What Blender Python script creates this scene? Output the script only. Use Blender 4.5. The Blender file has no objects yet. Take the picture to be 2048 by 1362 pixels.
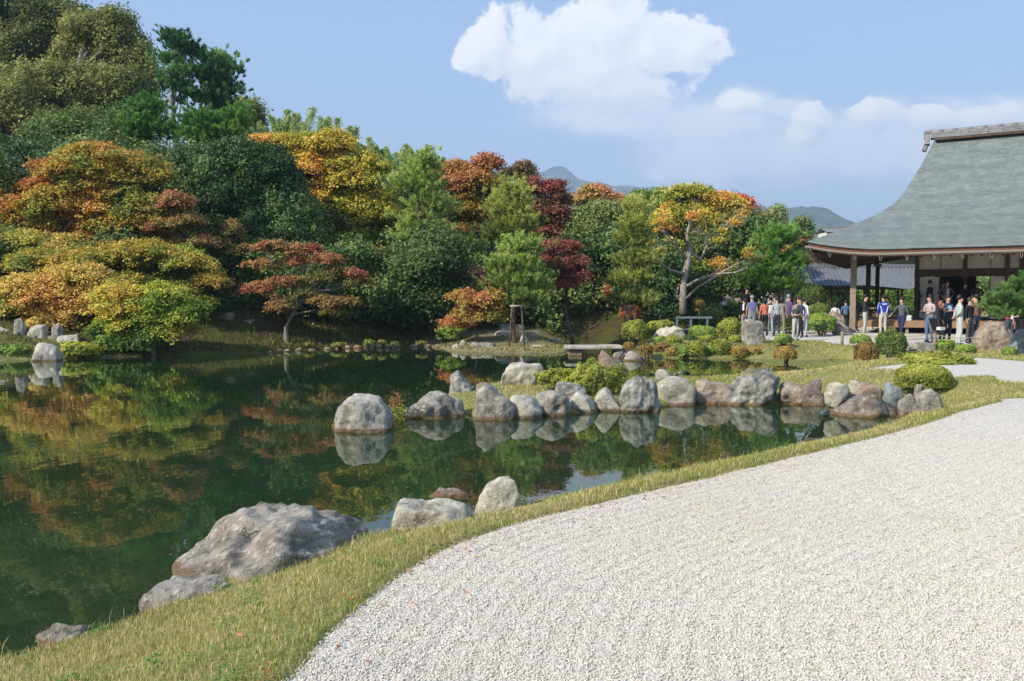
import bpy, bmesh, math, random
import numpy as np
from mathutils import Vector, Matrix
from mathutils.geometry import tessellate_polygon

C = bpy.context.scene
COL = C.collection
R = math.radians
rng = np.random.default_rng(7)
random.seed(7)

# ------------------------------------------------------------ camera
F_PX, PITCH, EYE = 1593.0, math.atan(84 / 1593.0), 1.6
cam = bpy.data.cameras.new('camera')
cam.sensor_width = 36.0
cam.lens = 36.0 * F_PX / 2048.0
cam.clip_start = 0.1
cam.clip_end = 9000
camo = bpy.data.objects.new('camera', cam)
camo.location = (0, 0, EYE)
camo.rotation_euler = (math.pi / 2 - PITCH, 0, 0)
COL.objects.link(camo)
C.camera = camo

# ------------------------------------------------------------ light
SUN_EL, SUN_AZ = 35.0, 237.0      # azimuth clockwise from +Y: behind the camera, to the left
sd = bpy.data.lights.new('sun', 'SUN')
sd.energy = 5.0
sd.angle = R(0.5)
sd.color = (1.0, 0.925, 0.80)
so = bpy.data.objects.new('sun', sd)
dirv = Vector((math.sin(R(SUN_AZ)) * math.cos(R(SUN_EL)), math.cos(R(SUN_AZ)) * math.cos(R(SUN_EL)), math.sin(R(SUN_EL))))
so.rotation_euler = dirv.to_track_quat('Z', 'Y').to_euler()
so.location = (0, 0, 60)
COL.objects.link(so)
C.view_settings.view_transform = 'Standard'
C.view_settings.look = 'None'
C.view_settings.gamma = 1.0
C.view_settings.use_curve_mapping = False
C.view_settings.exposure = 0.50
C.cycles.max_bounces = 6
C.cycles.diffuse_bounces = 2
C.cycles.glossy_bounces = 3
C.cycles.transparent_max_bounces = 8
C.cycles.volume_bounces = 0
C.cycles.caustics_reflective = False
C.cycles.caustics_refractive = False

world = bpy.data.worlds.new('World')
C.world = world
world.use_nodes = True


class NT:
    """small helper to write node trees"""
    def __init__(self, nt):
        self.nt = nt
    def n(self, t, **kw):
        nd = self.nt.nodes.new(t)
        for k, v in kw.items():
            setattr(nd, k, v)
        return nd
    def link(self, a, b):
        self.nt.links.new(a, b)
    def set(self, sock, v):
        if isinstance(v, bpy.types.NodeSocket):
            self.link(v, sock)
        else:
            sock.default_value = v
    def math(self, op, a, b=0.0, c=None, clamp=False):
        nd = self.n('ShaderNodeMath', operation=op, use_clamp=clamp)
        self.set(nd.inputs[0], a)
        self.set(nd.inputs[1], b)
        if c is not None:
            self.set(nd.inputs[2], c)
        return nd.outputs[0]
    def vmath(self, op, a, b=(0, 0, 0)):
        nd = self.n('ShaderNodeVectorMath', operation=op)
        self.set(nd.inputs[0], a)
        if op == 'SCALE':
            self.set(nd.inputs[3], b)
        else:
            self.set(nd.inputs[1], b)
        return nd.outputs['Value'] if op in ('LENGTH', 'DOT_PRODUCT', 'DISTANCE') else nd.outputs[0]
    def noise(self, vec, scale, detail=4, rough=0.55, dist=0.0, out=0):
        nd = self.n('ShaderNodeTexNoise')
        if vec is not None:
            self.link(vec, nd.inputs['Vector'])
        nd.inputs['Scale'].default_value = scale
        nd.inputs['Detail'].default_value = detail
        nd.inputs['Roughness'].default_value = rough
        nd.inputs['Distortion'].default_value = dist
        return nd.outputs[out]
    def ramp(self, fac, stops, interp='LINEAR'):
        nd = self.n('ShaderNodeValToRGB')
        cr = nd.color_ramp
        cr.interpolation = interp
        while len(cr.elements) < len(stops):
            cr.elements.new(0.5)
        for e, (p, c) in zip(cr.elements, stops):
            e.position = p
            e.color = (c, c, c, 1) if not isinstance(c, tuple) else (*c[:3], 1)
        self.link(fac, nd.inputs[0])
        return nd.outputs[0]
    def mix(self, fac, a, b, mode='MIX'):
        nd = self.n('ShaderNodeMix', data_type='RGBA', blend_type=mode)
        self.set(nd.inputs[0], fac)
        for s, v in ((nd.inputs[6], a), (nd.inputs[7], b)):
            if isinstance(v, tuple):
                v = (*v[:3], 1)
            self.set(s, v)
        return nd.outputs[2]
    def maprange(self, v, a, b, c=0.0, d=1.0, smooth=True):
        nd = self.n('ShaderNodeMapRange', interpolation_type='SMOOTHSTEP' if smooth else 'LINEAR')
        self.set(nd.inputs[0], v)
        for i, x in enumerate((a, b, c, d)):
            nd.inputs[i + 1].default_value = x
        return nd.outputs[0]
    def bump(self, h, strength, dist, normal=None):
        nd = self.n('ShaderNodeBump')
        nd.inputs['Strength'].default_value = strength
        nd.inputs['Distance'].default_value = dist
        self.link(h, nd.inputs['Height'])
        if normal is not None:
            self.link(normal, nd.inputs['Normal'])
        return nd.outputs[0]


def build_world():
    nt = world.node_tree
    nt.nodes.clear()
    w = NT(nt)
    out = w.n('ShaderNodeOutputWorld')
    sky = w.n('ShaderNodeTexSky', sky_type='NISHITA')
    sky.sun_disc = False
    sky.sun_elevation = R(SUN_EL)
    sky.sun_rotation = R(SUN_AZ)
    sky.air_density = 1.0
    sky.dust_density = 1.6
    sky.ozone_density = 1.2
    geo = w.n('ShaderNodeTexCoord')
    d = geo.outputs['Generated']
    sep = w.n('ShaderNodeSeparateXYZ')
    w.link(d, sep.inputs[0])
    ya = w.math('MAXIMUM', sep.outputs[1], 0.02)
    u = w.math('DIVIDE', sep.outputs[0], ya)
    v = w.math('DIVIDE', sep.outputs[2], ya)
    comb = w.n('ShaderNodeCombineXYZ')
    w.link(u, comb.inputs[0]); w.link(v, comb.inputs[1])
    uv0 = comb.outputs[0]
    front = w.maprange(sep.outputs[1], 0.15, 0.35)

    def px(x, y):
        return ((x - 1024) / F_PX, (597 - y) / F_PX)
    # cumulus heaps: centre, half sizes, weight
    heaps = [(985, 95, 52, 78), (1075, 115, 95, 95), (1200, 70, 100, 105), (1180, 140, 150, 92), (1290, 115, 95, 85),
             (1370, 112, 78, 66), (950, 125, 44, 44), (1625, 240, 46, 36), (1735, 236, 70, 36), (1850, 242, 62, 30), (1965, 238, 76, 32), (1472, 214, 60, 26), (1600, 275, 40, 26), (1110, 165, 110, 62), (1260, 180, 140, 60), (1210, 5, 45, 45)]
    soft = [(1475, 215, 85, 36), (1560, 220, 50, 20), (1400, 250, 170, 60), (1230, 235, 210, 50), (1610, 235, 52, 36), (1680, 270, 130, 62), (1760, 235, 80, 40),
            (1900, 260, 130, 62), (1480, 320, 240, 62), (1800, 310, 280, 75), (2040, 235, 90, 40), (1318, 352, 34, 17), (2000, 330, 160, 60)]

    def field(vec, blobs):
        cur = None
        for (x, y, rx, ry) in blobs:
            cx, cy = px(x, y)
            t = w.vmath('SUBTRACT', vec, (cx, cy, 0))
            t = w.vmath('MULTIPLY', t, (F_PX / rx, F_PX / ry, 0))
            t = w.math('SUBTRACT', 1.0, w.vmath('LENGTH', t))
            cur = t if cur is None else w.math('SMOOTH_MAX', cur, t, 0.25)
        return cur

    def dens(vec, blobs, amp, scale, edge0, edge1):
        n1 = w.noise(vec, scale, 12, 0.66, 0.3)
        n1 = w.math('SUBTRACT', n1, 0.5)
        f = w.math('ADD', field(vec, blobs), w.math('MULTIPLY', n1, amp))
        return f, w.maprange(f, edge0, edge1)
    f1, a1 = dens(uv0, heaps, 2.3, 13.0, 0.0, 0.25)
    uvs = w.vmath('ADD', uv0, (-0.012, 0.016, 0))
    f1b, _ = dens(uvs, heaps, 2.3, 13.0, 0.0, 0.25)
    f2, a2 = dens(uv0, soft, 2.0, 10.0, -0.22, 0.60)
    sp = w.n('ShaderNodeSeparateXYZ'); w.link(uv0, sp.inputs[0])
    # lit side minus shaded side
    emb = w.math('SUBTRACT', f1, f1b)
    shade = w.math('ADD', w.math('MULTIPLY', emb, 0.55), 0.66)
    low = w.maprange(sp.outputs[1], 0.20, 0.30, -0.26, 0.08)
    shade = w.math('ADD', shade, low, clamp=True)
    ccol = w.mix(shade, (0.56, 0.63, 0.78), (0.93, 0.92, 0.91))
    ccol2 = w.mix(w.noise(uv0, 14.0, 5, 0.55), (0.60, 0.67, 0.82), (0.86, 0.86, 0.90))
    # the rest of the sky carries the same thin broken cloud
    dn = w.noise(d, 3.2, 7, 0.6)
    a3 = w.math('MULTIPLY', w.maprange(dn, 0.60, 0.78), w.math('SUBTRACT', 1.0, front))
    a1 = w.math('MULTIPLY', a1, front)
    a2 = w.math('MULTIPLY', w.math('MULTIPLY', a2, 0.95), front)
    bg = w.n('ShaderNodeBackground')
    skc = w.vmath('SCALE', sky.outputs[0], 0.115)
    # slightly paler, milky towards the horizon as in the humid air of the place
    skc = w.mix(w.maprange(sep.outputs[2], 0.0, 0.60, 0.66, 0.62, smooth=False), skc, w.mix(w.maprange(sep.outputs[2], 0.0, 0.40, smooth=False), (0.50, 0.62, 0.78), (0.30, 0.50, 0.86)))
    c = w.mix(a3, skc, (0.70, 0.73, 0.80))
    c = w.mix(a2, c, ccol2)
    c = w.mix(a1, c, ccol)
    w.link(c, bg.inputs[0])
    bg.inputs[1].default_value = 0.97
    w.link(bg.outputs[0], out.inputs[0])


build_world()

# ------------------------------------------------------------ pixel -> place
cp, sp_ = math.cos(PITCH), math.sin(PITCH)


def ray(px, py):
    a = (px - 1024) / F_PX
    b = -(py - 681) / F_PX
    return np.array([a, cp + b * sp_, -sp_ + b * cp])


def G(px, py, z=0.0):
    r = ray(px, py)
    t = (z - EYE) / r[2]
    return np.array([r[0] * t, r[1] * t, z])


def AT(px, py, Y):
    r = ray(px, py)
    t = Y / r[1]
    return np.array([r[0] * t, Y, EYE + r[2] * t])


# ------------------------------------------------------------ helpers
def new_mesh_np(name, verts, faces_flat, face_sizes, cols=None, smooth=False, mat_idx=None):
    me = bpy.data.meshes.new(name)
    nv, nf, nl = len(verts), len(face_sizes), len(faces_flat)
    me.vertices.add(nv)
    me.loops.add(nl)
    me.polygons.add(nf)
    me.vertices.foreach_set('co', np.ascontiguousarray(verts, dtype=np.float32).ravel())
    me.loops.foreach_set('vertex_index', np.ascontiguousarray(faces_flat, dtype=np.int32))
    fs = np.asarray(face_sizes, dtype=np.int32)
    st = np.zeros(nf, dtype=np.int32)
    st[1:] = np.cumsum(fs)[:-1]
    me.polygons.foreach_set('loop_start', st)
    me.polygons.foreach_set('use_smooth', np.full(nf, smooth))
    if mat_idx is not None:
        me.polygons.foreach_set('material_index', np.asarray(mat_idx, dtype=np.int32))
    me.update(calc_edges=True)
    if cols is not None:
        ca = me.attributes.new('Col', 'FLOAT_COLOR', 'POINT')
        c4 = np.ones((nv, 4), dtype=np.float32)
        c4[:, :3] = cols
        ca.data.foreach_set('color', c4.ravel())
    return me


def link(name, me, mats, parent=None, **props):
    o = bpy.data.objects.new(name, me)
    COL.objects.link(o)
    if mats is not None:
        for m in (mats if isinstance(mats, (list, tuple)) else [mats]):
            if me.materials.find(m.name) < 0 or isinstance(mats, (list, tuple)):
                me.materials.append(m)
    if parent is not None:
        o.parent = parent
    for k, v in props.items():
        if v is not None:
            o[k] = v
    return o


def tag(o, label, cat, group=None):
    o['label'] = label
    o['category'] = cat
    if group:
        o['group'] = group
    return o


def thing(name, label, cat, loc=(0, 0, 0), rz=0.0, group=None):
    o = bpy.data.objects.new(name, None)
    o.empty_display_size = 0.2
    COL.objects.link(o)
    o.location = loc
    o.rotation_euler = (0, 0, rz)
    bpy_update_later.append(o)
    return tag(o, label, cat, group)


bpy_update_later = []


class MB:
    """collects polygons for one mesh"""
    def __init__(self):
        self.v = []; self.f = []; self.m = []
    def poly(self, pts, m=0):
        i = len(self.v)
        self.v += [tuple(p) for p in pts]
        self.f.append(tuple(range(i, i + len(pts)))); self.m.append(m)
    def box(self, c, s, rz=0.0, m=0, taper=1.0, rx=0.0, ry=0.0):
        M = Matrix.Rotation(rz, 3, 'Z') @ Matrix.Rotation(ry, 3, 'Y') @ Matrix.Rotation(rx, 3, 'X')
        i = len(self.v)
        for z in (-1, 1):
            k = taper if z > 0 else 1.0
            for x, y in ((-1, -1), (1, -1), (1, 1), (-1, 1)):
                p = M @ Vector((x * s[0] / 2 * k, y * s[1] / 2 * k, z * s[2] / 2))
                self.v.append((c[0] + p.x, c[1] + p.y, c[2] + p.z))
        for f in ((0, 3, 2, 1), (4, 5, 6, 7), (0, 1, 5, 4), (1, 2, 6, 5), (2, 3, 7, 6), (3, 0, 4, 7)):
            self.f.append(tuple(i + k for k in f)); self.m.append(m)
        return self
    def beam(self, a, b, w, h, m=0):
        a = Vector(a); b = Vector(b)
        d = (b - a).normalized()
        up = Vector((0, 0, 1)) if abs(d.z) < 0.95 else Vector((1, 0, 0))
        s = d.cross(up).normalized(); u = s.cross(d)
        i = len(self.v)
        for p in (a, b):
            for x, y in ((-1, -1), (1, -1), (1, 1), (-1, 1)):
                q = p + s * (x * w / 2) + u * (y * h / 2)
                self.v.append(tuple(q))
        for f in ((0, 3, 2, 1), (4, 5, 6, 7), (0, 1, 5, 4), (1, 2, 6, 5), (2, 3, 7, 6), (3, 0, 4, 7)):
            self.f.append(tuple(i + k for k in f)); self.m.append(m)
        return self
    def tube(self, pts, radii, sides=7, m=0, cap=True):
        pts = [Vector(p) for p in pts]
        if not hasattr(radii, '__len__'):
            radii = [radii] * len(pts)
        base = len(self.v)
        ref = Vector((0.31, 0.17, 0.93))
        for k, p in enumerate(pts):
            d = (pts[min(k + 1, len(pts) - 1)] - pts[max(k - 1, 0)])
            if d.length < 1e-6:
                d = Vector((0, 0, 1))
            d.normalize()
            r_ = ref if abs(d.dot(ref)) < 0.97 else Vector((1, 0, 0))
            s = d.cross(r_).normalized(); u = s.cross(d)
            for j in range(sides):
                a = 2 * math.pi * j / sides
                q = p + (s * math.cos(a) + u * math.sin(a)) * radii[k]
                self.v.append(tuple(q))
        for k in range(len(pts) - 1):
            for j in range(sides):
                a = base + k * sides + j; b = base + k * sides + (j + 1) % sides
                self.f.append((a, b, b + sides, a + sides)); self.m.append(m)
        if cap:
            self.f.append(tuple(base + j for j in reversed(range(sides)))); self.m.append(m)
            e = base + (len(pts) - 1) * sides
            self.f.append(tuple(e + j for j in range(sides))); self.m.append(m)
        return self
    def build(self, name, mats, parent=None, smooth=False, **props):
        me = bpy.data.meshes.new(name)
        me.from_pydata(self.v, [], self.f)
        me.polygons.foreach_set('material_index', self.m)
        if smooth:
            me.polygons.foreach_set('use_smooth', [True] * len(self.f))
        me.update()
        return link(name, me, list(mats) if isinstance(mats, (list, tuple)) else [mats], parent, **props)


def hash3(ix, iy, iz, seed):
    h = (ix.astype(np.int64) * 374761393 + iy.astype(np.int64) * 668265263 + iz.astype(np.int64) * 2147483647 + seed * 974711) & 0xFFFFFFFF
    h = ((h ^ (h >> 13)) * 1274126177) & 0xFFFFFFFF
    h = ((h ^ (h >> 16)) * 2246822519) & 0xFFFFFFFF
    return ((h ^ (h >> 15)) & 0xFFFFFF) / float(0xFFFFFF)


def vnoise(p, seed=0):
    p = np.asarray(p, dtype=np.float64)
    i = np.floor(p).astype(np.int64)
    f = p - i
    f = f * f * (3 - 2 * f)
    r = 0
    for dx in (0, 1):
        for dy in (0, 1):
            for dz in (0, 1):
                wgt = (f[:, 0] if dx else 1 - f[:, 0]) * (f[:, 1] if dy else 1 - f[:, 1]) * (f[:, 2] if dz else 1 - f[:, 2])
                r = r + wgt * hash3(i[:, 0] + dx, i[:, 1] + dy, i[:, 2] + dz, seed)
    return r * 2 - 1


def fbm(p, octv=4, seed=0, gain=0.5):
    a, s, r = 1.0, 1.0, 0
    p = np.asarray(p, dtype=np.float64)
    for k in range(octv):
        r = r + a * vnoise(p * s + 17.3 * k, seed + k)
        a *= gain; s *= 2.03
    return r


def sstep(x, a=0.0, b=1.0):
    t = np.clip((x - a) / (b - a), 0, 1)
    return t * t * (3 - 2 * t)


def poly_sdf(P, poly):
    """signed distance, positive outside"""
    P = np.asarray(P, dtype=np.float64)
    poly = np.asarray(poly, dtype=np.float64)
    d2 = np.full(len(P), 1e18)
    inside = np.zeros(len(P), dtype=bool)
    n = len(poly)
    for k in range(n):
        a = poly[k]; b = poly[(k + 1) % n]
        e = b - a
        w = P - a
        t = np.clip((w @ e) / max(e @ e, 1e-12), 0, 1)
        q = w - t[:, None] * e
        d2 = np.minimum(d2, (q * q).sum(1))
        cnd = ((a[1] > P[:, 1]) != (b[1] > P[:, 1]))
        if abs(e[1]) > 1e-12:
            xi = a[0] + (P[:, 1] - a[1]) * e[0] / e[1]
            inside ^= cnd & (P[:, 0] < xi)
    d = np.sqrt(d2)
    return np.where(inside, -d, d)


def densify(pts, step=0.25, jit=0.0, seed=1):
    out = []
    n = len(pts)
    pts = [np.asarray(p)[:2] for p in pts]
    # Catmull-Rom for a soft outline
    for k in range(n):
        p0, p1, p2, p3 = pts[k - 1], pts[k], pts[(k + 1) % n], pts[(k + 2) % n]
        L = np.linalg.norm(p2 - p1)
        m = max(1, int(L / step))
        if m > 60: m = 60
        long_ = L > 30
        for j in range(m):
            t = j / m
            if long_:
                q = p1 + (p2 - p1) * t
            else:
                q = 0.5 * ((2 * p1) + (-p0 + p2) * t + (2 * p0 - 5 * p1 + 4 * p2 - p3) * t * t + (-p0 + 3 * p1 - 3 * p2 + p3) * t ** 3)
                if np.linalg.norm(q - (p1 + (p2 - p1) * t)) > 0.35 * L:
                    q = p1 + (p2 - p1) * t
            out.append(q)
    out = np.array(out)
    if jit:
        h = np.column_stack([out * 1.7, np.zeros(len(out))])
        out = out + jit * np.column_stack([fbm(h, 3, seed), fbm(h + 50, 3, seed + 9)])
    return out


# ------------------------------------------------------------ materials
def mat(name):
    m = bpy.data.materials.new(name)
    m.use_nodes = True
    nt = m.node_tree
    for nd in list(nt.nodes):
        if nd.type != 'OUTPUT_MATERIAL':
            nt.nodes.remove(nd)
    w = NT(nt)
    w.out = [n for n in nt.nodes if n.type == 'OUTPUT_MATERIAL'][0]
    return m, w


def principled(w, color, rough=0.8, spec=0.3, normal=None, metallic=0.0, **kw):
    b = w.n('ShaderNodeBsdfPrincipled')
    if isinstance(color, tuple):
        color = (*color[:3], 1)
    w.set(b.inputs['Base Color'], color)
    w.set(b.inputs['Roughness'], rough)
    b.inputs['Specular IOR Level'].default_value = spec
    b.inputs['Metallic'].default_value = metallic
    if normal is not None:
        w.link(normal, b.inputs['Normal'])
    return b


def simple(name, col, rough=0.8, spec=0.3, var=0.15, scale=6.0, bump=0.0, metallic=0.0):
    m, w = mat(name)
    tc = w.n('ShaderNodeTexCoord')
    n = w.noise(tc.outputs['Object'], scale, 5, 0.6)
    k = w.maprange(n, 0.25, 0.75, 1 - var, 1 + var, smooth=False)
    c = w.vmath('SCALE', tuple(col[:3]), k)
    nm = w.bump(n, 0.5, bump) if bump else None
    b = principled(w, c, rough, spec, nm, metallic)
    w.link(b.outputs[0], w.out.inputs[0])
    return m


def leaf_mat(name, rough, spec, trans, size_var=0.0):
    m, w = mat(name)
    at = w.n('ShaderNodeAttribute', attribute_name='Col')
    lc = w.vmath('SCALE', at.outputs['Color'], 1.85)
    b = principled(w, lc, rough, spec)
    t = w.n('ShaderNodeBsdfTranslucent')
    w.link(w.vmath('SCALE', at.outputs['Color'], 2.3), t.inputs[0])
    mx = w.n('ShaderNodeMixShader')
    mx.inputs[0].default_value = trans
    w.link(b.outputs[0], mx.inputs[1]); w.link(t.outputs[0], mx.inputs[2])
    w.link(mx.outputs[0], w.out.inputs[0])
    return m


M_LEAF = leaf_mat('leaf_soft', 0.6, 0.25, 0.30)
M_GLOSS = leaf_mat('leaf_glossy', 0.55, 0.26, 0.18)
M_NEEDLE = leaf_mat('needle', 0.55, 0.3, 0.35)
M_BLADE = leaf_mat('grass_blade', 0.6, 0.2, 0.30)


def bark_mat(name, c1, c2, scale=9.0):
    m, w = mat(name)
    tc = w.n('ShaderNodeTexCoord')
    v = w.vmath('MULTIPLY', tc.outputs['Object'], (1, 1, 0.25))
    n = w.noise(v, scale, 6, 0.65)
    c = w.mix(w.maprange(n, 0.35, 0.65), c1, c2)
    b = principled(w, c, 0.9, 0.15, w.bump(n, 0.8, 0.02))
    w.link(b.outputs[0], w.out.inputs[0])
    return m


M_BARK = bark_mat('bark_brown', (0.05, 0.035, 0.025), (0.16, 0.125, 0.095))
M_BARKP = bark_mat('bark_pale', (0.20, 0.17, 0.14), (0.42, 0.38, 0.32))
M_BARKR = bark_mat('bark_pine', (0.10, 0.055, 0.035), (0.24, 0.15, 0.10))


def rock_mat(name, base, dark, pale, lichen=0.4, brown=0.25, moss=0.0, wet=True, strata=0.0):
    m, w = mat(name)
    tc = w.n('ShaderNodeTexCoord')
    oi = w.n('ShaderNodeObjectInfo')
    off = w.n('ShaderNodeCombineXYZ')
    w.link(w.math('MULTIPLY', oi.outputs['Random'], 37.0), off.inputs[0])
    w.link(w.math('MULTIPLY', oi.outputs['Random'], 91.0), off.inputs[1])
    p = w.vmath('ADD', tc.outputs['Object'], off.outputs[0])
    n1 = w.noise(p, 3.2, 7, 0.62, 0.4)
    n2 = w.noise(w.vmath('MULTIPLY', p, (0.5, 1.5, 1.5) if strata == 2 else (1, 1, 1)), 11.0, 7, 0.68, 0.2)
    n3 = w.noise(p, 46.0, 4, 0.7)
    c = w.mix(w.maprange(n1, 0.36, 0.64), dark, base)
    c = w.mix(w.math('MULTIPLY', w.maprange(n2, 0.52, 0.66), 0.75), c, pale)
    c = w.mix(w.math('MULTIPLY', w.maprange(w.noise(p, 5.5, 6, 0.7, 0.8), 0.55, 0.66), lichen), c, (0.55, 0.55, 0.50))
    c = w.mix(w.math('MULTIPLY', w.maprange(w.noise(w.vmath('ADD', p, (9, 3, 5)), 2.6, 6, 0.65, 0.5), 0.52, 0.66), brown), c, (0.20, 0.135, 0.085))
    # dark hairline cracks and pits
    vo = w.n('ShaderNodeTexVoronoi', feature='DISTANCE_TO_EDGE')
    w.link(w.vmath('ADD', w.vmath('MULTIPLY', p, (0.55, 1.6, 1.6) if strata == 2 else (1, 1, 0.45)), w.vmath('SCALE', w.noise(p, 4, 4, 0.6, 0, 1), 0.55)), vo.inputs['Vector'])
    vo.inputs['Scale'].default_value = 3.0
    crack = w.maprange(vo.outputs['Distance'], 0.0, 0.03)
    pit = w.maprange(n3, 0.30, 0.42)
    c = w.mix(w.math('MULTIPLY', w.math('SUBTRACT', 1.0, crack), w.maprange(w.noise(p, 2.0, 3, .6), .48, .62, 0.0, .6)), c, (0.05, 0.045, 0.04))
    c = w.mix(w.math('MULTIPLY', w.math('SUBTRACT', 1.0, pit), 0.6), c, (0.06, 0.055, 0.05))
    ge = w.n('ShaderNodeNewGeometry')
    sx = w.n('ShaderNodeSeparateXYZ'); w.link(ge.outputs['Position'], sx.inputs[0])
    sn = w.n('ShaderNodeSeparateXYZ'); w.link(ge.outputs['Normal'], sn.inputs[0])
    if moss:
        mm = w.math('MULTIPLY', w.maprange(w.noise(p, 4.5, 5, 0.6), 0.5, 0.6), w.maprange(sn.outputs[2], -0.2, 0.5))
        c = w.mix(w.math('MULTIPLY', mm, moss), c, (0.13, 0.11, 0.03))
    if wet:
        band = w.math('ADD', sx.outputs[2], w.math('MULTIPLY', w.math('SUBTRACT', n2, 0.5), 0.06))
        k = w.maprange(band, WL + 0.035, WL + 0.075)
        c = w.mix(w.math('MULTIPLY', w.math('SUBTRACT', 1.0, k), 0.8), c, (0.15, 0.09, 0.035))
    h = w.math('ADD', w.math('ADD', w.math('MULTIPLY', n1, 0.6), w.math('MULTIPLY', n2, 0.45)), w.math('MULTIPLY', n3, 0.16))
    h = w.math('ADD', h, w.math('MULTIPLY', crack, 0.05))
    nm = w.bump(h, 0.9, 0.09)
    if strata == 2:
        fl = w.noise(w.vmath('MULTIPLY', p, (2.0, 8.0, 8.0)), 5.0, 6, .75, .6)
        c = w.mix(w.math('MULTIPLY', w.maprange(fl, .44, .34), .75), c, (.07, .06, .055))
        c = w.mix(w.math('MULTIPLY', w.maprange(fl, .58, .70), .6), c, (.62, .60, .56))
    c = w.mix(1.0, c, (1.10, 1.04, 0.94), 'MULTIPLY')
    b = principled(w, c, 0.88, 0.2, nm)
    w.link(b.outputs[0], w.out.inputs[0])
    return m


WL = -0.45
RK_GREY = rock_mat('rock_grey', (0.36, 0.35, 0.325), (0.17, 0.16, 0.148), (0.54, 0.53, 0.50), 0.5, 0.35)
RK_PALE = rock_mat('rock_pale', (0.52, 0.51, 0.45), (0.31, 0.30, 0.26), (0.66, 0.65, 0.59), 0.5, 0.12)
RK_BROWN = rock_mat('rock_brown', (0.38, 0.33, 0.28), (0.20, 0.17, 0.145), (0.42, 0.37, 0.31), 0.3, 0.6)
RK_DARK = rock_mat('rock_dark', (0.27, 0.245, 0.22), (0.12, 0.11, 0.10), (0.42, 0.41, 0.38), 0.45, 0.3)
RK_SCHIST = rock_mat('rock_schist', (0.36, 0.37, 0.355), (0.13, 0.135, 0.13), (0.58, 0.58, 0.54), 0.45, 0.2, strata=1)
RK_MOSS = rock_mat('rock_mossy', (0.45, 0.44, 0.40), (0.28, 0.27, 0.24), (0.60, 0.59, 0.54), 0.5, 0.15, moss=0.0)
RK_BIG = rock_mat('rock_slab', (0.36, 0.34, 0.31), (0.16, 0.15, 0.135), (0.56, 0.54, 0.50), 0.45, 0.2, strata=2)
RK_BLUE = rock_mat('rock_blue', (0.26, 0.31, 0.34), (0.15, 0.18, 0.20), (0.44, 0.48, 0.50), 0.3, 0.05)
RK_SUNK = simple('rock_sunken', (0.36, 0.17, 0.05), 0.9, 0.1, 0.5, 3.0, 0.05)

# ------------------------------------------------------------ pond outline (water level)
def PW(px, py):
    return G(px, py, WL)[:2]


pond_px = [(-60, 1362), (0, 1342), (100, 1316), (200, 1282), (300, 1244), (430, 1182), (560, 1130), (680, 1097), (760, 1082), (850, 1062),
           (950, 1046), (1040, 1022), (1150, 1000), (1300, 964), (1500, 922), (1640, 892), (1730, 870), (1792, 848), (1828, 830),
           # round the end of the near inlet and back along the rock row
           (1815, 812), (1760, 806), (1660, 806), (1560, 808), (1460, 806), (1380, 804), (1310, 816), (1240, 820), (1130, 828), (1020, 832),
           (950, 832), (900, 812), (893, 795), (925, 786), (985, 774), (1090, 764), (1180, 763), (1300, 762), (1400, 760), (1500, 756),
           (1600, 749), (1690, 738), (1725, 728),
           # far side of the inlet
           (1700, 719), (1600, 720), (1500, 718), (1400, 717), (1310, 715), (1262, 712), (1246, 702), (1241, 690), (1200, 686), (1150, 688),
           (1142, 698), (1120, 707), (1050, 707), (960, 705), (900, 702), (876, 695), (820, 693), (700, 696), (600, 700), (540, 705),
           (430, 708), (330, 711), (230, 714), (120, 717), (0, 722), (-150, 730)]
POND = [PW(*p) for p in pond_px] + [np.array([-26, 22.0]), np.array([-30, 10.0]), np.array([-22, 0.0]), np.array([-9, 1.5])]
POND = densify(POND, 0.35, 0.035, 3)

grav1_px = [(560, 1385), (600, 1342), (640, 1290), (700, 1232), (760, 1180), (840, 1126), (920, 1088), (1000, 1060), (1100, 1031), (1200, 1007),
            (1300, 983), (1400, 959), (1500, 935), (1600, 911), (1700, 888), (1780, 868), (1850, 847), (1930, 822), (2000, 804), (2060, 796)]
G1 = [G(*p)[:2] for p in grav1_px] + [np.array([13.5, 13.4]), np.array([22, 11]), np.array([30, -6]), np.array([-2.5, -6]), np.array([-1.6, 1.0])]
G1 = densify(G1, 0.14, 0.022, 5)
grav2_px = [(1738, 738), (1770, 732), (1830, 726), (1900, 716), (1960, 716), (2040, 722), (2130, 728)]
G2 = [G(*p)[:2] for p in grav2_px] + [np.array([20, 19.0]), np.array([20, 15.2]), np.array([14.5, 14.6])] + [G(*p)[:2] for p in [(2060, 768), (1985, 752), (1930, 754), (1880, 757), (1800, 742)]]
G2 = densify(G2, 0.2, 0.03, 6)
grav3_px = [(1480, 672), (1530, 679), (1560, 683), (1620, 681), (1660, 686), (1700, 691), (1760, 690), (1830, 690), (1900, 690), (1960, 693), (2060, 697), (2200, 700)]
G3 = [G(*p)[:2] for p in grav3_px] + [np.array([34, 22.0]), np.array([40, 40]), np.array([14, 52]), np.array([12.5, 42]), G(1480, 664)[:2]]
G3 = densify(G3, 0.3, 0.04, 8)

TAN_A = [-1.2, -.55, -.3, -.12, 0.0, .2, .30, .38, .45]
AMP_A = [9.0, 9.0, 6.5, 4.2, 2.6, 1.1, .6, 0.15, 0.0]


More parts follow.
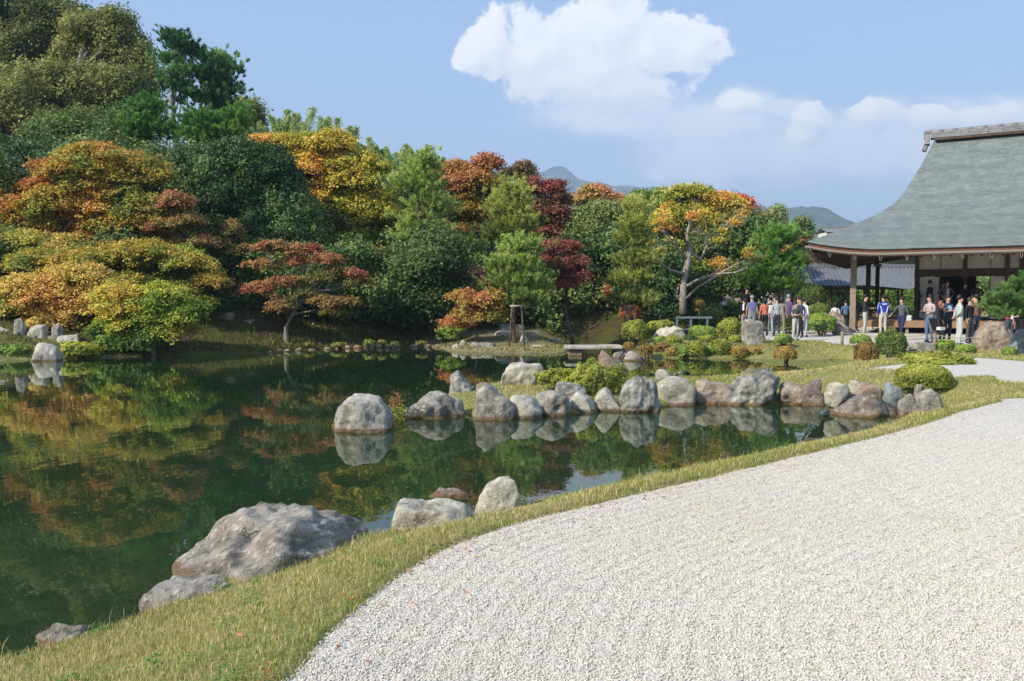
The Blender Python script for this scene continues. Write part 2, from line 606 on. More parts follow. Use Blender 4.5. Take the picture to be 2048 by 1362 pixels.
def height(x, y):
    x = np.asarray(x, float).ravel(); y = np.asarray(y, float).ravel()
    P = np.column_stack([x, y])
    near = (x > -45) & (x < 45) & (y > -12) & (y < 75)
    sdp = np.full(len(x), 50.0); sg = np.full(len(x), 50.0)
    if near.any():
        sdp[near] = poly_sdf(P[near], POND)
        sg[near] = np.minimum(np.minimum(poly_sdf(P[near], G1), poly_sdf(P[near], G2)), poly_sdf(P[near], G3))
    n = fbm(np.column_stack([x * 0.6, y * 0.6, 0 * x]), 3, 4)
    n2 = fbm(np.column_stack([x * 2.6, y * 2.6, 0 * x]), 2, 9)
    shore = WL + 0.10 * np.clip(sdp / 0.10, 0, 1) + 0.33 * sstep(sdp, 0.0, 1.9)
    z = shore + (0.02 * n + 0.012 * n2) * sstep(sdp, 0.2, 1.0)
    # the spit is low and flat
    ms = sstep(y, 12.0, 13.5) * (1 - sstep(y, 21.5, 23.0)) * (1 - sstep(x, 6.0, 9.0))
    z = z * (1 - ms) + np.minimum(z, WL + 0.13 + 0.02 * n) * ms
    # under water
    dep = WL - 0.03 - 0.22 * sstep(-sdp, 0.0, 1.2) - 1.1 * sstep(-sdp, 1.0, 5.0) + 0.06 * n
    z = np.where(sdp < 0, np.minimum(dep, WL - 0.03), z)
    # level gravel areas
    lip = -0.035 + 0.055 * sstep(sg, -0.06, 0.06)
    kg = 1 - sstep(sg, 0.0, 0.9)
    z = np.where(sdp > 0.0, z * (1 - kg) + np.maximum(lip, -0.035) * kg, z)
    z = np.where(sg < 0, np.minimum(lip, -0.02 + 0 * lip), z)
    # the wooded slope beyond the pond
    yy = np.maximum(y, 1.0)
    A = np.interp(x / yy, TAN_A, AMP_A)
    y0 = np.interp(x, [-30, -17, -9, -3, 3, 12, 20], [20, 27.5, 31.5, 33, 34, 38, 46])
    e = np.maximum(0, y - y0)
    h = A * (1 - np.exp(-(e * 0.16 + 0.010 * e * e) / np.maximum(A, 0.3))) + 0.35 * sstep(e, 0, 5) * sstep(A, 0.2, 2)
    far = 1 - 0.75 * sstep(y, 110, 260)
    back = sstep(sdp, 0.3, 3.0)
    z = z + (h * far + 0.10 * n * sstep(e, 2, 8)) * back * (y > 15)
    mi = sstep(x, -4.6, -3.2) * (1 - sstep(x, 2.4, 3.6)) * (1 - sstep(y, 35.5, 38.5)) * (y > 28) * (sdp > 0)
    z = z * (1 - mi) + np.minimum(z, np.maximum(WL + .06, -.40 + .10 * (y - 30.2)) + .03 * n) * mi
    return z


def H(x, y):
    return float(height([x], [y])[0])


def grid_axis(segs):
    out = []
    for a, b, s in segs:
        out += list(np.arange(a, b - 1e-6, s))
    out.append(segs[-1][1])
    return np.array(out)


xs = grid_axis([(-3000, -300, 450), (-300, -60, 30), (-60, -30, 3), (-30, -14, .5), (-14, -4, .22), (-4, 3, .075), (3, 9, .13), (9, 18, .2), (18, 30, .5), (30, 60, 3), (60, 300, 30), (300, 3000, 450)])
ys = grid_axis([(-2500, -40, 300), (-40, -2, 4), (-2, 2.2, .35), (2.2, 8.5, .075), (8.5, 16, .13), (16, 24, .18), (24, 36, .25), (36, 60, .6), (60, 120, 4), (120, 400, 30), (400, 5000, 400)])


def build_ground():
    X, Y = np.meshgrid(xs, ys)
    z = height(X.ravel(), Y.ravel())
    nx, ny = len(xs), len(ys)
    V = np.column_stack([X.ravel(), Y.ravel(), z])
    i, j = np.meshgrid(np.arange(nx - 1), np.arange(ny - 1))
    a = (j * nx + i).ravel()
    F = np.column_stack([a, a + 1, a + nx + 1, a + nx]).ravel()
    # how the soil is covered: r = moss, g = straw
    me = new_mesh_np('ground', V, F, np.full((nx - 1) * (ny - 1), 4), smooth=True)
    m, w = mat('ground_turf')
    ge = w.n('ShaderNodeNewGeometry')
    p = ge.outputs['Position']
    s = w.n('ShaderNodeSeparateXYZ'); w.link(p, s.inputs[0])
    n1 = w.noise(p, 1.3, 5, 0.6); n2 = w.noise(p, 9.0, 5, 0.7); n3 = w.noise(p, 60.0, 3, 0.7)
    turf = w.mix(w.maprange(n1, 0.35, 0.65), (0.20, 0.215, 0.055), (0.30, 0.27, 0.11))
    turf = w.mix(w.math('MULTIPLY', w.maprange(n2, 0.45, 0.65), 0.6), turf, (0.14, 0.17, 0.035))
    turf = w.mix(w.math('MULTIPLY', w.maprange(n3, 0.45, 0.65), 0.5), turf, (0.36, 0.33, 0.16))
    moss = w.mix(w.maprange(n2, 0.4, 0.62), (0.045, 0.060, 0.014), (0.10, 0.108, 0.020))  # moss, its colour darkened to stand for the shade of the trees
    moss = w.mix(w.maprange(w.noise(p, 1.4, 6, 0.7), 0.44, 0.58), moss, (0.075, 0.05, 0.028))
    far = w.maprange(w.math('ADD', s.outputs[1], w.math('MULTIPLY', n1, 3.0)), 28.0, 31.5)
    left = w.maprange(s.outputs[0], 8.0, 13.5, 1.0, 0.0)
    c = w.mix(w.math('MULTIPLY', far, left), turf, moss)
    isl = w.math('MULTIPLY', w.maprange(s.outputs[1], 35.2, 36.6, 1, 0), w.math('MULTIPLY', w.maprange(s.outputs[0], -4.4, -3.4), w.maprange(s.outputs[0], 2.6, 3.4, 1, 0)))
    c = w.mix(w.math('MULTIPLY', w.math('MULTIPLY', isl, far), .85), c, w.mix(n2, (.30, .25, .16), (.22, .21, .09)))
    bed = w.mix(w.maprange(n1, 0.4, 0.6), (0.10, 0.08, 0.03), (0.24, 0.13, 0.05))
    bed = w.mix(w.maprange(s.outputs[2], -1.2, -.75), (0.03, 0.06, 0.03), bed)
    c = w.mix(w.maprange(w.math('ADD', s.outputs[2], w.math('MULTIPLY', n2, 0.03)), WL - 0.01, WL + 0.05), bed, c)
    h = w.math('ADD', w.math('MULTIPLY', n2, 0.5), w.math('MULTIPLY', n3, 0.3))
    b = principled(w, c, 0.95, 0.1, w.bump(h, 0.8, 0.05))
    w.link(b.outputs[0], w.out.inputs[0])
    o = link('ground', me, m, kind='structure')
    return o


build_ground()


def flat_poly(name, poly, z, m, edge_drop=None, **props):
    tri = tessellate_polygon([[Vector((p[0], p[1], 0)) for p in poly]])
    V = np.column_stack([poly, np.full(len(poly), z)])
    F = np.array(tri).ravel()
    me = new_mesh_np(name, V, F, np.full(len(tri), 3))
    me.validate()
    bm = bmesh.new(); bm.from_mesh(me)
    bmesh.ops.recalc_face_normals(bm, faces=bm.faces)
    if bm.faces and sum(f.normal.z for f in bm.faces) < 0:
        bmesh.ops.reverse_faces(bm, faces=bm.faces)
    bm.to_mesh(me); bm.free()
    return link(name, me, m, **props)


def gravel_material():
    m, w = mat('white_gravel')
    ge = w.n('ShaderNodeNewGeometry')
    p = ge.outputs['Position']
    vo = w.n('ShaderNodeTexVoronoi', feature='F1')
    w.link(p, vo.inputs['Vector']); vo.inputs['Scale'].default_value = 62
    sc = w.n('ShaderNodeSeparateColor'); w.link(vo.outputs['Color'], sc.inputs[0])
    big = w.noise(p, 0.55, 5, 0.6)
    mid = w.noise(p, 4.0, 6, 0.7)
    c = w.mix(w.maprange(sc.outputs[0], 0.0, 1.0), (0.56, 0.51, 0.435), (0.67, 0.62, 0.535))
    c = w.mix(w.math('MULTIPLY', w.maprange(sc.outputs[1], 0.86, 0.96), 0.65), c, (0.24, 0.22, 0.20))
    c = w.mix(w.math('MULTIPLY', w.maprange(big, 0.5, 0.7), 0.35), c, (0.52, 0.46, 0.36))
    c = w.mix(w.math('MULTIPLY', w.maprange(mid, 0.55, 0.72), 0.22), c, (0.44, 0.41, 0.36))
    h = w.math('ADD', w.math('SUBTRACT', 1.0, vo.outputs['Distance']), w.math('MULTIPLY', mid, 0.8))
    b = principled(w, c, 0.9, 0.2, w.bump(h, 0.8, 0.007))
    w.link(b.outputs[0], w.out.inputs[0])
    return m


M_GRAV = gravel_material()
flat_poly('gravel_court', G1, 0.0, M_GRAV, kind='structure')
flat_poly('gravel_path', G2, 0.0, M_GRAV, kind='structure')
flat_poly('gravel_terrace', G3, 0.0, M_GRAV, kind='structure')


def build_water():
    wp = POND.copy()
    # a little inside the bank everywhere: push outward 25 cm
    n = len(wp)
    t = np.roll(wp, -1, 0) - np.roll(wp, 1, 0)
    nrm = np.column_stack([t[:, 1], -t[:, 0]]); nrm /= np.linalg.norm(nrm, axis=1)[:, None] + 1e-9
    area = 0.5 * np.sum(wp[:, 0] * np.roll(wp[:, 1], -1) - np.roll(wp[:, 0], -1) * wp[:, 1])
    # simple rectangle is enough: the land rises above it everywhere else
    m, w = mat('pond_water')
    ge = w.n('ShaderNodeNewGeometry')
    p = ge.outputs['Position']
    r1 = w.noise(w.vmath('MULTIPLY', p, (1.0, 0.55, 1)), 2.2, 3, 0.5, 0.3)
    r2 = w.noise(w.vmath('MULTIPLY', p, (1.0, 0.35, 1)), 11.0, 2, 0.5)
    nm = w.bump(w.math('ADD', w.math('MULTIPLY', r1, 1.0), w.math('MULTIPLY', r2, 0.16)), 0.09, 0.03)
    murk = w.n('ShaderNodeBsdfDiffuse'); murk.inputs[0].default_value = (0.042, 0.090, 0.040, 1)
    tr = w.n('ShaderNodeBsdfTransparent'); tr.inputs[0].default_value = (0.62, 0.68, 0.42, 1)
    body = w.n('ShaderNodeMixShader'); body.inputs[0].default_value = 0.62
    w.link(murk.outputs[0], body.inputs[1]); w.link(tr.outputs[0], body.inputs[2])
    gl = w.n('ShaderNodeBsdfGlossy'); gl.inputs['Roughness'].default_value = 0.012
    gl.inputs['Color'].default_value = (0.92, 0.96, 0.92, 1)
    w.link(nm, gl.inputs['Normal'])
    fr = w.n('ShaderNodeFresnel'); fr.inputs['IOR'].default_value = 1.33
    fx = w.math('ADD', w.math('MULTIPLY', fr.outputs[0], 1.1), 0.06, clamp=True)
    mx = w.n('ShaderNodeMixShader')
    w.link(fx, mx.inputs[0]); w.link(body.outputs[0], mx.inputs[1]); w.link(gl.outputs[0], mx.inputs[2])
    w.link(mx.outputs[0], w.out.inputs[0])
    me = new_mesh_np('pond_water', np.array([(-40, -1, WL), (16, -1, WL), (16, 36, WL), (-40, 36, WL)]), np.arange(4), [4])
    link('pond_water', me, m, kind='structure')


build_water()


# ------------------------------------------------------------ grass blades (stuff)
def blades(name, xy, hmin, hmax, wid, seed, straw=0.4, lean=0.6, kind='stuff', nfold=1):
    r = np.random.default_rng(seed)
    n = len(xy)
    z = height(xy[:, 0], xy[:, 1])
    base = np.column_stack([xy, z - 0.004])
    a = r.uniform(0, 2 * np.pi, n)
    patch = 0.5 + 0.5 * fbm(np.column_stack([xy * 1.5, np.zeros(n)]), 3, 31)
    patch2 = 0.5 + 0.5 * fbm(np.column_stack([xy * 0.5, np.ones(n)]), 2, 77)
    hh = r.uniform(hmin, hmax, n) * (0.65 + 0.6 * patch)
    side = np.column_stack([np.cos(a), np.sin(a), np.zeros(n)])
    b = r.uniform(0, 2 * np.pi, n)
    ln = r.uniform(0.1, 1.0, n) * lean
    mid = base + np.column_stack([np.cos(b) * ln * hh * 0.35, np.sin(b) * ln * hh * 0.35, hh * 0.6])
    tip = base + np.column_stack([np.cos(b) * ln * hh * 1.1, np.sin(b) * ln * hh * 1.1, hh * (1.0 - 0.25 * ln)])
    w = (wid * r.uniform(0.7, 1.3, n))[:, None]
    V = np.empty((n, 5, 3))
    V[:, 0] = base - side * w / 2; V[:, 1] = base + side * w / 2
    V[:, 2] = mid + side * w * 0.4; V[:, 3] = mid - side * w * 0.4; V[:, 4] = tip
    idx = np.arange(n)[:, None] * 5
    F = np.concatenate([idx + np.array([0, 1, 2, 3]), idx + np.array([3, 2, 4])], axis=1).ravel()
    FS = np.tile([4, 3], n)
    g1 = np.array([0.135, 0.160, 0.030]); g2 = np.array([0.235, 0.235, 0.050]); st = np.array([0.40, 0.315, 0.165]); dk = np.array([0.06, 0.105, 0.022])
    t = r.random(n)[:, None]
    c = g1 * (1 - t) + g2 * t
    c = np.where((r.random(n) < 0.30 * (1 - patch))[:, None], dk, c)
    c = np.where((r.random(n) < straw * (0.35 + 1.1 * patch2))[:, None], st * r.uniform(0.8, 1.15, (n, 1)), c)
    cc = np.repeat(c[:, None, :], 5, 1)
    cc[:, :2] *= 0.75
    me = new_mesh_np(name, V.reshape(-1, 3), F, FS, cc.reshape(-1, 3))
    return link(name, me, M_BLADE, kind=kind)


def scatter(x0, x1, y0, y1, dens, seed, tmax=0.80):
    r = np.random.default_rng(seed)
    n = int((x1 - x0) * (y1 - y0) * dens)
    P = np.column_stack([r.uniform(x0, x1, n), r.uniform(y0, y1, n)])
    tanx = np.abs(P[:, 0] / np.maximum(P[:, 1], 0.1))
    return P[(tanx < tmax)]


def turf_points(P, gmin=-0.02, pmin=0.03, clump=0.0):
    sp = poly_sdf(P, POND)
    P = P[sp > pmin]
    g = np.minimum(np.minimum(poly_sdf(P, G1), poly_sdf(P, G2)), poly_sdf(P, G3))
    jit = 0.05 * vnoise(np.column_stack([P * 6, np.zeros(len(P))]), 5)
    return P[g > gmin + jit]


P1 = turf_points(scatter(-4.6, 3.0, 2.2, 6.2, 5200, 1))
P2 = turf_points(scatter(-4.6, 6.5, 6.2, 10.0, 2800, 2))
P3 = turf_points(scatter(-1, 12.0, 10.0, 16.0, 1100, 3))
P4 = turf_points(scatter(-3, 18.0, 16.0, 24.0, 420, 4))
P5 = turf_points(scatter(-3, 22.0, 24.0, 32.0, 260, 5))
P5 = P5[(P5[:, 0] / P5[:, 1] > -0.06)]
for P, a, b, wd, sd_ in ((P1, .020, .055, .0034, 1), (P2, .024, .060, .0048, 2), (P3, .03, .065, .0075, 3), (P4, .03, .07, .012, 4), (P5, .035, .08, .018, 5)):
    blades('grass', P, a, b, wd, 100 + sd_)
# a few taller seed stalks at the waterline
E_ = densify([PW(*p) for p in pond_px[:19]], 0.04)
rs = np.random.default_rng(12)
E_ = E_[(E_[:, 1] < 13)]
Q = E_[rs.integers(0, len(E_), 900)] + rs.normal(0, 0.10, (900, 2))
Q = turf_points(Q, pmin=0.0)
blades('grass', Q, .08, .17, .0032, 55, straw=0.6, lean=0.8)


# ------------------------------------------------------------ loose gravel stones near the camera (stuff)
def gravel_stones():
    r = np.random.default_rng(21)
    pts, scl = [], []
    for y0, y1, dens in ((2.0, 3.4, 11000), (3.4, 5.0, 9000), (5.0, 7.0, 5200), (7.0, 9.5, 2800), (9.5, 14.0, 1500)):
        P = scatter(-3.5, 13.0, y0, y1, dens, int(y0 * 10), 1.25)
        # density falls smoothly with distance, no bands
        want = 11000 * np.clip(3.2 / P[:, 1], 0, 1) ** 1.9 * (1 - sstep(P[:, 1], 8.0, 13.8))
        P = P[r.random(len(P)) < want / dens]
        s = poly_sdf(P, G1)
        pts.append(P[s < 0.015])
    Q = scatter(-2.5, 9, 2.5, 13, 300, 3)
    s = poly_sdf(Q, G1)
    Q = Q[(s > 0) & (s < 0.10)]
    pts.append(Q)
    P = np.concatenate(pts)
    n = len(P)
    se = poly_sdf(P, G1)
    fur = 0.0020 * np.sin(se * 2 * np.pi / 0.105 + 0.5 * vnoise(np.column_stack([P, P[:, 0] * 0]) * .8, 3))
    V = np.column_stack([P, 0.001 + fur + r.uniform(-0.002, 0.004, n)])
    me = bpy.data.meshes.new('gravel_points')
    me.vertices.add(n)
    me.vertices.foreach_set('co', V.astype(np.float32).ravel())
    pa = me.attributes.new('patch', 'FLOAT', 'POINT')
    pv = .5 + .5 * fbm(np.column_stack([P[:, 0] * .55, P[:, 1] * .55, P[:, 0] * 0]), 4, 61)
    pv = np.clip(pv + .25 * np.exp(-np.clip(-poly_sdf(P, G1), 0, 9) / .12), 0, 1)
    pa.data.foreach_set('value', pv.astype(np.float32))
    o = link('gravel', me, None, kind='stuff')
    # three pebble shapes baked in one collection-free node tree
    peb = []
    for k in range(3):
        bm = bmesh.new()
        bmesh.ops.create_icosphere(bm, subdivisions=1, radius=1)
        for v in bm.verts:
            q = np.array([v.co]) * 1.3 + k * 7
            v.co *= 1.0 + 0.35 * vnoise(q, k)[0]
            v.co.z *= 0.65; v.co.x *= 1.15
        pm = bpy.data.meshes.new('pebble')
        bm.to_mesh(pm); bm.free()
        peb.append(pm)
    m, w = mat('pebble')
    at = w.n('ShaderNodeAttribute', attribute_name='tone', attribute_type='INSTANCER')
    c = w.ramp(at.outputs['Fac'], [(0.0, (0.30, 0.26, 0.20)), (0.03, (0.46, 0.41, 0.33)), (0.15, (0.60, 0.55, 0.465)), (0.75, (0.66, 0.61, 0.52)), (1.0, (0.72, 0.67, 0.585))])
    pt = w.n('ShaderNodeAttribute', attribute_name='patch', attribute_type='INSTANCER')
    c = w.mix(w.math('MULTIPLY', w.maprange(pt.outputs['Fac'], .52, .85), .55), c, w.mix(1.0, c, (.90, .80, .64), 'MULTIPLY'))
    b = principled(w, c, 0.85, 0.25)
    w.link(b.outputs[0], w.out.inputs[0])
    ng = bpy.data.node_groups.new('gravel', 'GeometryNodeTree')
    ng.interface.new_socket('Geometry', in_out='INPUT', socket_type='NodeSocketGeometry')
    ng.interface.new_socket('Geometry', in_out='OUTPUT', socket_type='NodeSocketGeometry')
    N = ng.nodes; L = ng.links
    gi = N.new('NodeGroupInput'); go = N.new('NodeGroupOutput')
    m2p = N.new('GeometryNodeMeshToPoints')
    L.new(gi.outputs[0], m2p.inputs['Mesh'])
    iop = N.new('GeometryNodeInstanceOnPoints')
    L.new(m2p.outputs[0], iop.inputs['Points'])
    ico = N.new('GeometryNodeMeshIcoSphere'); ico.inputs['Subdivisions'].default_value = 1; ico.inputs['Radius'].default_value = 1.0
    # unequal faces
    sp = N.new('GeometryNodeSetPosition')
    L.new(ico.outputs[0], sp.inputs['Geometry'])
    rv = N.new('FunctionNodeRandomValue'); rv.data_type = 'FLOAT_VECTOR'
    rv.inputs[0].default_value = (-.32, -.32, -.3); rv.inputs[1].default_value = (.32, .32, .3)
    L.new(rv.outputs[0], sp.inputs['Offset'])
    sm = N.new('GeometryNodeSetMaterial'); sm.inputs['Material'].default_value = m
    L.new(sp.outputs[0], sm.inputs['Geometry'])
    L.new(sm.outputs[0], iop.inputs['Instance'])
    rr = N.new('FunctionNodeRandomValue'); rr.data_type = 'FLOAT_VECTOR'
    rr.inputs[0].default_value = (0, 0, 0); rr.inputs[1].default_value = (6.28, 6.28, 6.28)
    L.new(rr.outputs[0], iop.inputs['Rotation'])
    rsc = N.new('FunctionNodeRandomValue'); rsc.data_type = 'FLOAT_VECTOR'
    rsc.inputs[0].default_value = (.0034, .0034, .0020); rsc.inputs[1].default_value = (.0072, .0068, .0035)
    rsc.inputs['Seed'].default_value = 5
    L.new(rsc.outputs[0], iop.inputs['Scale'])
    st = N.new('GeometryNodeStoreNamedAttribute'); st.data_type = 'FLOAT'; st.domain = 'INSTANCE'
    st.inputs['Name'].default_value = 'tone'
    rt = N.new('FunctionNodeRandomValue'); rt.data_type = 'FLOAT'; rt.inputs['Seed'].default_value = 9
    L.new(iop.outputs[0], st.inputs['Geometry'])
    L.new(rt.outputs[1], st.inputs['Value'])
    L.new(st.outputs[0], go.inputs[0])
    md = o.modifiers.new('stones', 'NODES'); md.node_group = ng
    for p_ in peb:
        bpy.data.meshes.remove(p_)


gravel_stones()


# fallen leaves on the gravel edge, on the turf and on the water (stuff)
def litter():
    r = np.random.default_rng(77)
    n = 1500
    E1 = G1[(G1[:, 1] > 2.5) & (G1[:, 1] < 20)]
    a = E1[r.integers(0, len(E1), n)] + r.normal(0, .10, (n, 2)) * r.uniform(.2, 3.0, (n, 1))
    a = a[poly_sdf(a, POND) > .1]
    z = np.maximum(height(a[:, 0], a[:, 1]), 0.0) + r.uniform(.004, .02, len(a))
    b = np.column_stack([r.uniform(-9, 5, 420), r.uniform(5, 16, 420)])
    b = b[poly_sdf(b, POND) < -.1]
    c = np.vstack([np.column_stack([a, z]), np.column_stack([b, np.full(len(b), WL + .003)])])
    m = len(c)
    sz = r.uniform(.008, .022, m)
    nn = np.column_stack([r.normal(0, .25, m), r.normal(0, .25, m), np.ones(m)])
    nn[len(a):, :2] *= .05
    nn /= np.linalg.norm(nn, axis=1)[:, None]
    t = np.cross(nn, r.normal(size=(m, 3))); t /= np.linalg.norm(t, axis=1)[:, None]
    bb = np.cross(nn, t)
    V = np.stack([c - t * sz[:, None], c + bb * sz[:, None] * .5, c + t * sz[:, None], c - bb * sz[:, None] * .5], 1).reshape(-1, 3)
    P = np.array([(.26, .12, .05), (.34, .22, .08), (.16, .09, .05), (.38, .15, .06)])
    col = np.repeat(P[r.integers(0, 4, m)], 4, 0)
    link('fallen_leaves', new_mesh_np('fallen_leaves', V, np.arange(4 * m), np.full(m, 4), col), M_BLADE, kind='stuff')


litter()
# broad-leaved weeds in the turf (stuff)
def weeds():
    r = np.random.default_rng(78)
    P = turf_points(scatter(-4.2, 5.5, 2.4, 10, 4.5, 91), gmin=-.01)
    c, n_, s_ = [], [], []
    for q in P:
        z = H(q[0], q[1])
        k = r.integers(14, 46)
        rad = r.uniform(.03, .10)
        th = r.uniform(0, 6.28, k); rr = rad * np.sqrt(r.random(k))
        c.append(np.column_stack([q[0] + np.cos(th) * rr, q[1] + np.sin(th) * rr, z + r.uniform(.012, .05, k)]))
    c = np.concatenate(c); m = len(c)
    nn = np.column_stack([r.normal(0, .5, m), r.normal(0, .5, m), np.ones(m)]); nn /= np.linalg.norm(nn, axis=1)[:, None]
    t = np.cross(nn, r.normal(size=(m, 3))); t /= np.linalg.norm(t, axis=1)[:, None]
    bb = np.cross(nn, t); sz = r.uniform(.006, .013, m)[:, None]
    V = np.stack([c - t * sz, c + bb * sz * .6, c + t * sz, c - bb * sz * .6], 1).reshape(-1, 3)
    col = np.repeat(np.array([.07, .15, .03]) * r.uniform(.7, 1.5, (m, 1)), 4, 0)
    link('weeds', new_mesh_np('weeds', V, np.arange(4 * m), np.full(m, 4), col), M_BLADE, kind='stuff')


weeds()


# mixed moss, sedge and low weeds on the far bank (stuff)
def bank_cover():
    r = np.random.default_rng(80)
    P = np.column_stack([r.uniform(-22, 3, 90000), r.uniform(25, 37, 90000)])
    sp = poly_sdf(P, POND)
    keep = (sp > .02) & (r.random(len(P)) < np.clip(1.1 - sp / 3.5, .12, 1) * (0.25 + .75 * sstep(fbm(np.column_stack([P * .9, P[:, 0] * 0]), 3, 8), -.3, .4)))
    P = P[keep]
    P = P[~((P[:, 0] > -3.9) & (P[:, 1] < 36) & (r.random(len(P)) < .85))]
    n = len(P)
    z = height(P[:, 0], P[:, 1])
    hh = r.uniform(.03, .13, n) * (1 + 1.2 * (r.random(n) < .08))
    c = np.column_stack([P, z])
    a = r.uniform(0, 6.28, n)
    sd = np.column_stack([np.cos(a), np.sin(a), np.zeros(n)]) * .02
    tip = c + np.column_stack([r.normal(0, .05, n), r.normal(0, .05, n), hh])
    V = np.stack([c - sd, c + sd, tip + sd * .4, tip - sd * .4], 1).reshape(-1, 3)
    pl = np.array([(.07, .085, .018), (.12, .13, .022), (.05, .065, .018), (.10, .07, .03)])
    col = np.repeat(pl[r.integers(0, 4, n)] * r.uniform(.7, 1.3, (n, 1)), 4, 0)
    link('bank_sedge', new_mesh_np('bank_sedge', V, np.arange(4 * n), np.full(n, 4), col), M_BLADE, kind='stuff')


bank_cover()

# ------------------------------------------------------------ rocks
_ico = {}


def ico(sub):
    if sub not in _ico:
        bm = bmesh.new()
        bmesh.ops.create_icosphere(bm, subdivisions=sub, radius=1)
        V = np.array([v.co[:] for v in bm.verts]); F = np.array([[v.index for v in f.verts] for f in bm.faces])
        bm.free()
        _ico[sub] = (V / np.linalg.norm(V, axis=1)[:, None], F)
    return _ico[sub]


def rock_shape(seed, W, D, Hh, below, prof=None, sub=4, facets=15, blocky=0.5, rough=0.055, ridges=0.0, strata=0.0, sharp=85.0, lean=0.0, dip=0.0):
    r = np.random.default_rng(seed)
    V, F = ico(sub)
    n = r.normal(size=(facets, 3)); n /= np.linalg.norm(n, axis=1)[:, None]
    hk = r.uniform(0.72, 0.98, facets)
    axes = np.array([[1, 0, 0], [-1, 0, 0], [0, 1, 0], [0, -1, 0], [0, 0, 1], [0, 0, -1]], float)
    axes += r.normal(0, 0.13, axes.shape)
    axes /= np.linalg.norm(axes, axis=1)[:, None]
    n = np.vstack([n, axes]); hk = np.concatenate([hk, np.full(6, 1.0 - 0.33 * blocky)])
    dots = np.maximum(V @ n.T, 1e-3)
    rad = hk / dots
    # soft minimum keeps the arrises worn
    rad = -np.log(np.exp(-rad * sharp).sum(1)) / sharp
    rad = np.clip(rad, 0.3, 1.5)
    P = V * rad[:, None]
    for k in range(3):
        lo, hi = P[:, k].min(), P[:, k].max()
        P[:, k] = (P[:, k] - lo) / (hi - lo) * 2 - 1
    size = max(W, Hh)
    z01 = (P[:, 2] + 1) / 2
    if prof is not None:
        # the outline: height of the top across the width
        xf = (P[:, 0] + 1) / 2
        top = np.interp(xf, np.linspace(0, 1, len(prof)), prof)
        # fill the silhouette: columns reach up to the outline
        zn = P[:, 2]
        ztop = np.where(zn > 0, 1 - (1 - np.clip(zn, 0, 1)) ** 1.3, zn)
        z01 = (ztop + 1) / 2
        Z = -below + z01 * (Hh * top + below)
    else:
        Z = -below + z01 * (Hh + below)
    X = P[:, 0] * W / 2 + lean * W * z01 + 0
    Y = P[:, 1] * D / 2 + dip * D * (z01 - 0.3)
    Q = np.column_stack([X, Y, Z])
    off = r.uniform(-50, 50, 3)
    s = Q / size
    dirn = V
    a = fbm(s * 2.6 + off, 4, seed % 97, 0.55)
    b = -np.abs(fbm(s * 5.0 + off * 2, 3, seed % 89 + 3, 0.55))
    d = rough * size * (0.8 * a + 0.9 * b + 0.25)
    if ridges:
        c = fbm(np.column_stack([s[:, 0] * 9, s[:, 1] * 5, s[:, 2] * 1.3]) + off, 3, 5)
        d += ridges * size * (-np.abs(c) * 1.6 + 0.25)
    if strata:
        c = fbm(np.column_stack([s[:, 0] * 3.0, s[:, 1] * 9 + s[:, 2] * 12, s[:, 2] * 7]) + off, 4, 5, .6)
        d += strata * size * (-np.abs(c) * 1.5 + .35)
    Q = Q + dirn * d[:, None]
    return Q, F


def rock(name, label, px0, px1, ytop, ybase, m, seed, zb=WL, prof=None, dr=0.8, group=None, cat='rock', below=None, Y=None, **kw):
    xm = (px0 + px1) / 2
    if Y is None:
        base = G(xm, ybase, zb)
        Yb = base[1]
    else:
        Yb = Y
        zb = AT(xm, ybase, Y)[2]
    k = Yb / F_PX
    W = (px1 - px0) * k
    D = dr * W
    Hh = AT(xm, ytop, Yb + D * 0.4)[2] - zb
    Hh = max(Hh, 0.05)
    if below is None:
        below = 0.25 if zb > WL + 0.01 else 0.3
    cx = AT(xm, ybase, Yb + D * 0.3)[0]
    Q, F = rock_shape(seed, W, D, Hh, below, prof, **kw)
    Q[:, 2] += 0
    me = new_mesh_np(name, Q, F.ravel(), np.full(len(F), 3), smooth=True)
    o = link(name, me, m)
    o.location = (cx, Yb + D * 0.42, zb)
    tag(o, label, cat, group)
    return o


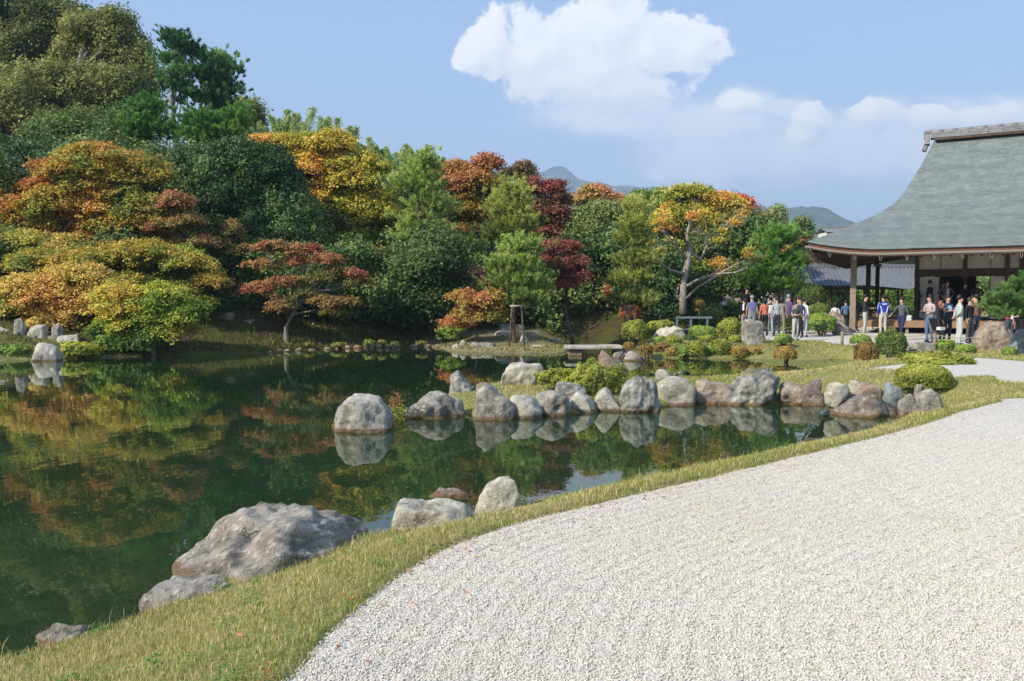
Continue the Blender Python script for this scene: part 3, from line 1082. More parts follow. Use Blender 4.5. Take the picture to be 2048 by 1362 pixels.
# front row of the grassy spit, left to right
GR = 'boulders edging the grassy spit'
ROW = [
    (664, 788, 790, 864, RK_MOSS, [.35, .72, .95, 1, 1, .98, .9, .7], .8, dict(blocky=.6, rough=.05), 'pale flat-topped boulder standing alone in the pond with a moss fringe'),
    (800, 932, 792, 836, RK_GREY, [.2, .5, .8, 1, 1, .95, .75, .4], .6, dict(blocky=.2), 'low pointed grey boulder at the very tip of the grassy spit'),
    (947, 1030, 770, 838, RK_GREY, [.6, .9, 1, .95, .75, .68, .62, .5], .8, dict(blocky=.3), 'humped grey boulder with dark patches, first upright one from the spit tip'),
    (1018, 1084, 789, 836, RK_PALE, [.9, 1, 1, .98, .95, .85, .6, .4], .8, dict(blocky=.5), 'squat boulder with a brown waterline leaning on the humped one'),
    (1062, 1140, 784, 832, RK_GREY, [.7, .85, .95, 1, 1, .9, .85, .6], .8, dict(blocky=.4), 'broad grey boulder with a dark right flank below the spreading shrub'),
    (1137, 1192, 786, 825, RK_PALE, [.7, .95, 1, 1, .95, .85, .75, .5], .8, dict(blocky=.4), 'small rounded grey boulder below the spreading shrub'),
    (1188, 1242, 777, 822, RK_PALE, [.4, .75, .97, 1, .9, .7, .5, .3], .8, dict(blocky=.1), 'pale yellowish boulder with a pointed top beside the fluted stone'),
    (1243, 1318, 749, 824, RK_SCHIST, [.55, .8, .9, 1, .93, .85, .82, .5], .75, dict(blocky=.4, ridges=.045), 'tall fluted stone with upright ridges in the boulder row'),
    (1318, 1388, 758, 810, RK_PALE, [.95, 1, 1, 1, .98, .95, .9, .7], .8, dict(blocky=.85), 'square grey-green boulder with a flat top right of the fluted stone'),
    (1387, 1464, 765, 808, RK_BROWN, [.6, .92, 1, .97, .95, .95, .85, .5], .7, dict(blocky=.6), 'purplish brown rounded boulder between the square and the stepped one'),
    (1450, 1560, 741, 809, RK_SCHIST, [.35, .45, .68, .76, .78, 1, .93, .9], .6, dict(blocky=.7, rough=.07), 'largest boulder of the row, lichen-grey with a stepped top'),
    (1560, 1655, 768, 809, RK_BROWN, [.7, .95, 1, .97, .85, .65, .45, .2], .6, dict(blocky=.3), 'low brownish boulder sloping down to the right of the stepped one'),
]
for i, (a, b, t, bs, mt, pf, dr, kw, lab) in enumerate(ROW):
    ex = (b - a) * .055 if i > 1 else 0
    kw['blocky'] = min(.9, kw.get('blocky', .5) + .25)
    rock('boulder', lab, a - ex, b + ex, t - 3, bs + 1, mt, 300 + i, prof=pf, dr=dr, group=GR if i else None, sub=5 if b - a > 70 else 4, **kw)
GE = 'boulders at the end of the inlet'
END = [
    (1650, 1700, 765, 800, -.2, RK_PALE, [.8, .95, 1, 1, .95, .9, .8, .5], 'pale squarish boulder bedded in the grass behind the inlet'),
    (1700, 1762, 763, 792, -.14, RK_BROWN, [.3, .6, .8, .95, 1, .9, .6, .3], 'tan rounded boulder bedded in the grass behind the inlet'),
    (1672, 1798, 790, 835, WL, RK_DARK, [.35, .65, .9, 1, 1, .9, .8, .7], 'long dark boulder at the waterline where the inlet ends'),
    (1771, 1808, 763, 800, -.28, RK_BLUE, [.8, 1, .95, .85, .7, .6, .4, .3], 'slanting slate-grey stone under the left side of the clipped dome shrub'),
    (1797, 1842, 786, 832, -.42, RK_GREY, [.5, .85, .95, 1, 1, .9, .8, .7], 'blocky blue-grey boulder in the corner of the inlet'),
    (1832, 1890, 777, 828, -.38, RK_GREY, [.6, .85, .95, 1, .95, .85, .6, .3], 'rightmost grey boulder of the inlet, half sunk in the grass'),
    (1828, 1846, 768, 790, -.2, RK_GREY, None, 'small upright stone tucked under the clipped dome shrub'),
    (1617, 1643, 757, 770, -.1, RK_DARK, None, 'small flat dark stone in the grass behind the sloping brown boulder'),
    (1700, 1718, 760, 768, -.06, RK_PALE, None, 'small pale stone lying in the grass behind the inlet'),
]
for i, (a, b, t, bs, zb, mt, pf, lab) in enumerate(END):
    rock('boulder', lab, a, b, t, bs, mt, 340 + i, zb=zb, prof=pf, dr=.75, group=GE, sub=4, blocky=.5)
BACK = [
    (896, 947, 738, 797, WL, RK_SCHIST, [.72, .95, 1, .98, .8, .6, .5, .3], .7, 'tall upright stone on the left edge of the grassy spit', 5),
    (938, 1000, 764, 786, -.35, RK_DARK, [.5, .9, 1, 1, .9, .8, .5, .3], .6, 'low dark stone right of the tall upright stone', 4),
    (998, 1092, 724, 771, -.32, RK_PALE, [.4, .85, 1, 1, .97, .95, .9, .5], .6, 'big creamy white boulder on the far side of the spit', 5),
    (1105, 1175, 762, 790, -.2, RK_SCHIST, [.8, 1, .9, .8, .75, .7, .6, .4], .6, 'blotched stone half hidden below the spreading shrub', 4),
    (1194, 1256, 699, 752, -.33, RK_BROWN, [.7, 1, .9, .75, .62, .48, .33, .1], .7, 'brown triangular rock leaning behind the spreading shrub', 4),
    (1311, 1346, 739, 755, -.25, RK_GREY, [.4, .85, 1, 1, .9, .7, .4, .2], .7, 'small domed stone at the far edge of the spit', 4),
    (1226, 1252, 702, 716, WL, RK_GREY, None, .7, 'small rounded stone at the water beside the stone bridge', 4),
    (1246, 1292, 702, 722, WL, RK_GREY, [.4, .8, 1, .95, .9, .7, .4, .2], .7, 'low sloping grey rock at the water in front of the azalea bank', 4),
]
for i, (a, b, t, bs, zb, mt, pf, dr, lab, sub) in enumerate(BACK):
    rock('boulder', lab, a, b, t, bs, mt, 360 + i, zb=zb, prof=pf, dr=dr, sub=sub, blocky=.4, lean=0)
FARR = [
    (1302, 1378, 651, 682, RK_PALE, 31.5, [.4, .75, .95, 1, 1, .9, .7, .4], 'pale humped rock among the clipped azaleas'),
    (1483, 1528, 637, 690, RK_GREY, 28.4, [.93, .98, 1, 1, .95, .93, .88, .6], 'tall standing stone among the clipped azaleas'),
    (1655, 1695, 622, 643, RK_BROWN, 35.0, [.8, .95, 1, .95, .8, .6, .4, .3], 'rounded garden stone resting above another near the wooden post'),
    (1666, 1702, 641, 663, RK_GREY, 34.6, [.5, .8, 1, .95, .8, .6, .4, .3], 'grey garden stone below the rounded one near the wooden post'),
    (1813, 1878, 682, 704, RK_GREY, 24.5, [.5, .85, 1, 1, .9, .8, .6, .4], 'grey mossy boulder in the grass in front of the gravel terrace'),
    (1944, 2034, 641, 706, RK_BROWN, 24.5, [.45, .62, .78, .9, 1, .95, .8, .6], 'large reddish brown boulder by the terrace corner'),
    (2028, 2080, 660, 716, RK_BLUE, 23.2, [.6, .9, 1, 1, 1, .9, .8, .6], 'blue-grey boulder cut by the right edge of the view'),
    (1075, 1100, 638, 668, RK_BLUE, 37.0, [.85, 1, 1, 1, .98, .95, .95, .8], 'blue-grey standing slab in the shade behind the propped pine'),
    (1038, 1061, 667, 698, RK_PALE, 32.3, [.5, .8, .95, 1, .95, .8, .6, .4], 'pointed pale stone standing on the far island edge'),
    (914, 944, 678, 704, RK_PALE, 31.8, [.3, .6, .9, 1, .85, .7, .5, .3], 'pale triangular stone at the left end of the far island'),
    (1168, 1186, 624, 652, RK_BROWN, 39.0, [.6, .9, 1, .9, .7, .8, .6, .5], 'rugged narrow brown rock in the moss left of the shrubs'),
    (1181, 1206, 626, 648, RK_BROWN, 39.6, None, 'rounded mossy brown rock beside the rugged narrow one'),
    (1294, 1303, 603, 616, RK_PALE, 40.0, None, 'tiny white stone in front of the silvery bare tree'),
    (1494, 1518, 668, 690, RK_PALE, 29.4, None, 'low pale rock behind the tall standing stone'),
]
for i, (a, b, t, bs, mt, Yy, pf, lab) in enumerate(FARR):
    rock('boulder', lab, a, b, t, bs, mt, 390 + i, Y=Yy, prof=pf, dr=.7, sub=5 if b - a > 70 else 4, blocky=.5, below=0.35)
# far island edge stones and slabs
ISL = [(903, 920, 688, 697, 'flat cap'), (942, 992, 684, 696, 'long flat'), (992, 1008, 694, 704, 'small round'), (1010, 1034, 694, 706, 'white block'),
       (1056, 1106, 690, 704, 'long pale'), (1108, 1128, 697, 706, 'little dark'), (1128, 1160, 696, 706, 'low mossy'), (958, 976, 700, 706, 'half sunk'),
       (996, 1050, 648, 662, 'broad slab'), (985, 1046, 660, 676, 'tilted slab'), (1046, 1078, 662, 678, 'reddish slab'), (1104, 1124, 676, 682, 'tiny white')]
where = ['at the left end of the far island', 'behind the triangular stone on the far island', 'at the water below the propped pine', 'at the water left of the pointed pale stone',
         'at the water right of the pointed pale stone', 'left of the stone bridge foot', 'under the left foot of the stone bridge', 'in front of the triangular stone',
         'on the mound behind the propped pine', 'at the foot of the propped pine', 'right of the propped pine foot', 'in the moss right of the propped pine']
for i, (a, b, t, bs, s) in enumerate(ISL):
    Yy = 31.2 if i < 8 else (35.5 if i in (8,) else 34.0)
    rock('stone', '%s stone %s' % (s, where[i]), a, b, t, bs, [RK_PALE, RK_GREY, RK_BROWN, RK_PALE, RK_PALE, RK_DARK, RK_DARK, RK_GREY, RK_GREY, RK_PALE, RK_BROWN, RK_PALE][i],
         420 + i, Y=Yy, dr=.6, sub=3, blocky=.8, below=0.3, group='edging stones of the far island', cat='stone')
LB = [(62, 122, 686, 720, RK_PALE, 'white rock standing in the water off the left bank'),
      (-10, 26, 652, 674, RK_PALE, 'pale block at the left edge of the left bank'), (28, 50, 635, 668, RK_GREY, 'upright pointed stone on the left bank'),
      (54, 93, 648, 671, RK_PALE, 'rounded white boulder on the left bank under the yellow maple'), (100, 126, 646, 668, RK_GREY, 'grey boulder right of the rounded white one'),
      (84, 122, 672, 688, RK_DARK, 'dark low stone behind the white rock in the water'), (116, 162, 668, 686, RK_PALE, 'long pale block beside the maple root'),
      (0, 30, 674, 692, RK_DARK, 'dark stone below the pale block at the left edge'), (28, 66, 672, 694, RK_BROWN, 'brown stone below the upright pointed stone'),
      (330, 372, 640, 652, RK_GREY, 'flat stone lying in the shade of the left bank'), (480, 512, 638, 650, RK_DARK, 'dark flat stone by the russet maple trunk'),
      (430, 470, 625, 636, RK_BROWN, 'brown flat stone up the shaded slope')]
for i, (a, b, t, bs, mt, lab) in enumerate(LB):
    rock('boulder', lab, a, b, t, bs, mt, 450 + i, Y=26.0 if i == 0 else (28.6 if i < 9 else 33), dr=.7, sub=4, blocky=.5, below=0.6)
# pebble edging of the far bank
rs = np.random.default_rng(44)
k = 0
xpx = 535
while xpx < 878:
    wpx = rs.uniform(9, 24)
    zt = rs.uniform(3.5, 8)
    yb = np.interp(xpx, [430, 540, 600, 700, 820, 880], [709, 706, 701, 697, 694, 696])
    o = rock('edging_stone', 'small edging stone at the waterline of the far mossy bank', xpx, xpx + wpx, yb - zt, yb, [RK_GREY, RK_DARK, RK_BROWN, RK_PALE][rs.integers(4)],
             500 + k, dr=.8, sub=2, blocky=.5, below=.15, group='edging stones along the far mossy bank', cat='stone')
    xpx += wpx * rs.uniform(1.0, 1.7)
    k += 1

# ---- foreground rocks, placed on the ground plan
def plan_rock(label, pa, pb, width, top, m, seed, prof, zb=WL, sub=5, ytilt=0.0, below=.3, name='boulder', **kw):
    """long rock between two points of the plan"""
    a = np.array(pa); b = np.array(pb)
    c = (a + b) / 2
    L = np.linalg.norm(b - a)
    Q, F = rock_shape(seed, L, width, top, below, prof, sub=sub, **kw)
    me = new_mesh_np(name, Q, F.ravel(), np.full(len(F), 3), smooth=True)
    o = link(name, me, m)
    o.location = (c[0], c[1], zb)
    o.rotation_euler = (ytilt, 0, math.atan2(b[1] - a[1], b[0] - a[0]))
    tag(o, label, 'rock')
    return o


plan_rock('huge weathered grey rock slab sloping into the pond in the foreground', G(278, 1196, WL)[:2], G(748, 1048, -.3)[:2] + np.array([0.0, 0.1]), 1.45, .41, RK_BIG, 611,
          [.10, .30, .50, .66, .98, 1.0, .95, .88, .80, .62], sub=6, blocky=.25, rough=.055, facets=14, dip=.12, strata=.016, below=.4)
plan_rock('flat pale grey slab at the near foot of the huge rock', G(318, 1236, -.42)[:2], G(436, 1148, -.34)[:2], .50, .11, RK_BIG, 612, [.6, .9, 1, 1, .95, .8, .6], blocky=.7, zb=-.42, below=.2)
plan_rock('small rough rock breaking the water at the grass edge, lower left', G(98, 1304, WL)[:2], G(186, 1262, WL)[:2], .30, .09, RK_BIG, 613, [.5, .8, 1, .9, .6], zb=WL, below=.2)
rock('boulder', 'blocky pale rock with a flat top at the near grass edge', 774, 956, 1006, 1084, RK_PALE, 614, zb=WL, prof=[.9, 1, 1, .98, 1, 1, .95, .8], dr=.55, sub=5, blocky=.9, rough=.04)
rock('boulder', 'dark-topped rock resting on the blocky pale rock', 845, 952, 976, 1020, RK_DARK, 615, Y=8.05, prof=[.5, .9, 1, 1, .98, .95, .8, .6], dr=.6, sub=5, blocky=.6, below=.2)
rock('boulder', 'pale wedge-shaped rock right of the blocky one at the grass edge', 942, 1044, 954, 1046, RK_PALE, 616, zb=-.44, prof=[.45, .6, .78, .9, .97, 1, .98, .75], dr=.55, sub=5, blocky=.55, rough=.045)
for i, (x, y, z, sx, sy, lab) in enumerate([(300, 1110, -.74, 1.1, .5, 'reddish brown rock under water beside the huge slab'), (95, 1250, -.74, .95, .45, 'brown sunken rock under water at the lower left'),
                                            (280, 1195, -.72, .6, .4, 'olive sunken rock at the foot of the huge slab')]):
    g_ = G(x, y, z)
    Q, F = rock_shape(640 + i, sx, sy, .15, .3, None, sub=4)
    o = link('sunken_rock', new_mesh_np('sunken_rock', Q, F.ravel(), np.full(len(F), 3), smooth=True), RK_SUNK)
    o.location = g_; o.rotation_euler = (0, 0, .5)
    tag(o, lab, 'rock')

# ---- stone slab bridge
def bridge():
    a = G(1131, 694, -.12); b = G(1246, 694, -.12)
    t = thing('stone_bridge', 'flat stone slab bridge between the far island and the azalea bank', 'bridge', ((a[0] + b[0]) / 2, a[1] + .5, 0))
    L = b[0] - a[0]
    for k, (x0, x1) in enumerate(((-.5, .12), (.125, .5))):
        mb = MB(); mb.box(((x0 + x1) / 2 * L, 0, -.15 + k * .012), ((x1 - x0) * L, 1.0, .12))
        o = mb.build('slab', RK_PALE, t)
        bv = o.modifiers.new('b', 'BEVEL'); bv.width = .03; bv.segments = 2
    for q in (-.32, .47):
        mb = MB(); mb.box((q * L, 0, -.42), (.5, .9, .38), taper=.8); mb.build('support_stone', RK_DARK, t)
bridge()

# ------------------------------------------------------------ foliage
def quads(c, n, size, col, seed, aspect=0.75, fold=0.0):
    """leaf faces: centres, normals, sizes, colours -> arrays"""
    r = np.random.default_rng(seed)
    N = len(c)
    n = n / (np.linalg.norm(n, axis=1)[:, None] + 1e-9)
    ref = r.normal(size=(N, 3))
    t = np.cross(n, ref); t /= np.linalg.norm(t, axis=1)[:, None] + 1e-9
    b = np.cross(n, t)
    s = size[:, None] * 0.5
    V = np.empty((N, 4, 3))
    V[:, 0] = c - t * s
    V[:, 1] = c + b * s * aspect + n * s * .18
    V[:, 2] = c + t * s
    V[:, 3] = c - b * s * aspect - n * s * .05
    return V.reshape(-1, 3), np.repeat(col, 4, 0)


def pal(palette, t):
    P = np.array(palette, float)
    t = np.clip(t, 0, 0.9999) * (len(P) - 1)
    i = t.astype(int); f = (t - i)[:, None]
    c = P[i] * (1 - f) + P[np.minimum(i + 1, len(P) - 1)] * f
    lum = (c @ np.array([.3, .6, .1]))[:, None]
    return (c * .96 + lum * .04) * .98


def crown(ells, kind, leaf, rc, palette, seed, cov=2.6, fill=1.0, hgrad=0.35, patch=0.9, droop=.22, var=.22, rough_edge=.3):
    """ells: (centre, radii) in metres. returns verts, cols, faces, sizes and the clump centres"""
    r = np.random.default_rng(seed)
    Vs, Cs = [], []
    heads = []
    allc = np.array([e[0] for e in ells]); zmin = min(e[0][2] - e[1][2] for e in ells); zmax = max(e[0][2] + e[1][2] for e in ells)
    for (ce, ra) in ells:
        ce = np.array(ce, float); ra = np.array(ra, float)
        area = math.pi * (ra[0] * ra[2])
        if kind in ('pad', 'pine'):
            ncl = int(fill * (5.4 if kind == 'pad' else 5.2) * area / (rc * rc * 2.0)) + 4
        else:
            ncl = int(fill * 4.6 * area / (rc * rc * 3.14)) + 4
        d = r.normal(size=(ncl, 3)); d /= np.linalg.norm(d, axis=1)[:, None]
        fb = r.random(ncl) < 0.35           # a few more clumps on the side that faces the pond
        d[fb, 1] = -np.abs(d[fb, 1])
        low = d[:, 2] < -0.35
        d[low, 2] *= 0.5
        rf = np.clip(1 - np.abs(r.normal(0, .30, ncl)), 0.15, 1.0)
        lump = 1 + rough_edge * 1.2 * vnoise(d * 2.3 + seed % 31, seed % 13)
        cc = ce + d * (ra - np.minimum(rc * .75, ra * .5)) * (rf * np.clip(lump, .6, 1.2))[:, None]
        cc += r.normal(0, .18 * rc, cc.shape)
        heads.append(cc)
        rcl = rc * np.exp(r.normal(-.08, .32, ncl)).clip(.45, 1.7)
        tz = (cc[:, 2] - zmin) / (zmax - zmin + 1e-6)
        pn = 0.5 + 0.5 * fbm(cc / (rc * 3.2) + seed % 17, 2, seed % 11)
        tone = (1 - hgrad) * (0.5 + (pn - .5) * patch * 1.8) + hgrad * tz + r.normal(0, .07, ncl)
        if kind == 'pad':
            LPT = 9
            ct = np.maximum(3, (cov * math.pi * rcl ** 2 / (leaf * leaf * .38) / LPT)).astype(int)
            it = np.repeat(np.arange(ncl), ct); nt_ = len(it)
            th = r.uniform(0, 2 * math.pi, nt_); u = np.sqrt(r.random(nt_))
            ph = r.uniform(0, 6.28, ncl)[it]
            lobe = .92 + .30 * np.sin(3 * th + ph) + .22 * np.sin(5 * th + 2 * ph) + .14 * np.sin(9 * th + 3 * ph)
            rr = u * lobe * rcl[it]
            P = np.column_stack([np.cos(th) * rr, np.sin(th) * rr, -droop * rr * rr / rcl[it] + r.normal(0, .16, nt_) * rcl[it]])
            outd = d[it]
            P[:, 2] -= .35 * (P[:, 0] * outd[:, 0] + P[:, 1] * outd[:, 1]) * .8
            tw = cc[it] + P
            twn = np.column_stack([np.cos(th) * u * .5 + outd[:, 0] * .35, np.sin(th) * u * .5 + outd[:, 1] * .35, np.ones(nt_) * .9]) + r.normal(0, .35, (nt_, 3))
            twt = r.normal(0, .10, nt_)
            q = np.repeat(np.arange(nt_), LPT); idx = it[q]; n = len(q)
            cpos = tw[q] + r.normal(0, leaf * .95, (n, 3)) * np.array([1, 1, .55])
            nn = twn[q] + r.normal(0, .45, (n, 3))
            tl_ = tone[idx] + twt[q] + r.normal(0, .08, n)
            col = pal(palette, tl_) * (1 + r.uniform(-var, var, (n, 1)))
            v, c4 = quads(cpos, nn, leaf * r.uniform(.7, 1.25, n), col, seed)
        elif kind == 'ball':
            LPT = 8
            ct = np.maximum(3, (cov * 2.2 * math.pi * rcl ** 2 / (leaf * leaf * .38) / LPT)).astype(int)
            it = np.repeat(np.arange(ncl), ct); nt_ = len(it)
            dt = r.normal(size=(nt_, 3)) + d[it] * .55 + np.array([0, 0, .2])
            dt /= np.linalg.norm(dt, axis=1)[:, None]
            lump2 = 1 + .50 * vnoise(dt * 2.2 + it[:, None] * 3.1, 3) + .28 * vnoise(dt * 5.5 + it[:, None] * 1.7, 5)
            rr = rcl[it] * (0.45 + .52 * r.random(nt_) ** .6) * lump2
            tw = cc[it] + dt * rr[:, None] * np.array([1.1, 1.1, .78])
            twt = r.normal(0, .11, nt_)
            q = np.repeat(np.arange(nt_), LPT); idx = it[q]; n = len(q)
            dd = dt[q]
            cpos = tw[q] + r.normal(0, leaf * .85, (n, 3)) + dd * (r.random(n) * leaf * 1.3)[:, None]
            nn = dd + np.array([0, 0, .35]) + r.normal(0, .60, (n, 3))
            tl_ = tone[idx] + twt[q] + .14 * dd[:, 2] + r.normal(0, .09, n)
            col = pal(palette, tl_) * (1 + r.uniform(-var, var, (n, 1)))
            v, c4 = quads(cpos, nn, leaf * r.uniform(.7, 1.25, n), col, seed, aspect=.62)
        else:   # pine: puffs of needles
            cnt = np.maximum(20, (cov * 2.0 * math.pi * rcl ** 2 / (leaf * leaf * .11))).astype(int)
            idx = np.repeat(np.arange(ncl), cnt); n = len(idx)
            NS = 9
            g = idx * NS + r.integers(0, NS, n)
            ng = ncl * NS; gi = np.arange(ng) // NS
            sh = r.normal(0, .62, (ng, 3)) * np.array([1, 1, .55])
            shoot = cc[gi] + sh * rcl[gi][:, None]
            sdir = np.column_stack([sh[:, 0] * .6, sh[:, 1] * .6, np.full(ng, .8)]) + r.normal(0, .28, (ng, 3))
            sdir /= np.linalg.norm(sdir, axis=1)[:, None]
            nd = sdir[g] * .95 + r.normal(0, .48, (n, 3)); nd /= np.linalg.norm(nd, axis=1)[:, None]
            b0 = shoot[g] + sdir[g] * (r.random(n) * leaf * 1.1)[:, None]
            tip = b0 + nd * (leaf * r.uniform(.7, 1.25, n))[:, None]
            stone = r.normal(0, .16, ng)
            sd_ = np.cross(nd, r.normal(size=(n, 3))); sd_ /= np.linalg.norm(sd_, axis=1)[:, None] + 1e-9
            wdt = leaf * .10
            V = np.empty((n, 3, 3)); V[:, 0] = b0 - sd_ * wdt; V[:, 1] = b0 + sd_ * wdt; V[:, 2] = tip
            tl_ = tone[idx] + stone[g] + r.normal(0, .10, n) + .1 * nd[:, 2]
            col = pal(palette, tl_) * (1 + r.uniform(-var, var, (n, 1)))
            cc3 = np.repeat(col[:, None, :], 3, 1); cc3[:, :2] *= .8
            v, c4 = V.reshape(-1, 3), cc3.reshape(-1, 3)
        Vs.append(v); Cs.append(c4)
    V = np.concatenate(Vs); Cc = np.concatenate(Cs)
    k = 3 if kind == 'pine' else 4
    return V, np.clip(Cc, 0.004, .9), k, np.concatenate(heads)


def crown_mesh(name, V, Cc, k):
    nf = len(V) // k
    return new_mesh_np(name, V, np.arange(len(V)), np.full(nf, k), Cc)


def limbs(mb, base, top, r0, heads, seed, nl=9, twist=.35, start=.3, thin=.35, m=0):
    """a leaning trunk with limbs that run out to the clumps"""
    r = np.random.default_rng(seed)
    base = np.array(base, float); top = np.array(top, float)
    L = np.linalg.norm(top - base)
    pts = []
    w1 = r.normal(0, twist * .12, 3) * L; w1[2] = 0
    w2 = r.normal(0, twist * .09, 3) * L; w2[2] = 0
    for k in range(9):
        t = k / 8
        pts.append(base + (top - base) * t + w1 * math.sin(math.pi * t) + w2 * math.sin(2 * math.pi * t))
    rad = [r0 * (1.35 if k == 0 else 1) * (1 - .72 * k / 8) for k in range(9)]
    pts[0] = pts[0] - np.array([0, 0, .3])
    mb.tube(pts, rad, 8, m)
    if heads is None or not len(heads):
        return pts
    sel = heads[r.permutation(len(heads))[:nl]]
    for h in sel:
        t = start + (1 - start) * r.random() * .85
        k = t * 8; i = int(k); f = k - i
        p0 = pts[i] * (1 - f) + pts[min(i + 1, 8)] * f
        d = h - p0
        mid = p0 + d * .5 + np.array([0, 0, -.06 * np.linalg.norm(d)]) + r.normal(0, .06, 3) * np.linalg.norm(d)
        ra = rad[i] * .55
        mb.tube([p0, p0 + d * .22 + np.array([0, 0, .04 * np.linalg.norm(d)]), mid, h], [ra, ra * .75, ra * .5, max(ra * .15, .006)], 5, m)
        for q in range(2):
            e = h + r.normal(0, .12, 3) * min(np.linalg.norm(d), 1.6)
            mb.tube([mid, (mid + e) / 2 + r.normal(0, .03, 3), e], [ra * .4, ra * .25, .005], 4, m)
    return pts


# palettes (base colours)
ORANGE = [(.07, .10, .015), (.13, .16, .02), (.23, .21, .03), (.33, .22, .035), (.37, .19, .035), (.33, .125, .04)]
GOLD = [(.08, .12, .015), (.17, .20, .02), (.32, .28, .03), (.42, .30, .04), (.44, .21, .04)]
YGREEN = [(.05, .095, .012), (.11, .17, .02), (.21, .26, .03), (.34, .32, .04), (.40, .27, .04)]
RUSSET = [(.08, .10, .02), (.16, .14, .035), (.26, .15, .05), (.28, .11, .05), (.22, .07, .04)]
RED = [(.07, .075, .025), (.13, .07, .035), (.19, .065, .045), (.23, .07, .05), (.18, .05, .045)]
BROWNM = [(.10, .12, .02), (.20, .18, .03), (.30, .19, .04), (.34, .16, .05), (.28, .12, .05)]
OLIVEM = [(.08, .12, .018), (.18, .20, .024), (.32, .28, .035), (.42, .27, .04), (.40, .16, .04)]
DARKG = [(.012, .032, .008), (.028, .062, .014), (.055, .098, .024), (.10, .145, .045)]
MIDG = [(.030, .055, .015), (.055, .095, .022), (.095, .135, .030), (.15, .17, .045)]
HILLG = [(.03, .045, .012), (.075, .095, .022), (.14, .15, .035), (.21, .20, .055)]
BLUEG = [(.018, .042, .016), (.035, .075, .028), (.070, .115, .045), (.11, .15, .065)]
PINEG = [(.06, .105, .025), (.14, .21, .045), (.24, .31, .07), (.34, .39, .10)]
PINEY = [(.08, .12, .025), (.18, .22, .04), (.29, .31, .065), (.38, .38, .10)]
PINED = [(.018, .05, .015), (.035, .095, .028), (.06, .15, .045), (.12, .22, .07)]
FIRG = [(.02, .06, .022), (.045, .13, .04), (.09, .21, .06), (.18, .29, .08)]
BAMB = [(.09, .14, .035), (.16, .22, .06), (.24, .29, .10), (.30, .33, .13)]
AZY = [(.045, .06, .012), (.11, .13, .018), (.20, .215, .03), (.27, .27, .045)]
AZG = [(.035, .07, .012), (.08, .14, .022), (.15, .22, .035), (.24, .29, .05)]
AZB = [(.07, .06, .02), (.15, .12, .025), (.24, .16, .035), (.30, .19, .05)]
AZD = [(.05, .045, .02), (.12, .08, .025), (.20, .115, .035), (.16, .15, .03)]

tri_count = [0]


def tree(name, label, D, trunk, blobs, kind, palette, leafpx=6.0, rcpx=30, seed=1, group=None, mleaf=None, bark=None, r0=.13, cov=1.9, fill=1.0,
         nl=9, depth=.8, hg=.35, doff=0, droop=.22, cat='tree', bareheads=0, twist=.5, **kw):
    """trunk = (px of base, px of top, py of top) ; blobs = (px, py, rx, ry[, dy]) as seen from the terrace, at distance D"""
    k = D / F_PX
    bx = AT(trunk[0], 600, D)[0]
    bz = H(bx, D)
    root = thing(name, label, cat, (bx, D, bz), group=group)
    O = np.array([bx, D, bz])
    ells = []
    for b in blobs:
        dy = b[4] if len(b) > 4 else 0
        c = AT(b[0], b[1], D + dy) - O
        ells.append((c, (b[2] * k, max(b[2], b[3] * .8) * k * depth, b[3] * k)))
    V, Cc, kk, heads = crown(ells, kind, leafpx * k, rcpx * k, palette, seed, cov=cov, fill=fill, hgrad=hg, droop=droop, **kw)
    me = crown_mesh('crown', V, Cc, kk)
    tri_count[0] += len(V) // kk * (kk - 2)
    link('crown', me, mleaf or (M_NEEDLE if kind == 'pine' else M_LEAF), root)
    top = AT(trunk[1], trunk[2], D) - O
    mb = MB()
    limbs(mb, (0, 0, 0), top, r0, heads, seed + 5, nl=nl, twist=twist)
    mb.build('trunk', bark or M_BARK, root, smooth=True)
    return root


HB = 'evergreen trees on the hill'
# ---- far hill, left
tree('evergreen_tree', 'tallest dark evergreen in the top left corner of the hill', 62, (40, 40, -10), [(20, 20, 95, 90), (-60, 60, 90, 120)], 'ball', DARKG, 7, 26, 11, HB, M_GLOSS, r0=.4, fill=.9)
tree('evergreen_tree', 'broad olive-green evergreen below the hilltop at top left', 60, (110, 110, 60), [(95, 95, 80, 80), (160, 60, 60, 40), (20, 120, 60, 70)], 'ball', HILLG, 6.5, 22, 12, HB, r0=.4)
tree('evergreen_tree', 'forked evergreen with pale limbs standing against the sky', 57, (172, 172, 70), [(180, 62, 50, 42), (240, 90, 48, 55), (150, 110, 40, 42), (265, 140, 38, 42), (225, 45, 34, 22)], 'ball', HILLG, 6.2, 19, 13, HB, bark=M_BARKP, r0=.45, nl=14)
tree('evergreen_tree', 'rounded olive evergreen in the middle of the hill', 55, (160, 160, 175), [(150, 190, 85, 62), (230, 185, 68, 58), (90, 180, 60, 60)], 'ball', HILLG, 6.5, 22, 14, HB, bark=M_BARKP, r0=.35)
tree('evergreen_tree', 'olive evergreen on the left margin below the dark one', 52, (20, 20, 220), [(15, 215, 80, 65), (-60, 260, 80, 80), (95, 265, 50, 45)], 'ball', HILLG, 6.5, 22, 15, HB, r0=.35)
tree('evergreen_tree', 'bushy evergreen low on the hill behind the orange maple', 49, (190, 190, 260), [(170, 262, 78, 42), (245, 262, 50, 48), (100, 285, 60, 40)], 'ball', MIDG, 6.2, 20, 16, HB, r0=.3)
tree('evergreen_tree', 'blue-green evergreen at the left margin above the maple', 44, (30, 30, 370), [(30, 350, 70, 55), (-60, 400, 90, 110), (85, 330, 40, 30)], 'ball', BLUEG, 6.0, 20, 17, HB, M_GLOSS, r0=.25)
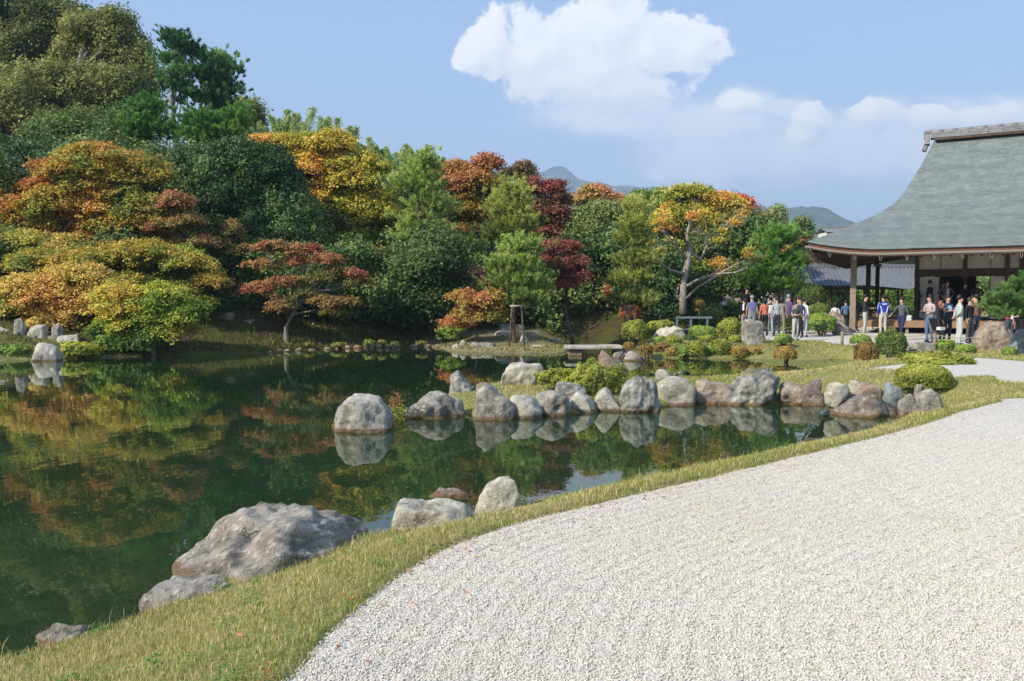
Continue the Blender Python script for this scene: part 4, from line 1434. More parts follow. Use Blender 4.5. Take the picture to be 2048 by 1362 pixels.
tree('evergreen_tree', 'grey-green round tree at the right end of the hilltop', 68, (470, 470, 240), [(478, 235, 46, 50), (440, 262, 55, 45), (505, 262, 22, 40)], 'ball', HILLG, 5.0, 17, 18, HB, r0=.3)
tree('evergreen_tree', 'shaded dark evergreen between the forked tree and the tall firs', 60, (275, 275, 190), [(275, 195, 40, 60), (300, 150, 20, 22), (250, 235, 50, 45)], 'ball', DARKG, 6, 18, 19, HB, M_GLOSS, r0=.3)
# ---- tall firs
FG = 'tall firs on the slope'
tree('fir_tree', 'tallest fir with a bare pale trunk against the sky', 50, (365, 362, 62), [(350, 78, 30, 18), (368, 100, 36, 16), (345, 122, 32, 15), (368, 145, 38, 14), (352, 172, 30, 12), (385, 190, 36, 12)], 'pine', FIRG, 6.5, 16, 21, FG, bark=M_BARKP, r0=.22, fill=1.1, cov=1.3, nl=12, twist=.1)
tree('fir_tree', 'second tall fir with a flattened crown beside the tallest', 51, (445, 438, 112), [(430, 120, 38, 14), (448, 140, 40, 16), (420, 160, 34, 14), (452, 178, 36, 14), (425, 200, 42, 16), (455, 215, 30, 12)], 'pine', FIRG, 6.5, 16, 22, FG, bark=M_BARKP, r0=.2, fill=1.15, cov=1.3, nl=12, twist=.1)
tree('fir_tree', 'bushy bright green fir left of the tall bare trunk', 46, (305, 300, 205), [(298, 215, 30, 26), (285, 245, 44, 26), (318, 262, 52, 28), (275, 275, 30, 18)], 'pine', [(.03, .09, .02), (.06, .16, .028), (.12, .24, .045), (.2, .3, .06)], 6.5, 18, 23, FG, r0=.18, fill=1.2, cov=1.4)
tree('fir_tree', 'low bushy fir right of the tall bare trunk', 45, (420, 420, 225), [(405, 240, 40, 24), (440, 262, 52, 24), (395, 275, 50, 18), (470, 235, 28, 20)], 'pine', [(.03, .09, .02), (.06, .16, .028), (.12, .24, .045), (.2, .3, .06)], 6.5, 18, 24, FG, r0=.18, fill=1.2, cov=1.4)
# ---- bamboo beyond the crest
bam = [(545, 250, 26, 24), (592, 240, 20, 30), (640, 245, 34, 22), (690, 265, 18, 26), (735, 285, 24, 26), (752, 300, 30, 22), (800, 312, 30, 20), (832, 325, 30, 34), (868, 335, 28, 26), (985, 350, 14, 20)]
bl = ['leftmost', 'tallest feathery', 'wide bushy', 'small leaning', 'narrow arching', 'low dense', 'pale low', 'star-topped', 'last', 'lone thin']
bw = ['above the orange maple crest beside the grey-green tree', 'rising above the gold maple into the sky', 'directly above the gold maple', 'to the right of the gold maple top', 'on the falling ridge right of the gold maple',
      'in front of the ridge above the pines', 'on the ridge above the long-needled pine', 'above the long-needled pine', 'of the ridge, left of the brown maple', 'between the brown and the red maple']
def bamboo(label, x, y, rx, ry, D, seed):
    r = np.random.default_rng(seed)
    k = D / F_PX
    bx = AT(x, 600, D)[0]; bz = H(bx, D)
    root = thing('bamboo', label, 'bamboo', (bx, D, bz), group='bamboo along the ridge')
    top = AT(x, y - ry, D)[2] - bz
    mb = MB(); C_, N_, T_ = [], [], []
    for q in range(15):
        a = r.uniform(0, 6.28); hh = top * 1.10 * r.uniform(.84, 1.0)
        off = np.array([r.normal(0, rx * k * .8), r.normal(0, .8), 0])
        lean = np.array([math.cos(a), math.sin(a) * .5, 0]) * r.uniform(.5, 1.5)
        pts = [off + lean * (s ** 3) + np.array([0, 0, hh * (s - .10 * s ** 5)]) for s in np.linspace(0, 1, 9)]
        mb.tube(pts, list(np.linspace(.05, .01, 9)), 5)
        n = 560
        s_ = 1 - .62 * r.random(n) ** 1.3
        i0 = np.minimum((s_ * 8).astype(int), 7); f = (s_ * 8 - i0)[:, None]
        P = np.array(pts)
        c = P[i0] * (1 - f) + P[i0 + 1] * f
        w_ = (.12 + .85 * (1 - s_))[:, None]
        tg = r.normal(size=(40, 3)); tg = tg[r.integers(0, 40, n)]
        c = c + (tg * .7 + r.normal(0, .35, (n, 3))) * w_ * np.array([1, 1, .5]) - np.array([0, 0, .12])
        C_.append(c); N_.append(r.normal(size=(n, 3)) + np.array([0, 0, .6])); T_.append(.5 + r.normal(0, .2) + r.normal(0, .15, n))
    c = np.concatenate(C_); nn = np.concatenate(N_); tt = np.concatenate(T_)
    V, Cc = quads(c, nn, r.uniform(.16, .30, len(c)), pal(BAMB, tt), seed, aspect=.30)
    link('foliage', crown_mesh('foliage', V, np.clip(Cc, .004, .9), 4), M_LEAF, root)
    mb.build('culm', M_BARK, root, smooth=True)
    tri_count[0] += len(c) * 2


for i, (x, y, rx, ry) in enumerate(bam):
    bamboo('%s bamboo clump %s' % (bl[i], bw[i]), x, y, rx, ry, 58 + (i % 3) * 2, 40 + i)
# ---- background evergreens that close the view between the showy trees
FB = 'evergreens closing the slope behind the maples'
bgt_all = [(-60, 520, 90, 120, 38), (60, 470, 90, 80, 41), (330, 330, 90, 60, 44), (210, 330, 80, 50, 45), (430, 520, 100, 90, 43), (620, 480, 90, 90, 47), (760, 520, 90, 90, 46), (880, 530, 80, 100, 45), (960, 500, 80, 100, 47),
       (1060, 560, 80, 80, 44), (1130, 500, 80, 80, 49), (1250, 540, 90, 80, 47), (1340, 560, 80, 70, 50), (1440, 560, 90, 70, 50), (1520, 555, 50, 60, 50), (350, 600, 80, 50, 40), (640, 590, 120, 50, 42), (780, 600, 90, 50, 41), (1180, 600, 60, 40, 42)]
bn = ['at the left margin behind the yellow maple', 'behind the upper left of the great orange maple', 'between the orange maple top and the firs', 'above the orange maple top', 'in the gap right of the orange maple',
      'under the gold maple crown', 'behind the trunk of the long-needled pine', 'in the shade left of the brown maple', 'in the shade under the brown maple', 'behind the propped pine', 'behind the red maples',
      'left of the silvery bare tree', 'behind the silvery bare tree', 'right behind the silvery bare tree', 'behind the visitors under the pine', 'low in the shade behind the left bank', 'low behind the russet maple',
      'low behind the moss bank', 'low left of the young pine']
for i, (x, y, rx, ry, D) in []:
    tree('evergreen_tree', 'dark evergreen %s' % bn[i], D, (x, x, y), [(x, y, rx, ry), (x + rx * .4, y + ry * .5, rx * .6, ry * .5)], 'ball', DARKG if i % 3 else MIDG, 7.0, 24, 60 + i, FB, M_GLOSS, r0=.2, fill=.75, cov=1.6, nl=5)
# ---- the shaded wood: copies of four evergreens, closed behind everything
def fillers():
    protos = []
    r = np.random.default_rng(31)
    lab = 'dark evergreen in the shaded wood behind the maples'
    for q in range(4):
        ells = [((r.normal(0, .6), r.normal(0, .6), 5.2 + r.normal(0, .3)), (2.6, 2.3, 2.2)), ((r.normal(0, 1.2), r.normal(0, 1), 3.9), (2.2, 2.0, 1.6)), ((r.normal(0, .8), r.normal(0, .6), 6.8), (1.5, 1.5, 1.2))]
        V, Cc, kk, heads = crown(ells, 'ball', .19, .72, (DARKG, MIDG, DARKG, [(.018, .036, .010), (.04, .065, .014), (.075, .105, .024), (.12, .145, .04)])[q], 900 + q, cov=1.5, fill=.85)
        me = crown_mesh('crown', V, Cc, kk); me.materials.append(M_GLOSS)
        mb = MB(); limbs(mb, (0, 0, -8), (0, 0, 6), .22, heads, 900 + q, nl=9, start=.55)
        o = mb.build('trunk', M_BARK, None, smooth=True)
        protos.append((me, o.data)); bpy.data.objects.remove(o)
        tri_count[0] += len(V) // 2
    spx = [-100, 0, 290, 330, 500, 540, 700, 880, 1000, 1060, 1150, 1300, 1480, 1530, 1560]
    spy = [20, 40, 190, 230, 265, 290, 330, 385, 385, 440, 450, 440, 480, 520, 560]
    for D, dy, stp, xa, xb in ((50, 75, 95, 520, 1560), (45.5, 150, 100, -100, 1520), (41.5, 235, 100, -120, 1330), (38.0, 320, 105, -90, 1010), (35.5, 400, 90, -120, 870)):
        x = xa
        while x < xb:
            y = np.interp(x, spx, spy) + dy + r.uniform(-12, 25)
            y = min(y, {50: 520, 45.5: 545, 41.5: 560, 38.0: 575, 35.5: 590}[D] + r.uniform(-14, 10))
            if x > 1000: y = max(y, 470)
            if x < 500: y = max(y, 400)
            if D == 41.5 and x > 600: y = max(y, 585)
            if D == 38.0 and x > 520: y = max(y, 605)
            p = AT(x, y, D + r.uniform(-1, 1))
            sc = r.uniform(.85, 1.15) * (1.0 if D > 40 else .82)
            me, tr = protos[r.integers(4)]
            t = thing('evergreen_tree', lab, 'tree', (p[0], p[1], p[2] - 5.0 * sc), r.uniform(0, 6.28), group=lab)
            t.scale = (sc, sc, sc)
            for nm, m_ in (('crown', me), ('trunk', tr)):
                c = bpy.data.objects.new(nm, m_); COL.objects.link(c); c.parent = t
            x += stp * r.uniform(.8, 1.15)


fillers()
# ---- the great orange maple and its neighbours on the left bank
tree('maple_tree', 'great orange maple with layered branches on the left bank', 35, (215, 205, 330), [(200, 330, 125, 55), (260, 345, 80, 50), (140, 400, 130, 70), (270, 430, 125, 70), (60, 440, 90, 45), (180, 500, 150, 55), (330, 500, 80, 45), (20, 400, 60, 40)],
     'pad', ORANGE, 5.2, 18, 101, None, bark=M_BARKP, r0=.24, cov=2.0, fill=1.0, nl=22, depth=.55)
tree('maple_tree', 'yellow-orange maple leaning over the rocks at the left edge', 30, (160, 110, 590), [(110, 575, 80, 42), (55, 565, 56, 32), (170, 600, 66, 44), (25, 610, 66, 34), (120, 635, 60, 30), (160, 540, 60, 26), (200, 575, 50, 34), (90, 660, 50, 18)], 'pad',
     [(.12, .15, .02), (.24, .24, .035), (.38, .30, .06), (.44, .28, .07), (.40, .20, .06)], 5.2, 24, 102, None, r0=.2, cov=2.0, nl=12, depth=.6)
tree('maple_tree', 'low yellow-green maple hanging over the water from a crooked pale trunk', 28.5, (302, 285, 590), [(240, 595, 66, 42), (310, 600, 70, 42), (270, 640, 80, 36), (350, 628, 56, 36), (215, 660, 44, 26), (250, 672, 60, 22), (390, 615, 26, 22), (320, 660, 60, 20)], 'pad', YGREEN, 5.0, 15, 103, None, bark=M_BARKP, r0=.10, cov=2.0, nl=12, depth=.6)
tree('maple_tree', 'green maple just right of the great orange maple', 33, (345, 345, 520), [(360, 525, 58, 42), (330, 555, 50, 34), (400, 540, 32, 30)], 'pad', [(.05, .10, .015), (.10, .17, .02), (.20, .26, .03), (.34, .34, .04)], 5.0, 15, 104, None, r0=.12, cov=2.0, depth=.7)
tree('maple_tree', 'olive and orange maple filling the space under the great orange maple', 33.5, (240, 235, 520), [(120, 500, 90, 36), (200, 540, 110, 36), (60, 480, 70, 30), (290, 560, 60, 26), (30, 530, 60, 28)], 'pad', [(.09, .13, .02), (.19, .21, .035), (.32, .28, .05), (.38, .26, .07)], 5.2, 15, 133, None, r0=.14, cov=2.0, nl=12, depth=.6)
tree('maple_tree', 'broad gold-green maple filling the shade between the orange maple and the shore', 31.8, (330, 300, 520), [(80, 520, 80, 28), (180, 520, 90, 30), (280, 500, 80, 28), (370, 520, 60, 26), (250, 560, 90, 28), (350, 570, 60, 26), (400, 600, 40, 22), (420, 555, 30, 18)], 'pad', [(.06, .10, .015), (.12, .16, .02), (.22, .22, .03), (.32, .24, .035), (.36, .20, .04)], 5.0, 17, 138, None, r0=.12, cov=2.0, nl=12, depth=.6)
tree('maple_tree', 'reddish brown maple sprays at the right shoulder of the great orange maple', 34, (380, 385, 450), [(350, 400, 40, 20), (380, 440, 40, 18), (330, 450, 50, 20), (400, 480, 34, 14)], 'pad', RUSSET, 5.0, 12, 134, None, r0=.09, cov=1.9, nl=8)
tree('maple_tree', 'low orange-green maple in front of the gold maple trunk', 38, (700, 705, 540), [(690, 520, 60, 24), (740, 545, 60, 24), (640, 530, 40, 18), (720, 500, 50, 20)], 'pad', GOLD, 5.0, 13, 135, None, r0=.09, cov=1.9, nl=8)
tree('maple_tree', 'green and rust maple low in the middle of the grove', 40, (925, 925, 500), [(915, 490, 50, 24), (940, 520, 50, 26), (900, 540, 40, 24)], 'pad', [(.05, .09, .02), (.10, .15, .03), (.18, .2, .04), (.28, .19, .06)], 5.0, 12, 136, None, r0=.09, cov=1.9, nl=8)
tree('maple_tree', 'pale yellow-green maple behind the silvery bare tree', 43.5, (1350, 1350, 500), [(1340, 500, 50, 34), (1390, 540, 60, 26), (1450, 530, 50, 30), (1320, 450, 30, 30)], 'pad', OLIVEM, 5.0, 13, 137, None, r0=.1, cov=1.9, nl=8)
tree('maple_tree', 'crimson maple spray low at the left edge', 32, (10, 10, 590), [(15, 590, 45, 20)], 'pad', RED, 5, 12, 105, None, r0=.07, cov=1.8, nl=4)
tree('camellia_tree', 'dense dark green broadleaf tree between the orange and gold maples', 39, (500, 490, 360), [(490, 330, 105, 50), (440, 390, 95, 80), (550, 400, 85, 85), (490, 470, 110, 70), (400, 330, 60, 40), (590, 450, 50, 60)], 'ball', DARKG, 5.6, 24, 106, None, M_GLOSS, r0=.28, cov=1.9, fill=1.0, nl=12, depth=.7)
tree('maple_tree', 'large gold maple reaching above the dark broadleaf tree', 43, (700, 660, 330), [(650, 285, 80, 34), (560, 280, 62, 24), (620, 330, 90, 40), (700, 350, 90, 60), (740, 420, 85, 60), (700, 480, 100, 50), (760, 520, 60, 40), (680, 400, 70, 50)], 'pad', GOLD, 5.2, 18, 107, None, r0=.26, cov=2.0, nl=20, depth=.6)
tree('maple_tree', 'small russet maple on a slim pale trunk at the far bank', 32.2, (573, 575, 560), [(548, 493, 46, 12), (612, 497, 40, 10), (655, 515, 36, 10), (530, 528, 40, 12), (600, 520, 30, 10), (690, 545, 46, 14), (718, 560, 26, 12), (640, 552, 32, 10), (570, 560, 40, 14), (515, 575, 40, 14), (605, 588, 30, 10), (650, 600, 46, 12), (700, 600, 24, 10), (665, 620, 26, 10), (560, 608, 34, 12)],
     'pad', RUSSET, 4.6, 12, 108, None, bark=M_BARKP, r0=.10, cov=1.9, nl=16, depth=.7, fill=.8)
tree('maple_tree', 'brownish maple sprig in front of the dark broadleaf tree', 35, (455, 470, 470), [(465, 458, 22, 24), (450, 480, 26, 14), (475, 500, 40, 16)], 'pad', RUSSET, 4.6, 11, 109, None, r0=.05, cov=1.8, nl=5)
# ---- pines and maples in the middle
tree('pine_tree', 'tall bright green pine with long needles right of the gold maple', 40, (812, 845, 330), [(848, 330, 24, 26), (835, 365, 50, 30), (862, 410, 44, 36), (845, 460, 55, 40), (860, 510, 50, 36), (835, 545, 44, 30), (872, 560, 34, 26)], 'pine', PINEG, 9, 19, 110, None, r0=.14, cov=1.2, fill=1.2, nl=16)
tree('maple_tree', 'tall brown-green maple in the middle of the grove', 44, (935, 935, 350), [(975, 325, 36, 24), (910, 335, 50, 22), (940, 365, 72, 36), (930, 415, 70, 40), (985, 390, 32, 36), (930, 460, 60, 30)], 'pad', BROWNM, 5, 15, 111, None, r0=.2, cov=1.9, nl=16, depth=.7)
tree('maple_tree', 'distant thin maple poking above the red one', 56, (1045, 1045, 340), [(1045, 333, 24, 16), (1020, 342, 20, 7), (1055, 350, 24, 10)], 'pad', [(.05, .07, .02), (.10, .09, .03), (.18, .12, .05), (.2, .1, .05)], 4.4, 11, 112, None, r0=.1, cov=1.4, nl=10)
tree('maple_tree', 'bright red maple in the middle of the grove', 42, (1090, 1085, 380), [(1065, 375, 30, 26), (1105, 372, 26, 20), (1080, 420, 46, 36), (1120, 395, 22, 26), (1090, 455, 44, 26), (1115, 430, 30, 30)], 'pad', RED, 4.8, 12, 113, None, r0=.14, cov=1.9, nl=12)
tree('maple_tree', 'deep crimson maple overhanging the moss, right of the propped pine', 34, (1150, 1135, 500), [(1125, 490, 40, 16), (1135, 525, 50, 20), (1150, 548, 34, 18), (1100, 520, 32, 14), (1130, 565, 36, 12)], 'pad', RED, 4.6, 12, 114, None, r0=.09, cov=1.9, nl=10)
tree('pine_tree', 'slender yellow-green pine left of the bright red maple', 38, (1030, 1025, 380), [(1025, 385, 16, 20), (1015, 420, 42, 24), (1035, 455, 44, 26), (1000, 470, 36, 24), (1020, 395, 24, 18)], 'pine', PINEY, 9, 16, 115, None, bark=M_BARKP, r0=.09, cov=1.2, fill=1.2, nl=12)
tree('pine_tree', 'young pine propped by a wooden frame on the far island', 32.4, (1030, 1036, 480), [(1040, 495, 44, 22), (1025, 530, 60, 26), (1055, 560, 44, 26), (1010, 560, 40, 22), (1050, 600, 34, 26), (1070, 580, 24, 24)], 'pine', PINEG, 8.5, 16, 116, None, bark=M_BARKR, r0=.10, cov=1.2, fill=1.15, nl=16, twist=.2)
tree('maple_tree', 'small salmon-orange maple by the water left of the propped pine', 32.6, (955, 950, 590), [(925, 590, 36, 14), (960, 600, 50, 22), (985, 590, 30, 18), (940, 630, 44, 24), (985, 625, 34, 20), (915, 640, 26, 16)], 'pad', [(.12, .14, .03), (.26, .20, .04), (.32, .18, .05), (.34, .14, .055), (.26, .085, .05)], 4.4, 11, 117, None, r0=.06, cov=1.9, nl=12)
tree('maple_tree', 'dull pink-brown maple behind the propped pine', 36, (965, 950, 545), [(935, 545, 34, 18), (975, 560, 40, 20), (950, 575, 44, 14), (990, 540, 26, 16)], 'pad', [(.10, .11, .03), (.20, .14, .05), (.30, .17, .08), (.32, .14, .09)], 4.4, 11, 118, None, r0=.08, cov=1.8, nl=8)
tree('camellia_tree', 'dark glossy broadleaf tree right of the red maple', 42, (1200, 1190, 440), [(1195, 445, 66, 36), (1170, 480, 50, 40), (1230, 490, 46, 50), (1205, 530, 60, 44)], 'ball', MIDG, 5.2, 20, 119, None, M_GLOSS, r0=.2, cov=1.9, nl=10, depth=.7)
tree('maple_tree', 'rusty round-headed tree on the skyline above the dark broadleaf', 50, (1215, 1215, 400), [(1180, 395, 34, 26), (1225, 405, 40, 28), (1250, 430, 26, 40), (1195, 380, 30, 14)], 'pad', [(.12, .13, .03), (.24, .20, .04), (.34, .19, .06), (.38, .17, .07)], 4.6, 12, 120, None, r0=.15, cov=1.9)
tree('maple_tree', 'greenish tree on the skyline left of the big spreading maple', 52, (1290, 1290, 400), [(1280, 400, 30, 26), (1320, 395, 34, 24), (1300, 430, 40, 30)], 'pad', [(.07, .12, .02), (.14, .20, .04), (.22, .27, .05), (.30, .30, .07)], 4.6, 11, 121, None, r0=.15, cov=1.8)
tree('pine_tree', 'slim young pine with a support frame, left of the silvery tree', 35, (1262, 1270, 400), [(1270, 415, 10, 20), (1270, 445, 22, 24), (1265, 480, 34, 26), (1272, 520, 40, 24), (1255, 560, 44, 24), (1270, 600, 50, 22)], 'pine', PINEY, 9, 15, 122, None, bark=M_BARKP, r0=.06, cov=1.1, fill=1.1, nl=14, twist=.15)
tree('maple_tree', 'big spreading gold maple with a red right flank on the skyline', 45, (1400, 1400, 430), [(1380, 385, 62, 24), (1440, 400, 50, 28), (1370, 430, 80, 40), (1440, 450, 70, 50), (1400, 490, 90, 40), (1470, 500, 50, 50), (1350, 480, 50, 40)], 'pad', OLIVEM, 5, 15, 123, None, r0=.24, cov=2.0, nl=18, depth=.6)
tree('maple_tree', 'scarlet maple at the right flank of the big spreading one', 47, (1500, 1495, 440), [(1488, 420, 22, 34), (1500, 450, 26, 30), (1475, 400, 16, 16)], 'pad', [(.25, .10, .03), (.38, .09, .035), (.46, .10, .04)], 4.6, 11, 124, None, r0=.1, cov=1.8)
tree('pine_tree', 'bright pine with cloud-like pads beside the tiled corridor', 42, (1555, 1560, 470), [(1560, 470, 34, 20), (1540, 495, 34, 18), (1585, 520, 34, 14), (1545, 540, 50, 18), (1520, 560, 40, 20), (1560, 570, 40, 16), (1530, 520, 30, 18)], 'pine', [(.05, .12, .02), (.09, .2, .03), (.15, .28, .05), (.24, .34, .08)], 8, 15, 125, None, bark=M_BARKR, r0=.12, cov=1.2, fill=1.2, nl=12)
tree('pine_tree', 'small round-topped tree before the right-hand mountain', 60, (1550, 1550, 430), [(1551, 432, 18, 20), (1548, 455, 14, 16)], 'ball', [(.06, .1, .03), (.11, .16, .05), (.16, .2, .07), (.2, .24, .09)], 4.2, 10, 126, None, r0=.1)
tree('broadleaf_tree', 'small green tree left of the temple roof tip', 62, (1606, 1606, 455), [(1605, 450, 17, 15), (1602, 470, 12, 14), (1612, 462, 12, 10)], 'ball', [(.05, .09, .03), (.09, .14, .04), (.14, .18, .06), (.18, .21, .08)], 4.2, 9, 127, None, r0=.1)
tree('maple_tree', 'brown maple on the skyline behind the pine pads', 55, (1530, 1530, 440), [(1520, 440, 24, 22), (1500, 465, 30, 26)], 'pad', BROWNM, 4.6, 11, 128, None, r0=.1)
tree('maple_tree', 'dark reddish maple left of the temple roof tip', 54, (1580, 1580, 470), [(1585, 475, 34, 16), (1600, 490, 24, 12)], 'pad', [(.10, .09, .03), (.18, .10, .04), (.22, .09, .05)], 4.6, 11, 129, None, r0=.1)
tree('maple_tree', 'red maple behind the roof of the tiled corridor', 64, (1590, 1590, 500), [(1590, 503, 30, 16), (1625, 520, 22, 18)], 'pad', [(.28, .12, .03), (.40, .12, .04), (.44, .20, .04)], 4.6, 11, 130, None, r0=.1)
tree('broadleaf_tree', 'sunlit green trees seen through the open corridor', 68, (1760, 1760, 610), [(1700, 600, 90, 40), (1790, 600, 90, 40), (1640, 610, 60, 30), (1900, 600, 90, 40)], 'ball', AZG, 5.5, 18, 131, None, r0=.15, nl=6)
tree('broadleaf_tree', 'green tree behind the eave corner of the great hall', 67, (1660, 1660, 520), [(1650, 530, 46, 24), (1700, 535, 50, 24)], 'ball', MIDG, 5, 15, 132, None, r0=.15, nl=6)


# ---- silvery bare tree
def bare_tree():
    D = 38.3
    bx = AT(1366, 600, D)[0]; bz = H(bx, D)
    root = thing('bare_tree', 'silvery tree with nearly bare twisting branches above the white railing', 'tree', (bx, D, bz))
    O = np.array([bx, D, bz])
    mb = MB()
    r = np.random.default_rng(5)
    def br(path, r0, r1, dys=None):
        n = len(path)
        pts = [AT(p[0], p[1], D + (dys[i] if dys else 0)) - O for i, p in enumerate(path)]
        mb.tube(pts, list(np.linspace(r0, r1, n)), 7)
        return pts
    br([(1366, 628), (1366, 590), (1368, 560), (1376, 520), (1380, 495)], .19, .12)
    br([(1380, 500), (1374, 470), (1380, 445), (1376, 425)], .11, .03)
    br([(1378, 500), (1400, 520), (1415, 490), (1440, 465), (1462, 440)], .10, .04, [0, .3, .5, .6, .8])
    br([(1376, 520), (1360, 500), (1345, 485), (1330, 470)], .08, .03, [0, -.3, -.5, -.8])
    br([(1370, 548), (1340, 540), (1325, 530), (1310, 512), (1300, 500)], .07, .02, [0, -.4, -.7, -1, -1.1])
    br([(1368, 575), (1395, 560), (1430, 548), (1470, 545), (1495, 535)], .08, .025, [0, -.5, -.9, -1.2, -1.3])
    br([(1370, 600), (1395, 575), (1420, 560), (1450, 540), (1490, 520)], .07, .02, [0, -.8, -1.2, -1.4, -1.6])
    br([(1366, 605), (1352, 590), (1358, 570), (1372, 545)], .09, .05, [0, .2, .3, .2])
    br([(1384, 495), (1396, 470), (1402, 445)], .05, .015, [0, .3, .5])
    starts = [(1330, 470), (1345, 485), (1300, 500), (1310, 512), (1325, 530), (1376, 440), (1380, 455), (1374, 470), (1462, 440), (1440, 465), (1415, 490), (1495, 535), (1470, 545), (1430, 548), (1450, 540), (1420, 560), (1396, 470), (1490, 520)]
    heads = []
    for s in starts:
        for q in range(6):
            sgn = np.sign(s[0] - 1370)
            a = (s[0], s[1])
            b = (a[0] + r.uniform(-12, 16) + sgn * 8, a[1] - r.uniform(4, 20))
            c = (b[0] + r.uniform(-12, 14) + sgn * 8, b[1] - r.uniform(2, 22))
            dz = r.uniform(-1, .6)
            pts = br([a, b, c], .022, .006, [0, dz * .5, dz])
            heads.append(pts[-1])
    mb.build('trunk', M_BARKP, root, smooth=True)
    ells = [(h, (.28, .28, .2)) for h in heads[::5]]
    V, Cc, kk, _ = crown(ells, 'pad', 4.5 * D / F_PX, .2, OLIVEM, 9, cov=.45, fill=.5)
    link('crown', crown_mesh('crown', V, Cc, kk), M_LEAF, root)


bare_tree()


# ---- wooden props of the two young pines
def prop_frame(label, px0, px1, ybar, ybase, D, seed):
    a = AT(px0, ybar, D); b = AT(px1, ybar, D)
    cx = (a[0] + b[0]) / 2
    zb = H(cx, D)
    t = thing('tree_prop', label, 'tree support', (cx, D, zb))
    h = a[2] - zb; wdt = b[0] - a[0]
    MB().tube([(-wdt / 2 * 1.15, 0, h), (wdt / 2 * 1.15, 0, h)], .045, 7).build('crossbar', M_BARKP, t, smooth=True)
    for s in (-1, 1):
        for yy in (-.55, ):
            MB().tube([(s * wdt * .38, 0, h - .02), (s * wdt * .62, yy, -.2)], .035, 7).build('leg', M_BARK, t, smooth=True)
    MB().tube([(0.05, .05, h * .5), (-wdt * .1, .5, -.2)], .03, 7).build('leg', M_BARK, t, smooth=True)


prop_frame('wooden prop with a crossbar holding the young pine on the far island', 1021, 1046, 612, 680, 31.9, 1)
prop_frame('dark wooden prop at the foot of the slim young pine', 1248, 1270, 613, 660, 34.7, 2)


# ------------------------------------------------------------ shrubs
def shrub(label, px0, px1, ytop, ybase, palette, seed, D=None, zb=None, leafpx=4.2, rough=.10, cov=2.6, group=None, name='azalea_shrub', flat=1.0, dr=.85, sprawl=False, gloss=False):
    xm = (px0 + px1) / 2
    if D is None:
        D = G(xm, ybase, zb if zb is not None else 0.0)[1]
    k = D / F_PX
    W = (px1 - px0) * k
    zb_ = AT(xm, ybase, D)[2]
    Dp = W * dr
    Hh = AT(xm, ytop, D + Dp * .45)[2] - zb_
    Hh = max(Hh, .12)
    cx = AT(xm, ybase, D + Dp * .4)[0]
    r = np.random.default_rng(seed)
    leaf = leafpx * k
    n = int(cov * 1.6 * (W / 2 * Hh * 3.14 + W * Dp * .8) / (leaf * leaf * .40))
    n = min(n, 26000)
    d = r.normal(size=(n, 3)); d /= np.linalg.norm(d, axis=1)[:, None]
    d[:, 2] = np.where(d[:, 2] < -.25, -d[:, 2], d[:, 2])
    lump = 1 + rough * fbm(d * 2.2 + seed % 23, 3, seed % 7)
    if sprawl:
        lump = 1 + .34 * fbm(d * 2.6 + seed % 23, 3, seed % 7)
    rr = lump * (1 - .17 * r.random(n) ** 1.5) * (1 + (r.random(n) < .06) * r.uniform(0, .07, n))
    pw = d.copy()
    pw[:, 2] = np.sign(d[:, 2]) * np.abs(d[:, 2]) ** (.8)
    P = np.column_stack([pw[:, 0] * rr * W / 2, pw[:, 1] * rr * Dp / 2, Hh * (.36 + .64 * pw[:, 2] * rr)])
    nn = d * np.array([1 / W, 1 / Dp, .7 / Hh]) * W + r.normal(0, .65, (n, 3))
    pn = fbm(P / (W * .22) + seed, 2, 3)
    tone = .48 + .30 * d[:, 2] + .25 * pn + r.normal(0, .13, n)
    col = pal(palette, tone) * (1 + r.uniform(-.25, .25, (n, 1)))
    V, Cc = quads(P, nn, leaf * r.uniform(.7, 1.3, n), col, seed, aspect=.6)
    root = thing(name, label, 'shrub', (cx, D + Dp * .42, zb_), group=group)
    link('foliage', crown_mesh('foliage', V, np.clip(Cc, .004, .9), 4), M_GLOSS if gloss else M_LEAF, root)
    tri_count[0] += n * 2
    mb = MB()
    for q in range(7):
        a = r.uniform(0, 6.28); e = (math.cos(a) * W * .32, math.sin(a) * Dp * .32, Hh * .75)
        mb.tube([(math.cos(a) * .03, math.sin(a) * .03, -.15), (e[0] * .5, e[1] * .5, Hh * .35), e], [.02 + W * .012, .015, .005], 5)
    mb.build('stem', M_BARK, root, smooth=True)
    return root


